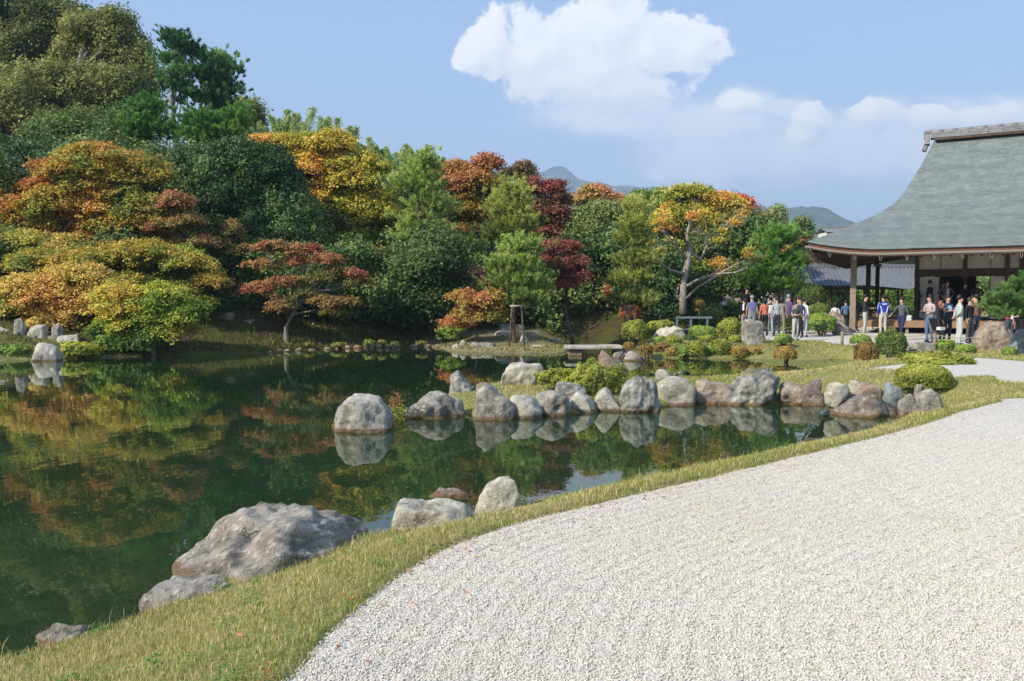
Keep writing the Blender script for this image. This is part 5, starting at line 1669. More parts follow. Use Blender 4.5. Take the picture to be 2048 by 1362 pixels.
AZ = 'clipped azaleas on the far bank'
S = [
    (1243, 1298, 640, 684, AZY, 31.0, 'large yellow-green clipped azalea at the right foot of the stone bridge'),
    (1292, 1350, 640, 662, AZY, 33.5, 'wide flat yellow-green azalea behind the pale humped rock'),
    (1246, 1270, 684, 702, AZB, 28.8, 'small orange-tinged azalea at the water below the bridge foot'),
    (1281, 1307, 688, 716, AZD, 27.2, 'dark red-brown round azalea at the water'),
    (1306, 1336, 672, 688, AZG, 30.0, 'small green azalea in front of the pale humped rock'),
    (1328, 1364, 671, 692, AZY, 29.0, 'low yellowish azalea right below the pale humped rock'),
    (1308, 1342, 685, 704, AZD, 28.0, 'reddish low azalea on the slope below the humped rock'),
    (1378, 1434, 650, 678, AZG, 31.5, 'leafy green bush right of the pale humped rock'),
    (1366, 1392, 669, 687, DARKG, 30.0, 'dark green little bush right of the humped rock'),
    (1433, 1486, 637, 682, AZY, 30.0, 'big round yellow-green azalea left of the tall standing stone'),
    (1397, 1428, 670, 690, AZY, 29.2, 'middle yellow azalea on the azalea bank'),
    (1356, 1382, 691, 716, AZG, 27.2, 'dark green round azalea at the water, left of middle'),
    (1378, 1412, 684, 716, AZY, 27.0, 'olive azalea at the water in the middle of the bank'),
    (1420, 1462, 678, 712, AZY, 27.2, 'bright yellow-green azalea above the water, right of middle'),
    (1456, 1486, 670, 692, AZY, 28.8, 'yellow azalea at the foot of the tall standing stone'),
    (1462, 1496, 692, 716, AZB, 27.0, 'brownish azalea at the water under the standing stone'),
    (1492, 1524, 695, 716, AZB, 27.2, 'faded pinkish azalea at the water right of the standing stone'),
    (1330, 1358, 694, 714, AZB, 27.4, 'straw-coloured azalea at the water left of the dark green one'),
    (1408, 1430, 692, 714, AZG, 27.2, 'small leafy azalea at the water between two yellow ones'),
]
for i, (a, b, t, bs, p_, D, lab) in enumerate(S):
    shrub(lab, a, b, t, bs, p_, 700 + i, D=D, group=AZ, leafpx=4.4, rough=.14)
S2 = [
    (1548, 1585, 667, 690, AZG, 27.6, 'small round green azalea in the lawn right of the standing stone', {}),
    (1549, 1594, 692, 723, AZB, 25.2, 'dome azalea with brown tips at the water in the far lawn', {}),
    (1556, 1585, 630, 668, AZG, 35.5, 'bright green dome behind the man in grey trousers', {}),
    (1610, 1672, 627, 668, AZG, 34.0, 'large bright green clipped dome behind the rope fence', {}),
    (1612, 1664, 607, 634, MIDG, 37.0, 'dark clipped hedge behind the large bright green dome', {}),
    (1590, 1650, 568, 612, MIDG, 41.0, 'leafy bush in front of the open corridor', dict(leafpx=5)),
    (1700, 1742, 669, 692, AZG, 26.5, 'low bright green cushion shrub in front of the gravel terrace', {}),
    (1708, 1757, 683, 727, AZD, 23.2, 'brown-tipped dome shrub left of the tall dark green one', {}),
    (1749, 1813, 661, 720, MIDG, 23.8, 'tallest dark green shrub in the lawn with an open twiggy base', dict(rough=.25)),
    (1794, 1940, 703, 752, AZY, 19.2, 'wide sprawling azalea behind the clipped dome on the gravel path', dict(sprawl=True, leafpx=5)),
    (1790, 1904, 726, 785, AZY, 15.2, 'large clipped dome azalea above the inlet boulders', dict(leafpx=5, rough=.05, cov=3.2)),
    (1872, 1911, 681, 702, AZG, 24.5, 'small spreading green shrub right of the grey mossy boulder', dict(sprawl=True)),
    (1911, 1952, 689, 708, AZG, 23.6, 'small cushion shrub left of the large brown boulder', {}),
    (2004, 2034, 695, 713, AZG, 22.6, 'small cushion shrub below the large brown boulder', {}),
    (1076, 1165, 738, 778, AZY, 16.4, 'low yellow-green left skirt of the spreading azalea on the spit', dict(leafpx=5, sprawl=True)),
    (1115, 1252, 726, 796, AZY, 15.5, 'spreading azalea with bare lower twigs on the grassy spit', dict(leafpx=5, sprawl=True, rough=.3)),
    (1380, 1411, 596, 628, AZB, 38.5, 'brown clipped ball shrub right of the silvery tree', {}),
    (1262, 1370, 590, 648, MIDG, 40.5, 'loose grey-green bush under the silvery tree', dict(leafpx=5, rough=.3, sprawl=True)),
    (1400, 1460, 600, 640, DARKG, 42.5, 'dark shrub behind the leftmost visitors', dict(leafpx=5, sprawl=True)),
    (1170, 1260, 585, 645, MIDG, 41.0, 'glossy green bush left of the slim young pine', dict(leafpx=5, rough=.3, sprawl=True, gloss=True)),
    (1120, 1185, 600, 650, DARKG, 40.5, 'shaded glossy bush behind the blue-grey slab', dict(leafpx=5, rough=.3, sprawl=True, gloss=True)),
    (1240, 1282, 596, 640, [(.2, .08, .03), (.34, .12, .035), (.42, .17, .05)], 37.5, 'orange-red low shrub at the foot of the slim young pine', dict(leafpx=4.5, sprawl=True)),
    (1195, 1230, 572, 606, [(.18, .08, .03), (.32, .11, .035), (.38, .14, .05)], 39.0, 'rusty red shrub left of the slim young pine', dict(leafpx=4.5, sprawl=True)),
    (870, 930, 650, 682, AZG, 33.4, 'bright green fern-like shrub at the left of the far island', dict(leafpx=5, sprawl=True)),
    (985, 1030, 626, 668, MIDG, 36.0, 'green bush behind the prop of the island pine', dict(leafpx=5, sprawl=True)),
    (400, 500, 565, 620, DARKG, 36.0, 'dark leafy bush on the slope left of the russet maple', dict(leafpx=5, sprawl=True, gloss=True)),
    (425, 475, 600, 650, DARKG, 34.0, 'dark twiggy bush in the shade of the left slope', dict(leafpx=5, sprawl=True)),
    (1100, 1150, 574, 625, DARKG, 39.5, 'dark bush under the crimson maple', dict(leafpx=5, sprawl=True)),
    (190, 260, 662, 706, AZG, 27.8, 'low green shrub at the waterline right of the maple root', dict(leafpx=5, sprawl=True)),
    (255, 330, 668, 708, MIDG, 27.9, 'low leafy plant at the waterline under the yellow-green maple', dict(leafpx=5, sprawl=True)),
    (0, 60, 690, 720, AZG, 26.6, 'low green plant at the left end of the far waterline', dict(leafpx=5, sprawl=True)),
    (120, 200, 684, 714, YGREEN, 27.0, 'yellow-green low plant at the waterline behind the white rock', dict(leafpx=5, sprawl=True)),
    (1400, 1450, 612, 655, MIDG, 38.0, 'small leafy bush between the railing and the visitors', dict(leafpx=5, sprawl=True)),
    (1450, 1500, 604, 650, DARKG, 41.0, 'dark leafy bush in front of the grey-coated visitors', dict(leafpx=5, sprawl=True)),
]
for i, (a, b, t, bs, p_, D, lab, kw) in enumerate(S2):
    shrub(lab, a, b, t, bs, p_, 740 + i, D=D, **kw)
# fern and moss tufts along the far waterline
rs = np.random.default_rng(8)
FT = [(560, 'left of the small russet maple'), (620, 'under the russet maple'), (668, 'below the hanging russet sprays'), (690, 'in the lit moss'), (735, 'left of the pine trunk'), (775, 'below the pine trunk'),
      (800, 'with long arching fronds'), (845, 'near the far island')]
for i, (x, wtxt) in enumerate(FT):
    yb = np.interp(x, [540, 600, 700, 820, 880], [704, 699, 695, 692, 694]) - rs.uniform(0, 5)
    x += rs.uniform(-16, 16)
    wd = rs.uniform(9, 34)
    shrub('yellow-green fern tuft at the far waterline %s' % wtxt, x - wd / 2, x + wd / 2, yb - rs.uniform(5, 17), yb, [[(.06, .08, .015), (.13, .16, .025), (.22, .24, .04)], [(.09, .08, .02), (.17, .15, .03), (.25, .21, .05)]][i % 2], 800 + i, D=31.8, sprawl=True, leafpx=4.6, cov=.8, name='fern_tuft', group='fern tufts along the far waterline')


# plants on the lone boulder
def boulder_plants():
    g = G(785, 845, WL)
    t = thing('water_plant', 'reddish and green weeds growing at the right side of the lone boulder', 'plant', (g[0], g[1] + .35, WL))
    r = np.random.default_rng(3)
    V, Cs = [], []
    for (n, cx, cz, rx, rz, p_) in ((260, .0, .32, .12, .12, [(.16, .06, .03), (.26, .10, .04), (.2, .14, .04)]), (420, .04, .13, .13, .13, [(.10, .14, .02), (.24, .26, .03), (.34, .24, .05)])):
        c = np.column_stack([cx + r.normal(0, rx * .6, n), r.normal(0, .1, n), np.abs(cz + r.normal(0, rz * .6, n))])
        v, c4 = quads(c, r.normal(size=(n, 3)) + np.array([0, -.4, .5]), np.full(n, .038), pal(p_, r.random(n)), 5, aspect=.5)
        V.append(v); Cs.append(c4)
    link('foliage', crown_mesh('foliage', np.concatenate(V), np.concatenate(Cs), 4), M_LEAF, t)
    mb = MB()
    for q in range(9):
        mb.tube([(0, 0, -.1), (r.uniform(-.05, .1), r.uniform(-.05, .05), .2), (r.uniform(-.1, .25), r.uniform(-.1, .1), r.uniform(.3, .5))], [.006, .004, .002], 4)
    mb.build('stem', M_BARK, t)
    # mossy beard of the boulder itself
    g = G(725, 862, WL)
    n = 5200
    th = r.uniform(math.pi, 2 * math.pi, n)
    W = 124 * g[1] / F_PX
    c = np.column_stack([np.cos(th) * W * .56, np.sin(th) * W * .47, r.uniform(.01, .26, n) ** 1.0])
    keep = c[:, 2] < (.14 + .10 * np.sin(th * 5) + .06 * np.sin(th * 11))
    c = c[keep]; nn = np.column_stack([np.cos(th[keep]), np.sin(th[keep]), np.full(keep.sum(), .6)]) + r.normal(0, .5, (keep.sum(), 3))
    c[:, :2] *= (1 - c[:, 2:3] * .35) * r.uniform(.92, 1.03, (keep.sum(), 1))
    v, c4 = quads(c, nn, r.uniform(.012, .026, keep.sum()), pal([(.10, .075, .03), (.22, .16, .06), (.30, .24, .09)], r.random(keep.sum())), 6)
    o = link('moss_fringe', crown_mesh('moss_fringe', v, c4, 4), M_LEAF, kind='stuff')
    o.location = (g[0], g[1] + W * .8 * .42, WL)


boulder_plants()


# ---- the big pine branch at the right edge
def right_pine():
    D = 22.5
    bx = AT(2150, 600, D)[0]; bz = H(bx, D)
    root = thing('pine_tree', 'old pine reaching in from the right edge in front of the hall', 'tree', (bx, D, bz))
    O = np.array([bx, D, bz]); k = D / F_PX
    blobs = [(b[0] + 34, b[1] + 6, b[2] * .8, b[3] * .8) for b in [(2030, 560, 34, 18), (2050, 585, 40, 20), (1990, 575, 30, 14), (1975, 592, 34, 14), (2010, 600, 40, 14), (1950, 608, 24, 12), (1965, 622, 24, 10), (2040, 545, 20, 14), (2090, 560, 50, 30), (2100, 600, 50, 26), (2000, 615, 30, 10), (2130, 520, 60, 30), (2180, 580, 60, 30)]]
    ells = [(AT(b[0], b[1], D + (i % 3 - 1) * .25) - O, (b[2] * k, b[2] * k * .9, b[3] * k)) for i, b in enumerate(blobs)]
    V, Cc, kk, heads = crown(ells, 'pine', 7 * k, 11 * k, [(.03, .07, .02), (.07, .14, .035), (.13, .22, .05), (.2, .28, .09)], 77, cov=1.35, fill=1.2)
    link('crown', crown_mesh('crown', V, Cc, kk), M_NEEDLE, root)
    mb = MB()
    P = lambda x, y, d=0: AT(x, y, D + d) - O
    mb.tube([P(2150, 760), P(2150, 690), P(2135, 620), P(2150, 560), P(2140, 500)], [.2, .17, .15, .12, .05], 9)
    mb.tube([P(2140, 640), P(2080, 600), P(2048, 605), P(2010, 618), P(1995, 626), P(1975, 630)], [.10, .08, .065, .05, .035, .015], 7)
    mb.tube([P(2110, 620), P(2060, 590), P(2030, 575)], [.06, .04, .02], 6)
    mb.tube([P(2010, 618), P(1990, 600), P(1975, 592)], [.03, .02, .01], 5)
    for h in heads[::6]:
        mb.tube([h + np.array([.25, 0, -.12]), h], [.014, .006], 4)
    mb.build('trunk', M_BARKR, root, smooth=True)


right_pine()

# ------------------------------------------------------------ the great hall
def wood(name, c1, c2, rough=.7):
    m, w = mat(name)
    tc = w.n('ShaderNodeTexCoord')
    n = w.noise(w.vmath('MULTIPLY', tc.outputs['Object'], (6, 6, .8)), 5, 5, .6)
    c = w.mix(w.maprange(n, .35, .65), c1, c2)
    b = principled(w, c, rough, .25, w.bump(n, .4, .01))
    w.link(b.outputs[0], w.out.inputs[0])
    return m


M_WOOD = wood('old_dark_timber', (.055, .035, .022), (.12, .08, .055))
M_WOODL = wood('weathered_timber', (.20, .15, .11), (.34, .28, .22))
M_WOODB = wood('veranda_timber', (.22, .13, .07), (.34, .21, .12))
M_PLAST = simple('white_plaster', (.62, .60, .55), .9, .1, .05, 2)
M_SHOJI = simple('paper_screen', (.66, .64, .58), .9, .1, .04, 2)
M_GUTTER = simple('gutter_metal', (.20, .19, .165), .5, .4, .15, 8)
M_RED = simple('eave_layers', (.17, .075, .045), .8, .15, .3, 14)
M_BLACKE = simple('dark_edge', (.02, .02, .02), .7, .2, .2)
M_STONEB = simple('base_stone', (.42, .40, .36), .9, .2, .2, 5, .01)
M_TILE = simple('grey_roof_tile', (.16, .17, .185), .55, .4, .35, 7, .01)
M_TILEL = simple('pale_ridge_tile', (.22, .22, .22), .6, .3, .35, 6, .01)

M_COPPER, _w = mat('copper_shingle')
_at = _w.n('ShaderNodeAttribute', attribute_name='Col')
_tc = _w.n('ShaderNodeTexCoord')
_n = _w.noise(_w.vmath('MULTIPLY', _tc.outputs['Object'], (1.0, .22, .22)), 2.2, 6, .65)
_c = _w.mix(_w.maprange(_n, .3, .7), _w.vmath('SCALE', _at.outputs['Color'], .92), _w.vmath('SCALE', _at.outputs['Color'], 1.07))
_c = _w.mix(_w.math('MULTIPLY', _w.maprange(_w.noise(_w.vmath('MULTIPLY', _tc.outputs['Object'], (1.2, .12, .12)), 2.0, 4, .6), .5, .7), .30), _c, (.14, .155, .16))
_b = principled(_w, _c, .50, .45, _w.bump(_w.noise(_tc.outputs['Object'], 30, 3, .6), .25, .01))
_w.link(_b.outputs[0], _w.out.inputs[0])

HALL = (12.9, 35.0)
D_T = [0, 1, 2.67, 4, 5.46, 7.2, 8.5]
Z_T = [3.67, 3.95, 4.62, 5.35, 6.4, 8.05, 9.45]
A_D = [0, .68, 1.5, 2.35, 3.25, 4.1, 4.82, 5.72, 6.85, 7.78, 8.5]
A_A = [0, .02, .26, .62, 1.38, 2.35, 3.05, 3.5, 3.98, 4.35, 4.65]
LX = 30.0


def smooth_interp(x, xp, fp):
    # monotone cubic-ish by averaging neighbours
    x = np.asarray(x, float)
    return (np.interp(x - .35, xp, fp) + 2 * np.interp(x, xp, fp) + np.interp(x + .35, xp, fp)) / 4 + 0


def roof_z(x, d):
    z = smooth_interp(np.clip(d, 0, 8.5), D_T, Z_T)
    z = np.where(d < .35, np.interp(d, [0, .35], [3.67, float(smooth_interp(.35, D_T, Z_T))]), z)
    z = np.where(d > 8.15, np.interp(d, [8.15, 8.5], [float(smooth_interp(8.15, D_T, Z_T)), 9.45]), z)
    a = np.minimum(x, LX - x)
    return z + .40 * np.clip(1 - a / 3.2, 0, 1) ** 2 * np.clip(1 - d / 3.0, 0, 1)


def hip(d):
    return np.interp(d, A_D, A_A)


def hall():
    t = thing('temple_hall', 'great hall with a sweeping grey-green copper roof and open veranda at the right', 'temple', (HALL[0], HALL[1], 0), R(-29))
    r = np.random.default_rng(9)
    # --- shingles of the front slope
    dg = np.linspace(0, 8.5, 400)
    arc = np.concatenate([[0], np.cumsum(np.hypot(np.diff(dg), np.diff(roof_z(np.full(400, 15.0), dg))))])
    step = .150
    rows = int(arc[-1] / step)
    V, Cc = [], []
    for k in range(rows):
        d0, d1 = np.interp([k * step, (k + 1.25) * step], arc, dg)
        x0 = hip(d0); x1 = LX - hip(d0)
        if k > 6: x1 = min(x1, 18.0)
        x1 = min(x1, 18.0)
        w = .34
        off = r.uniform(0, w)
        xs_ = np.concatenate([[x0], np.arange(x0 + off, x1, w), [x1]])
        a = xs_[:-1]; b = xs_[1:] - .006
        n = len(a)
        lift = .022 + r.uniform(0, .012, n)
        z0a = roof_z(a, np.full(n, d0)) + lift; z0b = roof_z(b, np.full(n, d0)) + lift
        z1a = roof_z(a, np.full(n, d1)) + .006; z1b = roof_z(b, np.full(n, d1)) + .006
        A = np.column_stack([a, np.full(n, d0 - .004), z0a]); B = np.column_stack([b, np.full(n, d0 - .004), z0b])
        C2 = np.column_stack([b, np.full(n, d1), z1b]); D2 = np.column_stack([a, np.full(n, d1), z1a])
        A0 = A - np.array([0, 0, .03]); B0 = B - np.array([0, 0, .03])
        V.append(np.stack([A, B, C2, D2, A0, B0], 1).reshape(-1, 3))
        tone = r.uniform(.86, 1.14, n)
        tint = np.column_stack([tone * .176, tone * .206, tone * .195]) * (1 + .06 * math.sin(k * .9))
        Cc.append(np.repeat(tint, 6, 0))
    V = np.concatenate(V); Cc = np.concatenate(Cc)
    n = len(V) // 6
    base = np.arange(n)[:, None] * 6
    F = np.concatenate([base + np.array([0, 1, 2, 3]), base + np.array([4, 5, 1, 0])], 1).ravel()
    link('roof_shingles', new_mesh_np('roof_shingles', V, F, np.full(2 * n, 4), Cc), M_COPPER, t, kind='stuff')
    # --- body of the roof: front, back, left and right
    mb = MB()
    nd = 40
    ds = np.linspace(0, 8.5, nd + 1)
    cols = 36
    for side in range(4):
        g = []
        for d in ds:
            row = []
            for j in range(cols + 1):
                s = j / cols
                if side in (0, 2):
                    x = hip(d) + s * (LX - 2 * hip(d)); z = float(roof_z(np.array(x), np.array(d)))
                    y = d if side == 0 else 17 - d
                else:
                    y = d + s * (17 - 2 * d)
                    x = hip(d) if side == 1 else LX - hip(d)
                    yy = min(y, 17 - y)
                    z = float(roof_z(np.array(9.0), np.array(d))) + .40 * max(0, 1 - yy / 3.2) ** 2 * max(0, 1 - d / 3.0)
                row.append((x, y, z - .004))
            g.append(row)
        for a in range(nd):
            for j in range(cols):
                q = [g[a][j], g[a][j + 1], g[a + 1][j + 1], g[a + 1][j]]
                if side in (1, 2): q = q[::-1]
                mb.poly(q)
    o = mb.build('roof', M_COPPER, t, smooth=True)
    ca = o.data.attributes.new('Col', 'FLOAT_COLOR', 'POINT')
    ca.data.foreach_set('color', np.tile([.176, .206, .195, 1.0], len(o.data.vertices)).astype(np.float32))
    # --- eave layers, following the curve of the edge
    def eave_line(inset, dz):
        pts = []
        for s in np.linspace(0, 1, 46):
            x = inset + (LX - 2 * inset) * s ** 1.4
            pts.append((x, inset, float(roof_z(np.array(x), np.array(0.0))) + dz))
        return pts
    def left_line(inset, dz):
        pts = []
        for s in np.linspace(0, 1, 26):
            y = inset + (17 - 2 * inset) * s
            yy = min(y, 17 - y)
            pts.append((inset, y, 3.67 + .40 * max(0, 1 - yy / 3.2) ** 2 + dz))
        return pts
    def band(name, inset, z0, z1, depth, m):
        mb = MB()
        for fn, ax in ((eave_line, 1), (left_line, 0)):
            P = fn(inset, 0)
            for a, b in zip(P[:-1], P[1:]):
                a = np.array(a); b = np.array(b)
                inn = np.array([0, depth, 0]) if ax else np.array([depth, 0, 0])
                z0v = np.array([0, 0, z0]); z1v = np.array([0, 0, z1])
                q1 = [a + z0v, b + z0v, b + z1v, a + z1v]
                q2 = [a + z0v + inn, b + z0v + inn, b + z0v, a + z0v]
                if not ax: q1 = q1[::-1]; q2 = q2[::-1]
                mb.poly(q1); mb.poly(q2)
        mb.build(name, m, t)
    band('eave_edge', .01, -.05, .018, .2, M_BLACKE)
    band('eave_layer', .05, -.17, -.052, .25, M_RED)
    band('eave_board', .14, -.30, -.172, .3, M_WOOD)
    # gutter
    gut = []
    for nm, fn in (('gutter', eave_line), ('gutter', left_line)):
        P = [(p[0] - (.0 if fn is eave_line else .0), p[1], p[2]) for p in fn(-.04 if fn is eave_line else -.04, -.215)]
        P = [q for q in P if q[0] < 20]
        gut.append(MB().tube(P, .055, 8).build(nm, M_GUTTER, t, smooth=True))
    # hooks that hold the gutter
    hk = MB()
    def hook(x, y, z, dx, dy, size=.30):
        pts = []
        for k in range(9):
            a = math.pi * k / 8
            pts.append((x + dx * .07 * (1 - math.cos(a)), y + dy * .07 * (1 - math.cos(a)), z - size * math.sin(a) ** .7))
        return MB().tube(pts, .014, 5)
    for k in range(10):
        yy = .9 + k * 1.0
        hook(-.02, yy, 3.67 + .40 * max(0, 1 - yy / 3.2) ** 2 - .24, 1, 0).build('gutter_hook', M_GUTTER, gut[1])
    for k in range(14):
        xx = .9 + k * 1.0
        zz = float(roof_z(np.array(xx), np.array(0.0)))
        hook(xx, -.04, zz - .24, .6, .5, .26).build('gutter_hook', M_GUTTER, gut[0])
    # --- soffit and rafters
    mb = MB()
    mb.poly([(.15, .15, 3.60), (LX, .15, 3.42), (LX, 5.1, 4.15), (4.1, 5.1, 4.15)][::-1])
    mb.poly([(.15, .15, 3.60), (4.1, 5.1, 4.15), (4.1, 12, 4.15), (.15, 16.8, 3.5)][::-1])
    mb.build('soffit', M_WOOD, t)
    mb = MB()
    for k in range(70):
        x = .5 + k * .36
        if x > 22: break
        z = float(roof_z(np.array(x), np.array(0.0))) - .33
        mb.beam((x, .22, z), (max(x, 4.2), 5.0, 4.02), .07, .10)
    for k in range(30):
        y = .9 + k * .4
        z = 3.67 + .40 * max(0, 1 - y / 3.2) ** 2 - .33
        mb.beam((.22, y, z), (4.1, max(y, 5.0), 4.02), .07, .10)
    mb.build('rafters', M_WOOD, t, kind='stuff')
    # --- ridge
    r0, r1 = 4.35, 26.0
    z0 = 9.45
    mb = MB(); mb.box(((r0 + r1) / 2 + .15, 8.5, z0 + .02), (r1 - r0 - .3, .70, .10)); mb.build('ridge_base', M_WOOD, t)
    rng2 = np.random.default_rng(4)
    for k in range(3):
        wd = .60 - k * .06
        mb = MB()
        x = r0 + .1
        while x < 17:
            L = .62
            mb.box((x + L / 2, 8.5, z0 + .135 + k * .10 + rng2.uniform(-.006, .006)), (L - .012, wd + rng2.uniform(-.02, .02), .085))
            x += L
        mb.build('ridge_tiles', M_TILEL, t, kind='stuff')
    for k in range(22):
        x = r0 + .1 + k * .62
        cp_ = MB()
        cp_.tube([(x, 8.5, z0 + .42), (x + .60, 8.5, z0 + .42)], .12, 10)
        cp_.build('ridge_tile', M_TILEL, t, smooth=True)
    # end ornament
    mb = MB()
    mb.box((r0 - .04, 8.5, z0 + .08), (.22, .66, .52), taper=.8)
    mb.box((r0 - .12, 8.5, z0 - .30), (.18, .5, .36), ry=.35)
    mb.tube([(r0 - .18, 8.5, z0 + .46), (r0 + .3, 8.5, z0 + .46)], .11, 10)
    mb.box((r0 - .17, 8.5, z0 + .28), (.05, .34, .30))
    mb.build('ridge_end_tile', M_TILEL, t)
    # --- pillars
    def post(name, x, y, z0_, z1_, s, m=M_WOOD):
        mb = MB(); mb.box((x, y, (z0_ + z1_) / 2), (s, s, z1_ - z0_)); return mb.build(name, m, t)
    for (x, y, s, m_) in ((1.70, 2.09, .24, M_WOODL), (1.70, 9.1, .22, M_WOOD), (1.70, 14.8, .22, M_WOOD), (20.0, 2.09, .24, M_WOODL)):
        p_ = post('pillar', x, y, .14, 3.62, s, m_)
        mb = MB(); mb.box((x, y, .07), (.55, .55, .16), taper=.85); mb.build('pillar_base', M_STONEB, p_)
        mb = MB(); mb.box((x, y, 3.56), (.42, .42, .14)); mb.build('pillar_cap', M_WOODL, p_)
    MB().box((11, 2.09, 3.70), (19.2, .20, .22)).build('beam', M_WOOD, t)
    MB().box((1.70, 8.4, 3.70), (.20, 12.4, .22)).build('beam', M_WOOD, t)
    # --- body
    X0, Y0, FZ = 4.13, 5.03, .63
    px_ = [0, 1.96, 3.6, 4.15, 6.1, 8.1, 10.1, 12.1, 14.1]
    for a in px_:
        post('post', X0 + a, Y0, FZ, 4.12, .17)
    for a in (2.0, 4.0, 6.0, 8.0):
        post('post', X0, Y0 + a, FZ, 4.12, .17)
    # lintels
    MB().box((X0 + 7.0, Y0 + .03, 2.775), (14.2, .10, .34)).build('lintel', M_WOOD, t)
    MB().box((X0 + 7.0, Y0 + .03, 3.86), (14.2, .10, .16)).build('lintel', M_WOOD, t)
    # upper wall panels, each between two posts or a thin divider
    ups = [(0, .98), (.98, 1.96), (1.96, 2.95), (2.95, 3.6), (3.6, 4.15), (4.15, 5.1), (5.1, 6.1), (6.1, 7.1), (7.1, 8.1), (8.1, 10.1), (10.1, 12.1), (12.1, 14.1)]
    for a, b in ups:
        MB().box((X0 + (a + b) / 2, Y0 + .06, 3.36), (b - a - .03, .04, .84)).build('wall_panel', M_PLAST, t)
    # paper screens below
    for a, b in ((.09, .97), (2.93, 3.55), (4.2, 5.1), (6.2, 7.1), (7.15, 8.05), (10.2, 11.1)):
        sc_ = MB().box((X0 + (a + b) / 2, Y0 + .05, 1.62), (b - a - .06, .03, 1.94)).build('paper_screen', M_SHOJI, t)
        fr = MB()
        for s in (a + .02, b - .02):
            fr.box((X0 + s, Y0 + .045, 1.62), (.04, .05, 1.98))
        fr.box((X0 + (a + b) / 2, Y0 + .045, .66), (b - a - .06, .05, .05))
        fr.build('screen_frame', M_WOOD, sc_)
    # side wall
    for a in (0, 2, 4, 6):
        MB().box((X0 + .05, Y0 + a + 1, 3.4), (.04, 1.8, .9)).build('wall_panel', M_PLAST, t)
        if a > 1:
            MB().box((X0 + .05, Y0 + a + 1, 1.7), (.04, 1.8, 2.1)).build('wall_panel', M_WOOD, t)
    MB().box((X0, Y0 + 4, 2.84), (.1, 8, .18)).build('lintel', M_WOOD, t)
    # room inside: floor, ceiling, back wall with an opening
    MB().box((X0 + 7, Y0 + 3.6, FZ - .03), (14, 7, .06)).build('floor', M_WOODB, t)
    MB().box((X0 + 7, Y0 + 3.6, 4.20), (14.4, 7.4, .06)).build('ceiling', M_WOOD, t)
    for (a, b) in ((0, 1.95), (2.75, 14)):
        MB().box((X0 + .6 + (a + b) / 2, Y0 + 7.0, 2.3), (b - a, .08, 3.4)).build('back_wall', M_WOOD, t)
    MB().box((X0 + 7, Y0 + 7.0, 3.6), (14, .07, 1.1)).build('back_wall', M_WOOD, t)
    # veranda
    for k in range(14):
        x = 1.95 + k * 1.3
        MB().box((x + .65, 3.55, FZ - .03), (1.292, 2.74, .06)).build('veranda_board', M_WOODB, t)
    for k in range(5):
        MB().box((2.95, 5.6 + k * 1.6 + .3, FZ - .032), (2.0, 1.592, .056)).build('veranda_board', M_WOODB, t)
    MB().box((11.0, 2.20, FZ - .17), (18.3, .12, .26)).build('veranda_beam', M_WOODB, t)
    MB().box((1.95, 7.6, FZ - .17), (.12, 10.6, .26)).build('veranda_beam', M_WOODB, t)
    for k in range(9):
        post('veranda_post', 3.9 + k * 1.96, 2.35, .03, FZ - .30, .13, M_WOODL)
    MB().box((11.5, 6.0, .22), (16, .1, .5)).build('crawlspace_shade', M_BLACKE, t)  # black board that paints the shade of the crawlspace under the veranda
    MB().box((11.0, 1.95, .035), (19.5, 1.5, .07)).build('stone_apron', M_STONEB, t)
    return t


hall()


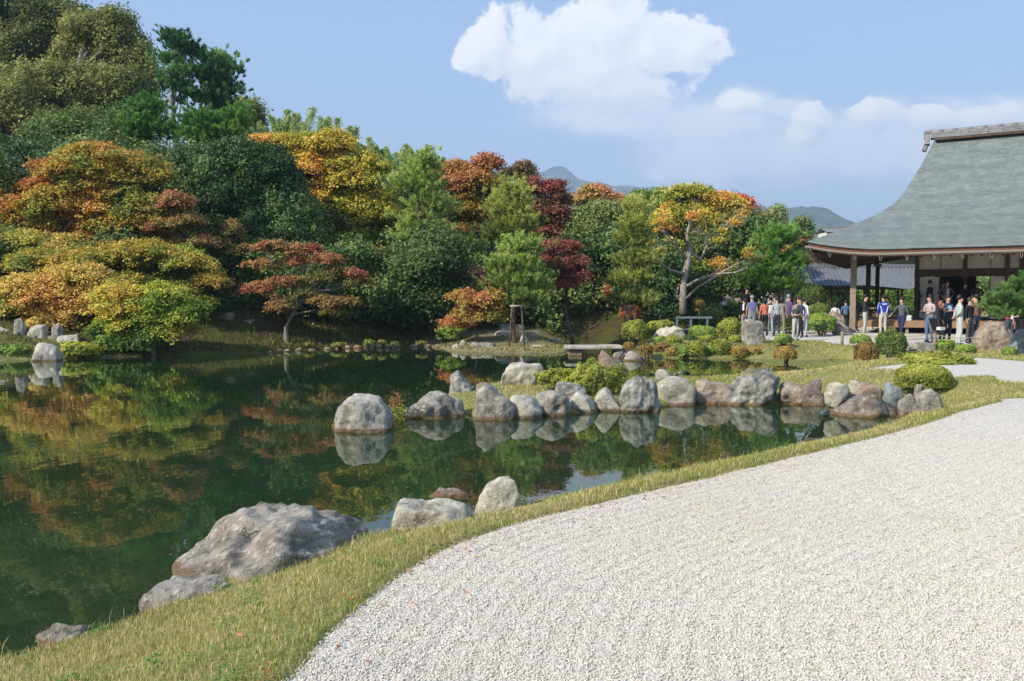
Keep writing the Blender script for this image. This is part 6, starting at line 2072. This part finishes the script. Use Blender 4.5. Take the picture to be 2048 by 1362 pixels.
# ---- tiled corridor behind
def corridor():
    D0 = 56.0
    a = AT(1548, 600, D0)[0]; b = AT(1850, 600, D0)[0]
    L = b - a
    t = thing('tiled_corridor', 'open corridor building with a grey tiled roof behind the hall', 'building', ((a + b) / 2, D0, 0), R(-4))
    ze = AT(1700, 571, D0)[2]; zr = AT(1700, 534, D0 + 2.4)[2]
    mb = MB()
    mb.poly([(-L / 2, 0, ze), (L / 2, 0, ze), (L / 2, 2.4, zr), (-L / 2, 2.4, zr)])
    mb.poly([(-L / 2, 4.8, ze), (-L / 2, 2.4, zr), (L / 2, 2.4, zr), (L / 2, 4.8, ze)])
    mb.poly([(-L / 2, 0, ze - .06), (-L / 2, 4.8, ze - .06), (L / 2, 4.8, ze - .06), (L / 2, 0, ze - .06)])
    mb.poly([(-L / 2, 0, ze), (-L / 2, 2.4, zr), (-L / 2, 4.8, ze)])
    mb.poly([(L / 2, 0, ze), (L / 2, 4.8, ze), (L / 2, 2.4, zr)])
    mb.build('roof', M_TILE, t)
    # round cover tiles in courses
    tl = MB()
    r = np.random.default_rng(2)
    n = int(L / .27)
    sl = np.array([0, 2.4, zr - ze]); sl /= np.linalg.norm(sl)
    up = np.array([0, -sl[2], sl[1]])
    for k in range(n + 1):
        x = -L / 2 + k * .27
        for c in range(9):
            p0 = np.array([x, -.03, ze + .01]) + sl * c * .295; p1 = p0 + sl * .29
            q = p0 + up * (.035 + r.uniform(0, .012)); q2 = p1 + up * .02
            tl.poly([q + [-.055, 0, 0] - up * .03, q + [-.03, 0, 0] + up * .022, q2 + [-.028, 0, 0] + up * .02, q2 + [-.052, 0, 0] - up * .03])
            tl.poly([q + [-.03, 0, 0] + up * .022, q + [.03, 0, 0] + up * .022, q2 + [.028, 0, 0] + up * .02, q2 + [-.028, 0, 0] + up * .02])
            tl.poly([q + [.03, 0, 0] + up * .022, q + [.055, 0, 0] - up * .03, q2 + [.052, 0, 0] - up * .03, q2 + [.028, 0, 0] + up * .02])
            tl.poly([q + [-.055, 0, 0] - up * .03, q + [.055, 0, 0] - up * .03, q + [.03, 0, 0] + up * .022, q + [-.03, 0, 0] + up * .022])
    tl.build('roof_tiles', M_TILE, t, kind='stuff')
    MB().box((0, 2.4, zr + .08), (L + .1, .34, .22)).box((0, 2.4, zr + .22), (L + .16, .24, .08)).build('ridge', M_TILE, t)
    for s in np.linspace(-L / 2 + .4, L / 2 - .3, 9):
        MB().box((s, .55, ze / 2 - .1), (.13, .13, ze + .2)).build('post', M_WOOD, t)
        MB().box((s, 4.2, ze / 2 - .1), (.13, .13, ze + .2)).build('post', M_WOOD, t)
    MB().box((0, .55, ze - .18), (L, .10, .14)).build('beam', M_WOOD, t)
    MB().box((0, 4.2, ze - .18), (L, .10, .14)).build('beam', M_WOOD, t)
    MB().box((-L / 2 + 1.15, .75, ze / 2 - .1), (.32, .06, ze - .3)).build('wall_panel', M_PLAST, t)
    # short cross roof joining it
    mb = MB()
    x0 = L * .10
    mb.poly([(x0, -.02, ze + .03), (x0 + 2.2, -1.9, ze - .28), (x0 + 4.4, 0, ze + .03), (x0 + 2.2, 2.4, zr + .02)])
    mb.build('cross_roof', M_TILE, t)
    for s in (-.35, .18):
        l = MB(); l.tube([(L * s, .3, ze - .16), (L * s, .3, ze - .28)], .08, 8); l.build('lamp', M_PLAST, t, smooth=True)


corridor()


def small_roof(label, px0, px1, ytop, ybot, D, m, curve=0.0, name='roofed_building'):
    a = AT(px0, ybot, D); b = AT(px1, ybot, D)
    zt = AT(px0, ytop, D + 1.5)[2]
    gz = H((a[0] + b[0]) / 2, D)
    t = thing(name, label, 'building', ((a[0] + b[0]) / 2, D, gz))
    L = b[0] - a[0]
    ze = a[2] - gz; zr = zt - gz
    mb = MB()
    n = 10
    for k in range(n):
        s0, s1 = k / n, (k + 1) / n
        u0 = curve * (2 * s0 - 1) ** 2; u1 = curve * (2 * s1 - 1) ** 2
        x0, x1 = -L / 2 + L * s0, -L / 2 + L * s1
        mb.poly([(x0, 0, ze + u0), (x1, 0, ze + u1), (x1, 1.5, zr + u1), (x0, 1.5, zr + u0)])
        mb.poly([(x0, 3, ze + u0), (x0, 1.5, zr + u0), (x1, 1.5, zr + u1), (x1, 3, ze + u1)])
    mb.build('roof', m, t)
    rg = MB()
    for k in range(n):
        s0, s1 = k / n, (k + 1) / n
        u0 = curve * (2 * s0 - 1) ** 2; u1 = curve * (2 * s1 - 1) ** 2
        rg.beam((-L / 2 + L * s0, 1.5, zr + u0 + .08), (-L / 2 + L * s1, 1.5, zr + u1 + .08), .28, .2)
    rg.build('ridge', M_TILEL, t)
    MB().box((0, 1.5, ze / 2), (L * .86, 2.2, ze)).build('wall', M_PLAST, t)


small_roof('grey roof glimpsed beyond the trees right of the bright red maple', 1128, 1162, 388, 402, 74, M_TILE)
small_roof('distant pale roof ridge left above the sweeping eave', 1652, 1712, 456, 464, 80, M_TILEL)
small_roof('roof with an upswept curved ridge left of the tiled corridor', 1540, 1602, 512, 536, 58, M_TILE, curve=.35)

# ------------------------------------------------------------ fences, posts, railing
M_WPAINT = simple('white_painted_rail', (.74, .71, .64), .6, .3, .08, 5)
M_ROPE = simple('rope', (.30, .27, .20), .9, .1, .2, 20)


def railing():
    D = 37.0
    a = AT(1351, 635, D); b = AT(1424, 635, D)
    zb = H((a[0] + b[0]) / 2, D)
    t = thing('white_railing', 'low white wooden railing in front of the silvery bare tree', 'railing', ((a[0] + b[0]) / 2, D, zb))
    L = b[0] - a[0]; h = a[2] - zb
    MB().box((0, 0, h), (L, .10, .09)).build('top_rail', M_WPAINT, t)
    for s in (-.46, -.08, .37):
        MB().box((s * L, 0, (h - .04) / 2 - .1), (.09, .09, h + .1)).build('post', M_WPAINT, t)
    MB().box((-.25 * L, 0, .10), (L * .45, .07, .07)).build('lower_rail', M_WPAINT, t)
    D = 39.5
    a = AT(1306, 634, D); b = AT(1372, 634, D)
    t = thing('stone_bench', 'long low pale stone slab left of the white railing', 'stone slab', ((a[0] + b[0]) / 2, D, H((a[0] + b[0]) / 2, D)))
    h = a[2] - t.location.z
    MB().box((0, 0, h * .72), (b[0] - a[0], .7, .16)).build('slab', RK_PALE, t)
    MB().box((-.4, .0, h * .3), (.5, .5, h * .6)).build('support_stone', RK_GREY, t)


railing()


def rope_fence(label, pts, h=.45):
    """pts: list of (px, py_foot)"""
    P = [G(x, y, 0.0) for x, y in pts]
    t = thing('rope_fence', label, 'fence', tuple(P[0]))
    O = P[0]
    for p in P:
        q = p - O
        mb = MB(); mb.tube([(q[0], q[1], -.1), (q[0], q[1], h)], .05, 8); mb.build('post', M_WOODL, t, smooth=True)
    for a, b in zip(P[:-1], P[1:]):
        a = a - O; b = b - O
        pts_ = []
        for k in range(9):
            s = k / 8
            q = a + (b - a) * s
            pts_.append((q[0], q[1], h * .9 - .10 * math.sin(math.pi * s)))
        MB().tube(pts_, .012, 5).build('rope', M_ROPE, t)


rope_fence('rope on wooden posts in front of the left group of visitors', [(1650, 671), (1586, 675), (1522, 676)], .5)
rope_fence('rope on short wooden posts across the front of the gravel terrace', [(1684, 690), (1870, 694), (1965, 697)], .46)

# ------------------------------------------------------------ people
_mc = {}


def cloth(c):
    c = tuple(round(v, 3) for v in c)
    if c not in _mc:
        _mc[c] = simple('cloth', c, .85, .15, .12, 9)
    return _mc[c]


SKIN = simple('skin', (.50, .30, .21), .6, .3, .05, 4)
HAIRB = simple('hair_black', (.018, .015, .014), .5, .4, .2, 20)
HAIRG = simple('hair_grey', (.30, .29, .28), .6, .3, .2, 20)
HAIRR = simple('hair_auburn', (.28, .10, .035), .5, .4, .2, 20)
EYE_M = simple('eye', (.02, .015, .012), .3, .5, 0)


def person(px, label, facing, top, legs, D=None, feet=None, h=1.68, pose='down', hair='b', long=False, zb=None, sleeves=True, shoes=(.03, .03, .03),
           walk=0.0, hat=None, skin_legs=False, girth=1.0, bag=None, extra=None, dx=0.0):
    if D is None:
        g = G(px, feet, 0.0); D = g[1]
    x = AT(px, 600, D)[0]
    z = zb if zb is not None else max(0.0, H(x, D))
    t = thing('person', label, 'person', (x, D, z), R(facing), group=None)
    r = random.Random(int(px * 7 + D))
    s = h / 1.74
    V, E, Rr, Lb = [], [], [], []
    def v(p, rx, ry, lab, par=None):
        V.append((p[0] * s, p[1] * s, p[2] * s)); Rr.append((rx * s * girth if lab in ('t', 'l') else rx * s, ry * s * girth if lab in ('t', 'l') else ry * s)); Lb.append(lab)
        if par is not None: E.append((par, len(V) - 1))
        return len(V) - 1
    pel = v((0, 0, .93), .135, .11, 'l')
    wai = v((0, .0, 1.08), .125, .10, 't', pel)
    che = v((0, .0, 1.28), .155, .11, 't', wai)
    nb = v((0, .01, 1.43), .085, .075, 't', che)
    ne = v((0, -.005, 1.50), .052, .052, 's', nb)
    ch = v((0, -.03, 1.565), .062, .075, 's', ne)
    he = v((0, -.012, 1.655), .078, .092, 's', ch)
    nose = v((0, -.115, 1.60), .016, .02, 's', ch)
    for sg in (-1, 1):
        sh = v((sg * .175, .01, 1.385), .058, .058, 't', che)
        if pose == 'down':
            el = (sg * .225, .03, 1.13); wr = (sg * .235, -.04, .90)
        elif pose == 'hold':
            el = (sg * .23, -.02, 1.15); wr = (sg * .07, -.27, 1.16)
        elif pose == 'camera':
            el = (sg * .22, -.14, 1.20); wr = (sg * .07, -.24, 1.45)
        elif pose == 'behind':
            el = (sg * .25, .06, 1.14); wr = (sg * .06, .17, 1.0)
        elif pose == 'reach':
            el = (sg * .24, -.10, 1.18) if sg < 0 else (sg * .22, .06, 1.14)
            wr = (-.22, -.42, 1.02) if sg < 0 else (sg * .26, .10, .92)
        elif pose == 'hips':
            el = (sg * .36, .08, 1.18); wr = (sg * .19, -.07, 1.02)
        elif pose == 'one':
            el = (sg * .23, -.0, 1.14); wr = (sg * .10, -.25, 1.05) if sg > 0 else (sg * .24, -.04, .90)
        e_ = v(el, .043, .043, 't' if sleeves else 'a', sh)
        m_ = v(tuple((np.array(el) + np.array(wr)) / 2), .037, .037, 't' if sleeves else 'a', e_)
        w_ = v(wr, .026, .026, 's', m_)
        d = np.array(wr) - np.array(el); d /= np.linalg.norm(d)
        pm = np.array(wr) + d * .06
        p_ = v(tuple(pm), .034, .02, 's', w_)
        side = np.cross(d, [0, 0, 1.0]); side = side / (np.linalg.norm(side) + 1e-6) if np.linalg.norm(side) > .2 else np.array([0, 1.0, 0])
        for q in range(4):
            k = (q - 1.5) * .018
            ln = (.075, .085, .08, .062)[q]
            f1 = v(tuple(pm + side * k + d * .035), .010, .010, 's', p_)
            v(tuple(pm + side * k * 1.1 + d * (.035 + ln * .6) + np.array([0, -.012, -.004])), .0085, .0085, 's', f1)
        v(tuple(pm + side * .035 + np.array([0, -.03, 0])), .010, .010, 's', p_)
        hp = v((sg * .09, .0, .86), .092, .095, 'l', pel)
        st = walk * sg
        kn = v((sg * .10, -.02 - .18 * st, .50), .064, .066, 'l', hp)
        an = v((sg * .105, .03 - .32 * st, .10 + (.05 * abs(st) if st < 0 else 0)), .044, .048, 'l', kn)
        hl = v((sg * .11, .04 - .32 * st, .045), .036, .036, 'f', an)
        v((sg * .125, -.13 - .32 * st, .035), .04, .028, 'f', hl)
    me = bpy.data.meshes.new('person_skeleton')
    me.from_pydata(V, E, [])
    o = bpy.data.objects.new('tmp', me); COL.objects.link(o)
    md = o.modifiers.new('s', 'SKIN'); md.use_smooth_shade = True
    for i, rr in enumerate(Rr):
        me.skin_vertices[0].data[i].radius = rr
    me.skin_vertices[0].data[0].use_root = True
    sb = o.modifiers.new('u', 'SUBSURF'); sb.levels = 1
    dg = bpy.context.evaluated_depsgraph_get()
    dg.update()
    m2 = bpy.data.meshes.new_from_object(o.evaluated_get(dg))
    bpy.data.objects.remove(o); bpy.data.meshes.remove(me)
    m2.name = 'body'
    mats = [SKIN, cloth(top), cloth(legs), cloth(shoes)]
    m2.materials.clear()
    for m_ in mats: m2.materials.append(m_)
    # nearest bone decides what covers the skin
    P = np.zeros(len(m2.polygons) * 3); m2.polygons.foreach_get('center', P); P = P.reshape(-1, 3)
    best = np.full(len(P), 1e9); idx = np.zeros(len(P), int)
    code = {'s': 0, 'a': 0, 't': 1, 'l': 2, 'f': 3}
    VV = np.array(V)
    for a, b in E:
        A, B = VV[a], VV[b]
        e = B - A; tt = np.clip(((P - A) @ e) / (e @ e), 0, 1)
        dist = np.linalg.norm(P - A - tt[:, None] * e, axis=1)
        lab = np.where(tt < .5, code[Lb[a]], code[Lb[b]])
        if Lb[b] in 'lf' and Lb[a] == 'l': lab = np.where(tt > .8, code[Lb[b]], 2)
        upd = dist < best - 1e-4
        best = np.where(upd, dist, best); idx = np.where(upd, lab, idx)
    m2.polygons.foreach_set('material_index', idx.astype(np.int32))
    m2.polygons.foreach_set('use_smooth', np.ones(len(idx), bool))
    m2.update()
    bo = bpy.data.objects.new('body', m2); COL.objects.link(bo); bo.parent = t
    # hair
    Vh, Fh = ico(3)
    Q = Vh.copy() * np.array([.091, .106, .108])
    face = (Vh[:, 1] < -.15) & (Vh[:, 2] < .60)
    Q[face] *= .72
    nk = Vh[:, 2] < -.35
    Q[nk & ~face] *= .86
    if long:
        dn = (Vh[:, 2] < .1) & (Vh[:, 1] > -.35)
        Q[dn, 2] -= .17 * (0.1 - Vh[dn, 2]) / 1.1 * 1.2
        Q[dn, 0] *= 1.15; Q[dn, 1] *= 1.1
    Q = Q * (1 + .03 * vnoise(Vh * 6, 3))[:, None]
    Q = (Q + np.array([0, .012, 1.672])) * s
    hm = {'b': HAIRB, 'g': HAIRG, 'r': HAIRR}.get(hair, HAIRB)
    if hair != 'bald':
        link('hair', new_mesh_np('hair', Q, Fh.ravel(), np.full(len(Fh), 3), smooth=True), hm, t)
    for sg in (-1, 1):
        e_ = MB(); e_.box((sg * .032 * s, -.100 * s, 1.655 * s), (.022 * s, .012 * s, .012 * s)); e_.build('eye', EYE_M, t)
    if hat:
        mb = MB(); mb.tube([(0, 0, 1.70 * s), (0, 0, 1.72 * s), (0, 0, 1.76 * s), (0, 0, 1.81 * s)], [.15 * s, .115 * s, .11 * s, .07 * s], 14)
        mb.build('hat', cloth(hat), t, smooth=True)
    if bag:
        c_, bx, by, bz, sx, sy, sz = bag
        mb = MB(); mb.box((bx, by, bz), (sx, sy, sz), taper=.85); b_ = mb.build('bag', cloth(c_), t)
        bv = b_.modifiers.new('b', 'BEVEL'); bv.width = .03; bv.segments = 2
    if pose == 'camera' or extra == 'camera':
        mb = MB(); mb.box((0, -.28 * s, (1.5 if pose == 'camera' else 1.14) * s), (.13, .07, .09)); mb.tube([(0, -.30 * s, (1.5 if pose == 'camera' else 1.14) * s), (0, -.38 * s, (1.5 if pose == 'camera' else 1.14) * s)], .035, 10)
        mb.build('camera', EYE_M, t)
    if extra == 'stripes':
        mb = MB(); mb.box((0, .125 * s, 1.36 * s), (.20, .012, .055), rx=-.1)
        mb.box((-.13, .10 * s, 1.12 * s), (.028, .02, .34), ry=-.25, rx=.08); mb.box((.13, .10 * s, 1.12 * s), (.028, .02, .34), ry=.25, rx=.08)
        mb.build('jacket_stripes', cloth((.75, .77, .80)), t)
        for sg in (-1, 1):
            mb = MB(); mb.tube([(sg * .20 * s, .03, 1.43 * s), (sg * .255 * s, .04, 1.28 * s), (sg * .27 * s, .03, 1.13 * s)], .014, 5); mb.build('sleeve_stripe', cloth((.45, .62, .75)), t)
    if extra == 'disc':
        mb = MB(); mb.tube([(0, -.115 * s, 1.27 * s), (0, -.135 * s, 1.27 * s)], [.088, .082], 18); mb.build('shirt_print', cloth((.35, .60, .80)), t)
    if extra == 'plaid':
        mb = MB()
        for q in range(4):
            mb.tube([(-.09 + q * .06, -.108 * s, 1.05 * s), (-.09 + q * .06, -.122 * s, 1.38 * s)], .006, 4)
        mb.build('shirt_stripe', cloth((.20, .12, .12)), t)
    return t


DENIM = (.10, .16, .27); DKJ = (.035, .045, .07); BLK = (.02, .02, .022); GRY = (.30, .32, .34); WHT = (.72, .71, .68); BEI = (.50, .46, .38)
VZ = .64
PEOPLE = [
    (1455, 'visitor in a dark hat and grey coat with a white bag, leftmost of the crowd', 150, (.16, .15, .15), BLK, dict(D=42, h=1.66, hat=(.06, .05, .05), bag=((.75, .74, .72), .1, .2, .98, .3, .14, .22), zb=.35)),
    (1474, 'visitor in a mottled grey top beside the grey-coated one', 160, (.26, .22, .22), BLK, dict(D=41.5, h=1.62, zb=.28, hair='b', long=True)),
    (1493, 'tall man in a black suit and white collar at the back of the left crowd', 20, BLK, BLK, dict(D=41, h=1.78, zb=.35)),
    (1440, 'child in a bright red jacket behind the shrubs', 60, (.55, .04, .03), DKJ, dict(D=42, h=1.3, zb=.2)),
    (1489, 'visitor in black with a white shoulder strap beside the standing stone', 200, BLK, (.30, .28, .25), dict(D=36, h=1.58, bag=((.7, .7, .68), .12, .1, 1.2, .06, .12, .3))),
    (1504, 'grey-haired man in a blue-violet vest seen from behind', 175, (.13, .16, .33), (.22, .26, .30), dict(D=35.5, h=1.72, hair='g', sleeves=False, girth=1.12)),
    (1530, 'woman in a salmon top carrying a white bag, seen from behind', 185, (.55, .17, .11), BLK, dict(D=34, h=1.62, long=True, bag=(WHT, -.28, .05, 1.15, .28, .18, .34))),
    (1541, 'visitor in dark clothes and pale jeans between the salmon and grey tops', 170, (.06, .06, .07), (.30, .38, .46), dict(D=35.5, h=1.66)),
    (1554, 'person in a light grey sweater and dark jeans seen from behind', 180, (.36, .38, .38), DKJ, dict(D=33.6, h=1.66, girth=1.05)),
    (1564, 'woman in an olive-brown coat right of the grey sweater', 150, (.24, .19, .13), (.28, .22, .16), dict(D=35.2, h=1.66, long=True)),
    (1578, 'grey-haired man in a purple jacket looking right', 110, (.12, .08, .20), (.08, .07, .16), dict(D=36.4, h=1.76, hair='g', girth=1.12)),
    (1592, 'boy in a grey patterned shirt and pale trousers looking at his hands', 20, (.10, .10, .10), (.48, .46, .42), dict(feet=681, h=1.46, pose='hold', sleeves=False, extra='camera')),
    (1601, 'visitor in a navy top behind the boy in pale trousers', -60, (.04, .05, .10), BLK, dict(D=32.6, h=1.62)),
    (1609, 'woman in a white shirt and pale blue trousers behind the boy', 120, (.66, .68, .68), (.45, .50, .54), dict(D=33.2, h=1.60)),
    (1596, 'tall visitor with a pale face behind the navy top', 0, (.30, .32, .36), DKJ, dict(D=36.0, h=1.66)),
    (1638, 'person in a brown jacket behind the clipped hedge', 175, (.16, .07, .045), BLK, dict(D=38.5, h=1.55)),
    (1671, 'dark-haired person in a white shirt seen from behind near the stacked stones', 175, (.72, .70, .68), BLK, dict(D=36.6, h=1.42, long=True)),
    (1692, 'person in a blue denim shirt behind the corner pillar', 160, (.10, .16, .30), BLK, dict(D=37.5, h=1.52)),
    (1712, 'dark-clothed visitor right behind the corner pillar', 120, (.03, .03, .03), BLK, dict(D=39.5, h=1.7, zb=0)),
    (1731, 'man in a dark sweater and light grey trousers right of the corner pillar', 55, (.035, .045, .055), (.46, .45, .41), dict(D=35.2, h=1.76, pose='hold', extra='camera', girth=1.05)),
    (1767, 'man in a royal blue jacket with white stripes seen from behind', 180, (.04, .06, .36), (.48, .45, .40), dict(D=35.0, h=1.74, extra='stripes', girth=1.12)),
    (1804, 'woman in a dark grey top and navy trousers walking with an arm out', -55, (.09, .10, .115), (.03, .035, .08), dict(feet=680, h=1.64, pose='reach', walk=.8, bag=((.5, .5, .48), .25, .1, .85, .2, .12, .22), shoes=(.5, .5, .5))),
    (1860, 'man in a pale checked shirt and blue jeans looking left', -70, (.46, .38, .36), DENIM, dict(feet=686, h=1.72, pose='hold', extra='camera', shoes=(.14, .05, .03))),
    (1883, 'woman with long auburn hair and black clothes beside the checked shirt', 70, BLK, (.05, .04, .04), dict(feet=684, h=1.50, hair='r', long=True)),
    (1896, 'man in a navy T-shirt with a light blue disc on the chest', 5, (.045, .05, .10), DKJ, dict(feet=683, h=1.72, pose='hold', extra='disc', sleeves=False, girth=1.05)),
    (1920, 'man in a pale grey tracksuit looking right with hands behind his back', 80, (.46, .49, .47), (.50, .52, .51), dict(feet=690, h=1.70, pose='behind', hair='b', girth=1.05)),
    (1940, 'visitor in black with a shoulder bag partly hidden by the tracksuit', 30, BLK, (.10, .09, .09), dict(feet=687, h=1.62)),
    (1952, 'man in a brown jacket half hidden behind the pine branch', 200, (.20, .13, .08), DKJ, dict(D=29.2, h=1.74)),
    (2020, 'person in a red checked shirt behind the large brown boulder', 10, (.36, .05, .06), (.06, .07, .10), dict(D=27.2, h=1.62, pose='hold', extra='plaid')),
    (2042, 'person in black holding a white bottle at the right edge', -80, BLK, BLK, dict(D=26.6, h=1.66, pose='one', bag=((.75, .74, .72), -.1, -.22, 1.0, .08, .08, .2))),
    (1837, 'young man in a black jacket with a white coat over his arm on the veranda', 60, (.03, .035, .045), BLK, dict(D=37.4, h=1.62, zb=VZ, pose='hold', bag=(WHT, 0, -.25, 1.0, .36, .16, .34))),
    (1860, 'tall man in a dark suit and glasses on the veranda', 35, (.028, .028, .034), BLK, dict(D=36.6, h=1.78, zb=VZ)),
    (1893, 'man in a blue jacket over a pink and white shirt on the veranda', 0, (.10, .12, .20), (.05, .05, .06), dict(D=36.2, h=1.78, zb=VZ, pose='hips', bag=((.72, .55, .58), 0, -.10, 1.25, .13, .06, .32))),
    (1884, 'visitor half hidden behind the blue jacket on the veranda', 20, (.06, .06, .07), BLK, dict(D=37.4, h=1.76, zb=VZ)),
    (1929, 'person in black standing before the bright doorway on the veranda', 10, BLK, BLK, dict(D=36.2, h=1.68, zb=VZ)),
    (1954, 'person in dark brown holding something at the right of the doorway', -20, (.05, .045, .04), BLK, dict(D=35.8, h=1.72, zb=VZ, pose='hold', extra='camera')),
    (1945, 'dark-haired visitor below the doorway, in front of the veranda', 0, (.08, .07, .07), BLK, dict(D=31.0, h=1.70)),
]
for p in PEOPLE:
    person(p[0], p[1], p[2], p[3], p[4], **p[5])


# ---- a folded pushchair beside the visitors
def pushchair():
    g = G(1876, 688, 0)
    t = thing('pushchair', 'black folding pushchair beside the woman with auburn hair', 'pushchair', tuple(g), R(20))
    mb = MB(); mb.poly([(-.2, -.15, .35), (.2, -.15, .35), (.2, .15, .42), (-.2, .15, .42)]); mb.box((0, .18, .66), (.38, .04, .5), rx=-.3); mb.box((0, 0, .36), (.38, .34, .05))
    mb.build('seat', cloth((.03, .03, .035)), t)
    for sg in (-1, 1):
        MB().tube([(sg * .2, -.28, .1), (sg * .2, .1, .5), (sg * .2, .34, 1.0)], .014, 6).build('frame', M_GUTTER, t)
        MB().tube([(sg * .2, .28, .1), (sg * .2, -.1, .5)], .014, 6).build('frame', M_GUTTER, t)
        for y in (-.28, .28):
            MB().tube([(sg * .23, y, .08), (sg * .19, y, .08)], .08, 12).build('wheel', cloth((.02, .02, .02)), t)
    MB().box((0, -.1, .55), (.22, .16, .10)).build('white_blanket', cloth((.7, .7, .7)), t)


pushchair()


# ------------------------------------------------------------ mountains and air
def mountain(label, prof, D, seed, zfoot=-30):
    px_ = np.linspace(prof[0][0], prof[-1][0], 150)
    py_ = np.interp(px_, [p[0] for p in prof], [p[1] for p in prof])
    sc = D / F_PX
    rows = 26
    V = []
    for j in range(rows):
        s = j / (rows - 1)            # 0 near foot, 0.6 crest, 1 far foot
        for x, y in zip(px_, py_):
            Y = D + (s - .6) * D * .5
            crest = (597 - y) * sc + EYE
            f = (s / .6) ** .9 if s < .6 else 1 - (s - .6) / .4
            V.append(((x - 1024) * sc, Y, zfoot + (crest - zfoot) * f))
    V = np.array(V)
    n = fbm(V / (D * .035) + seed, 5, seed)
    hf = np.tile(np.sin(np.linspace(0, math.pi, rows))[:, None], (1, len(px_))).ravel()
    V[:, 2] += n * D * .006 * np.clip(hf * 1.5, 0, 1)
    V[:, 2] += .5 * D * .002 * fbm(V / (D * .006), 2, 3)
    c = len(px_)
    i, j = np.meshgrid(np.arange(c - 1), np.arange(rows - 1))
    a = (j * c + i).ravel()
    F = np.column_stack([a, a + 1, a + c + 1, a + c]).ravel()
    m, w = mat('forested_slope')
    ge = w.n('ShaderNodeNewGeometry')
    nn = w.noise(w.vmath('SCALE', ge.outputs['Position'], 22.0 / D), 3.0, 9, .7)
    cc = w.mix(w.maprange(nn, .4, .6), (.022, .036, .018), (.075, .095, .040))
    b = principled(w, cc, 1.0, .05, w.bump(nn, 1.0, D * .004))
    w.link(b.outputs[0], w.out.inputs[0])
    o = link('mountain', new_mesh_np('mountain', V, F, np.full((c - 1) * (rows - 1), 4), smooth=True), m, kind='structure')
    o['label'] = label
    return o


mountain('distant blue mountain in the gap behind the red maple', [(700, 400), (900, 372), (980, 352), (1020, 347), (1060, 350), (1085, 343), (1105, 337), (1122, 339), (1140, 350), (1160, 364), (1185, 375), (1260, 379), (1340, 386), (1450, 400), (1600, 430), (1800, 470)], 3000, 5)
mountain('hazy wooded ridge left of the temple roof', [(1300, 470), (1400, 440), (1480, 420), (1520, 421), (1545, 426), (1570, 424), (1596, 419), (1612, 416), (1640, 420), (1665, 430), (1690, 444), (1710, 450), (1760, 452), (1900, 455), (2200, 470), (2500, 480)], 1900, 9)


def haze():
    x0, x1, y0, y1, z0, z1 = -3200, 3200, -2700, 5200, -60, 560
    mb = MB(); mb.box(((x0 + x1) / 2, (y0 + y1) / 2, (z0 + z1) / 2), (x1 - x0, y1 - y0, z1 - z0))
    m = bpy.data.materials.new('air'); m.use_nodes = True
    nt = m.node_tree; nt.nodes.clear()
    out = nt.nodes.new('ShaderNodeOutputMaterial'); pv = nt.nodes.new('ShaderNodeVolumePrincipled')
    pv.inputs['Color'].default_value = (.58, .76, 1.0, 1); pv.inputs['Density'].default_value = HAZE
    pv.inputs['Anisotropy'].default_value = 0.0
    nt.links.new(pv.outputs[0], out.inputs['Volume'])
    mb.build('haze', m, kind='stuff')


HAZE = 0.00038
if HAZE:
    haze()
print('leaf triangles', tri_count[0])
tot = sum(len(o.data.polygons) for o in bpy.data.objects if o.type == 'MESH')
print('faces', tot)
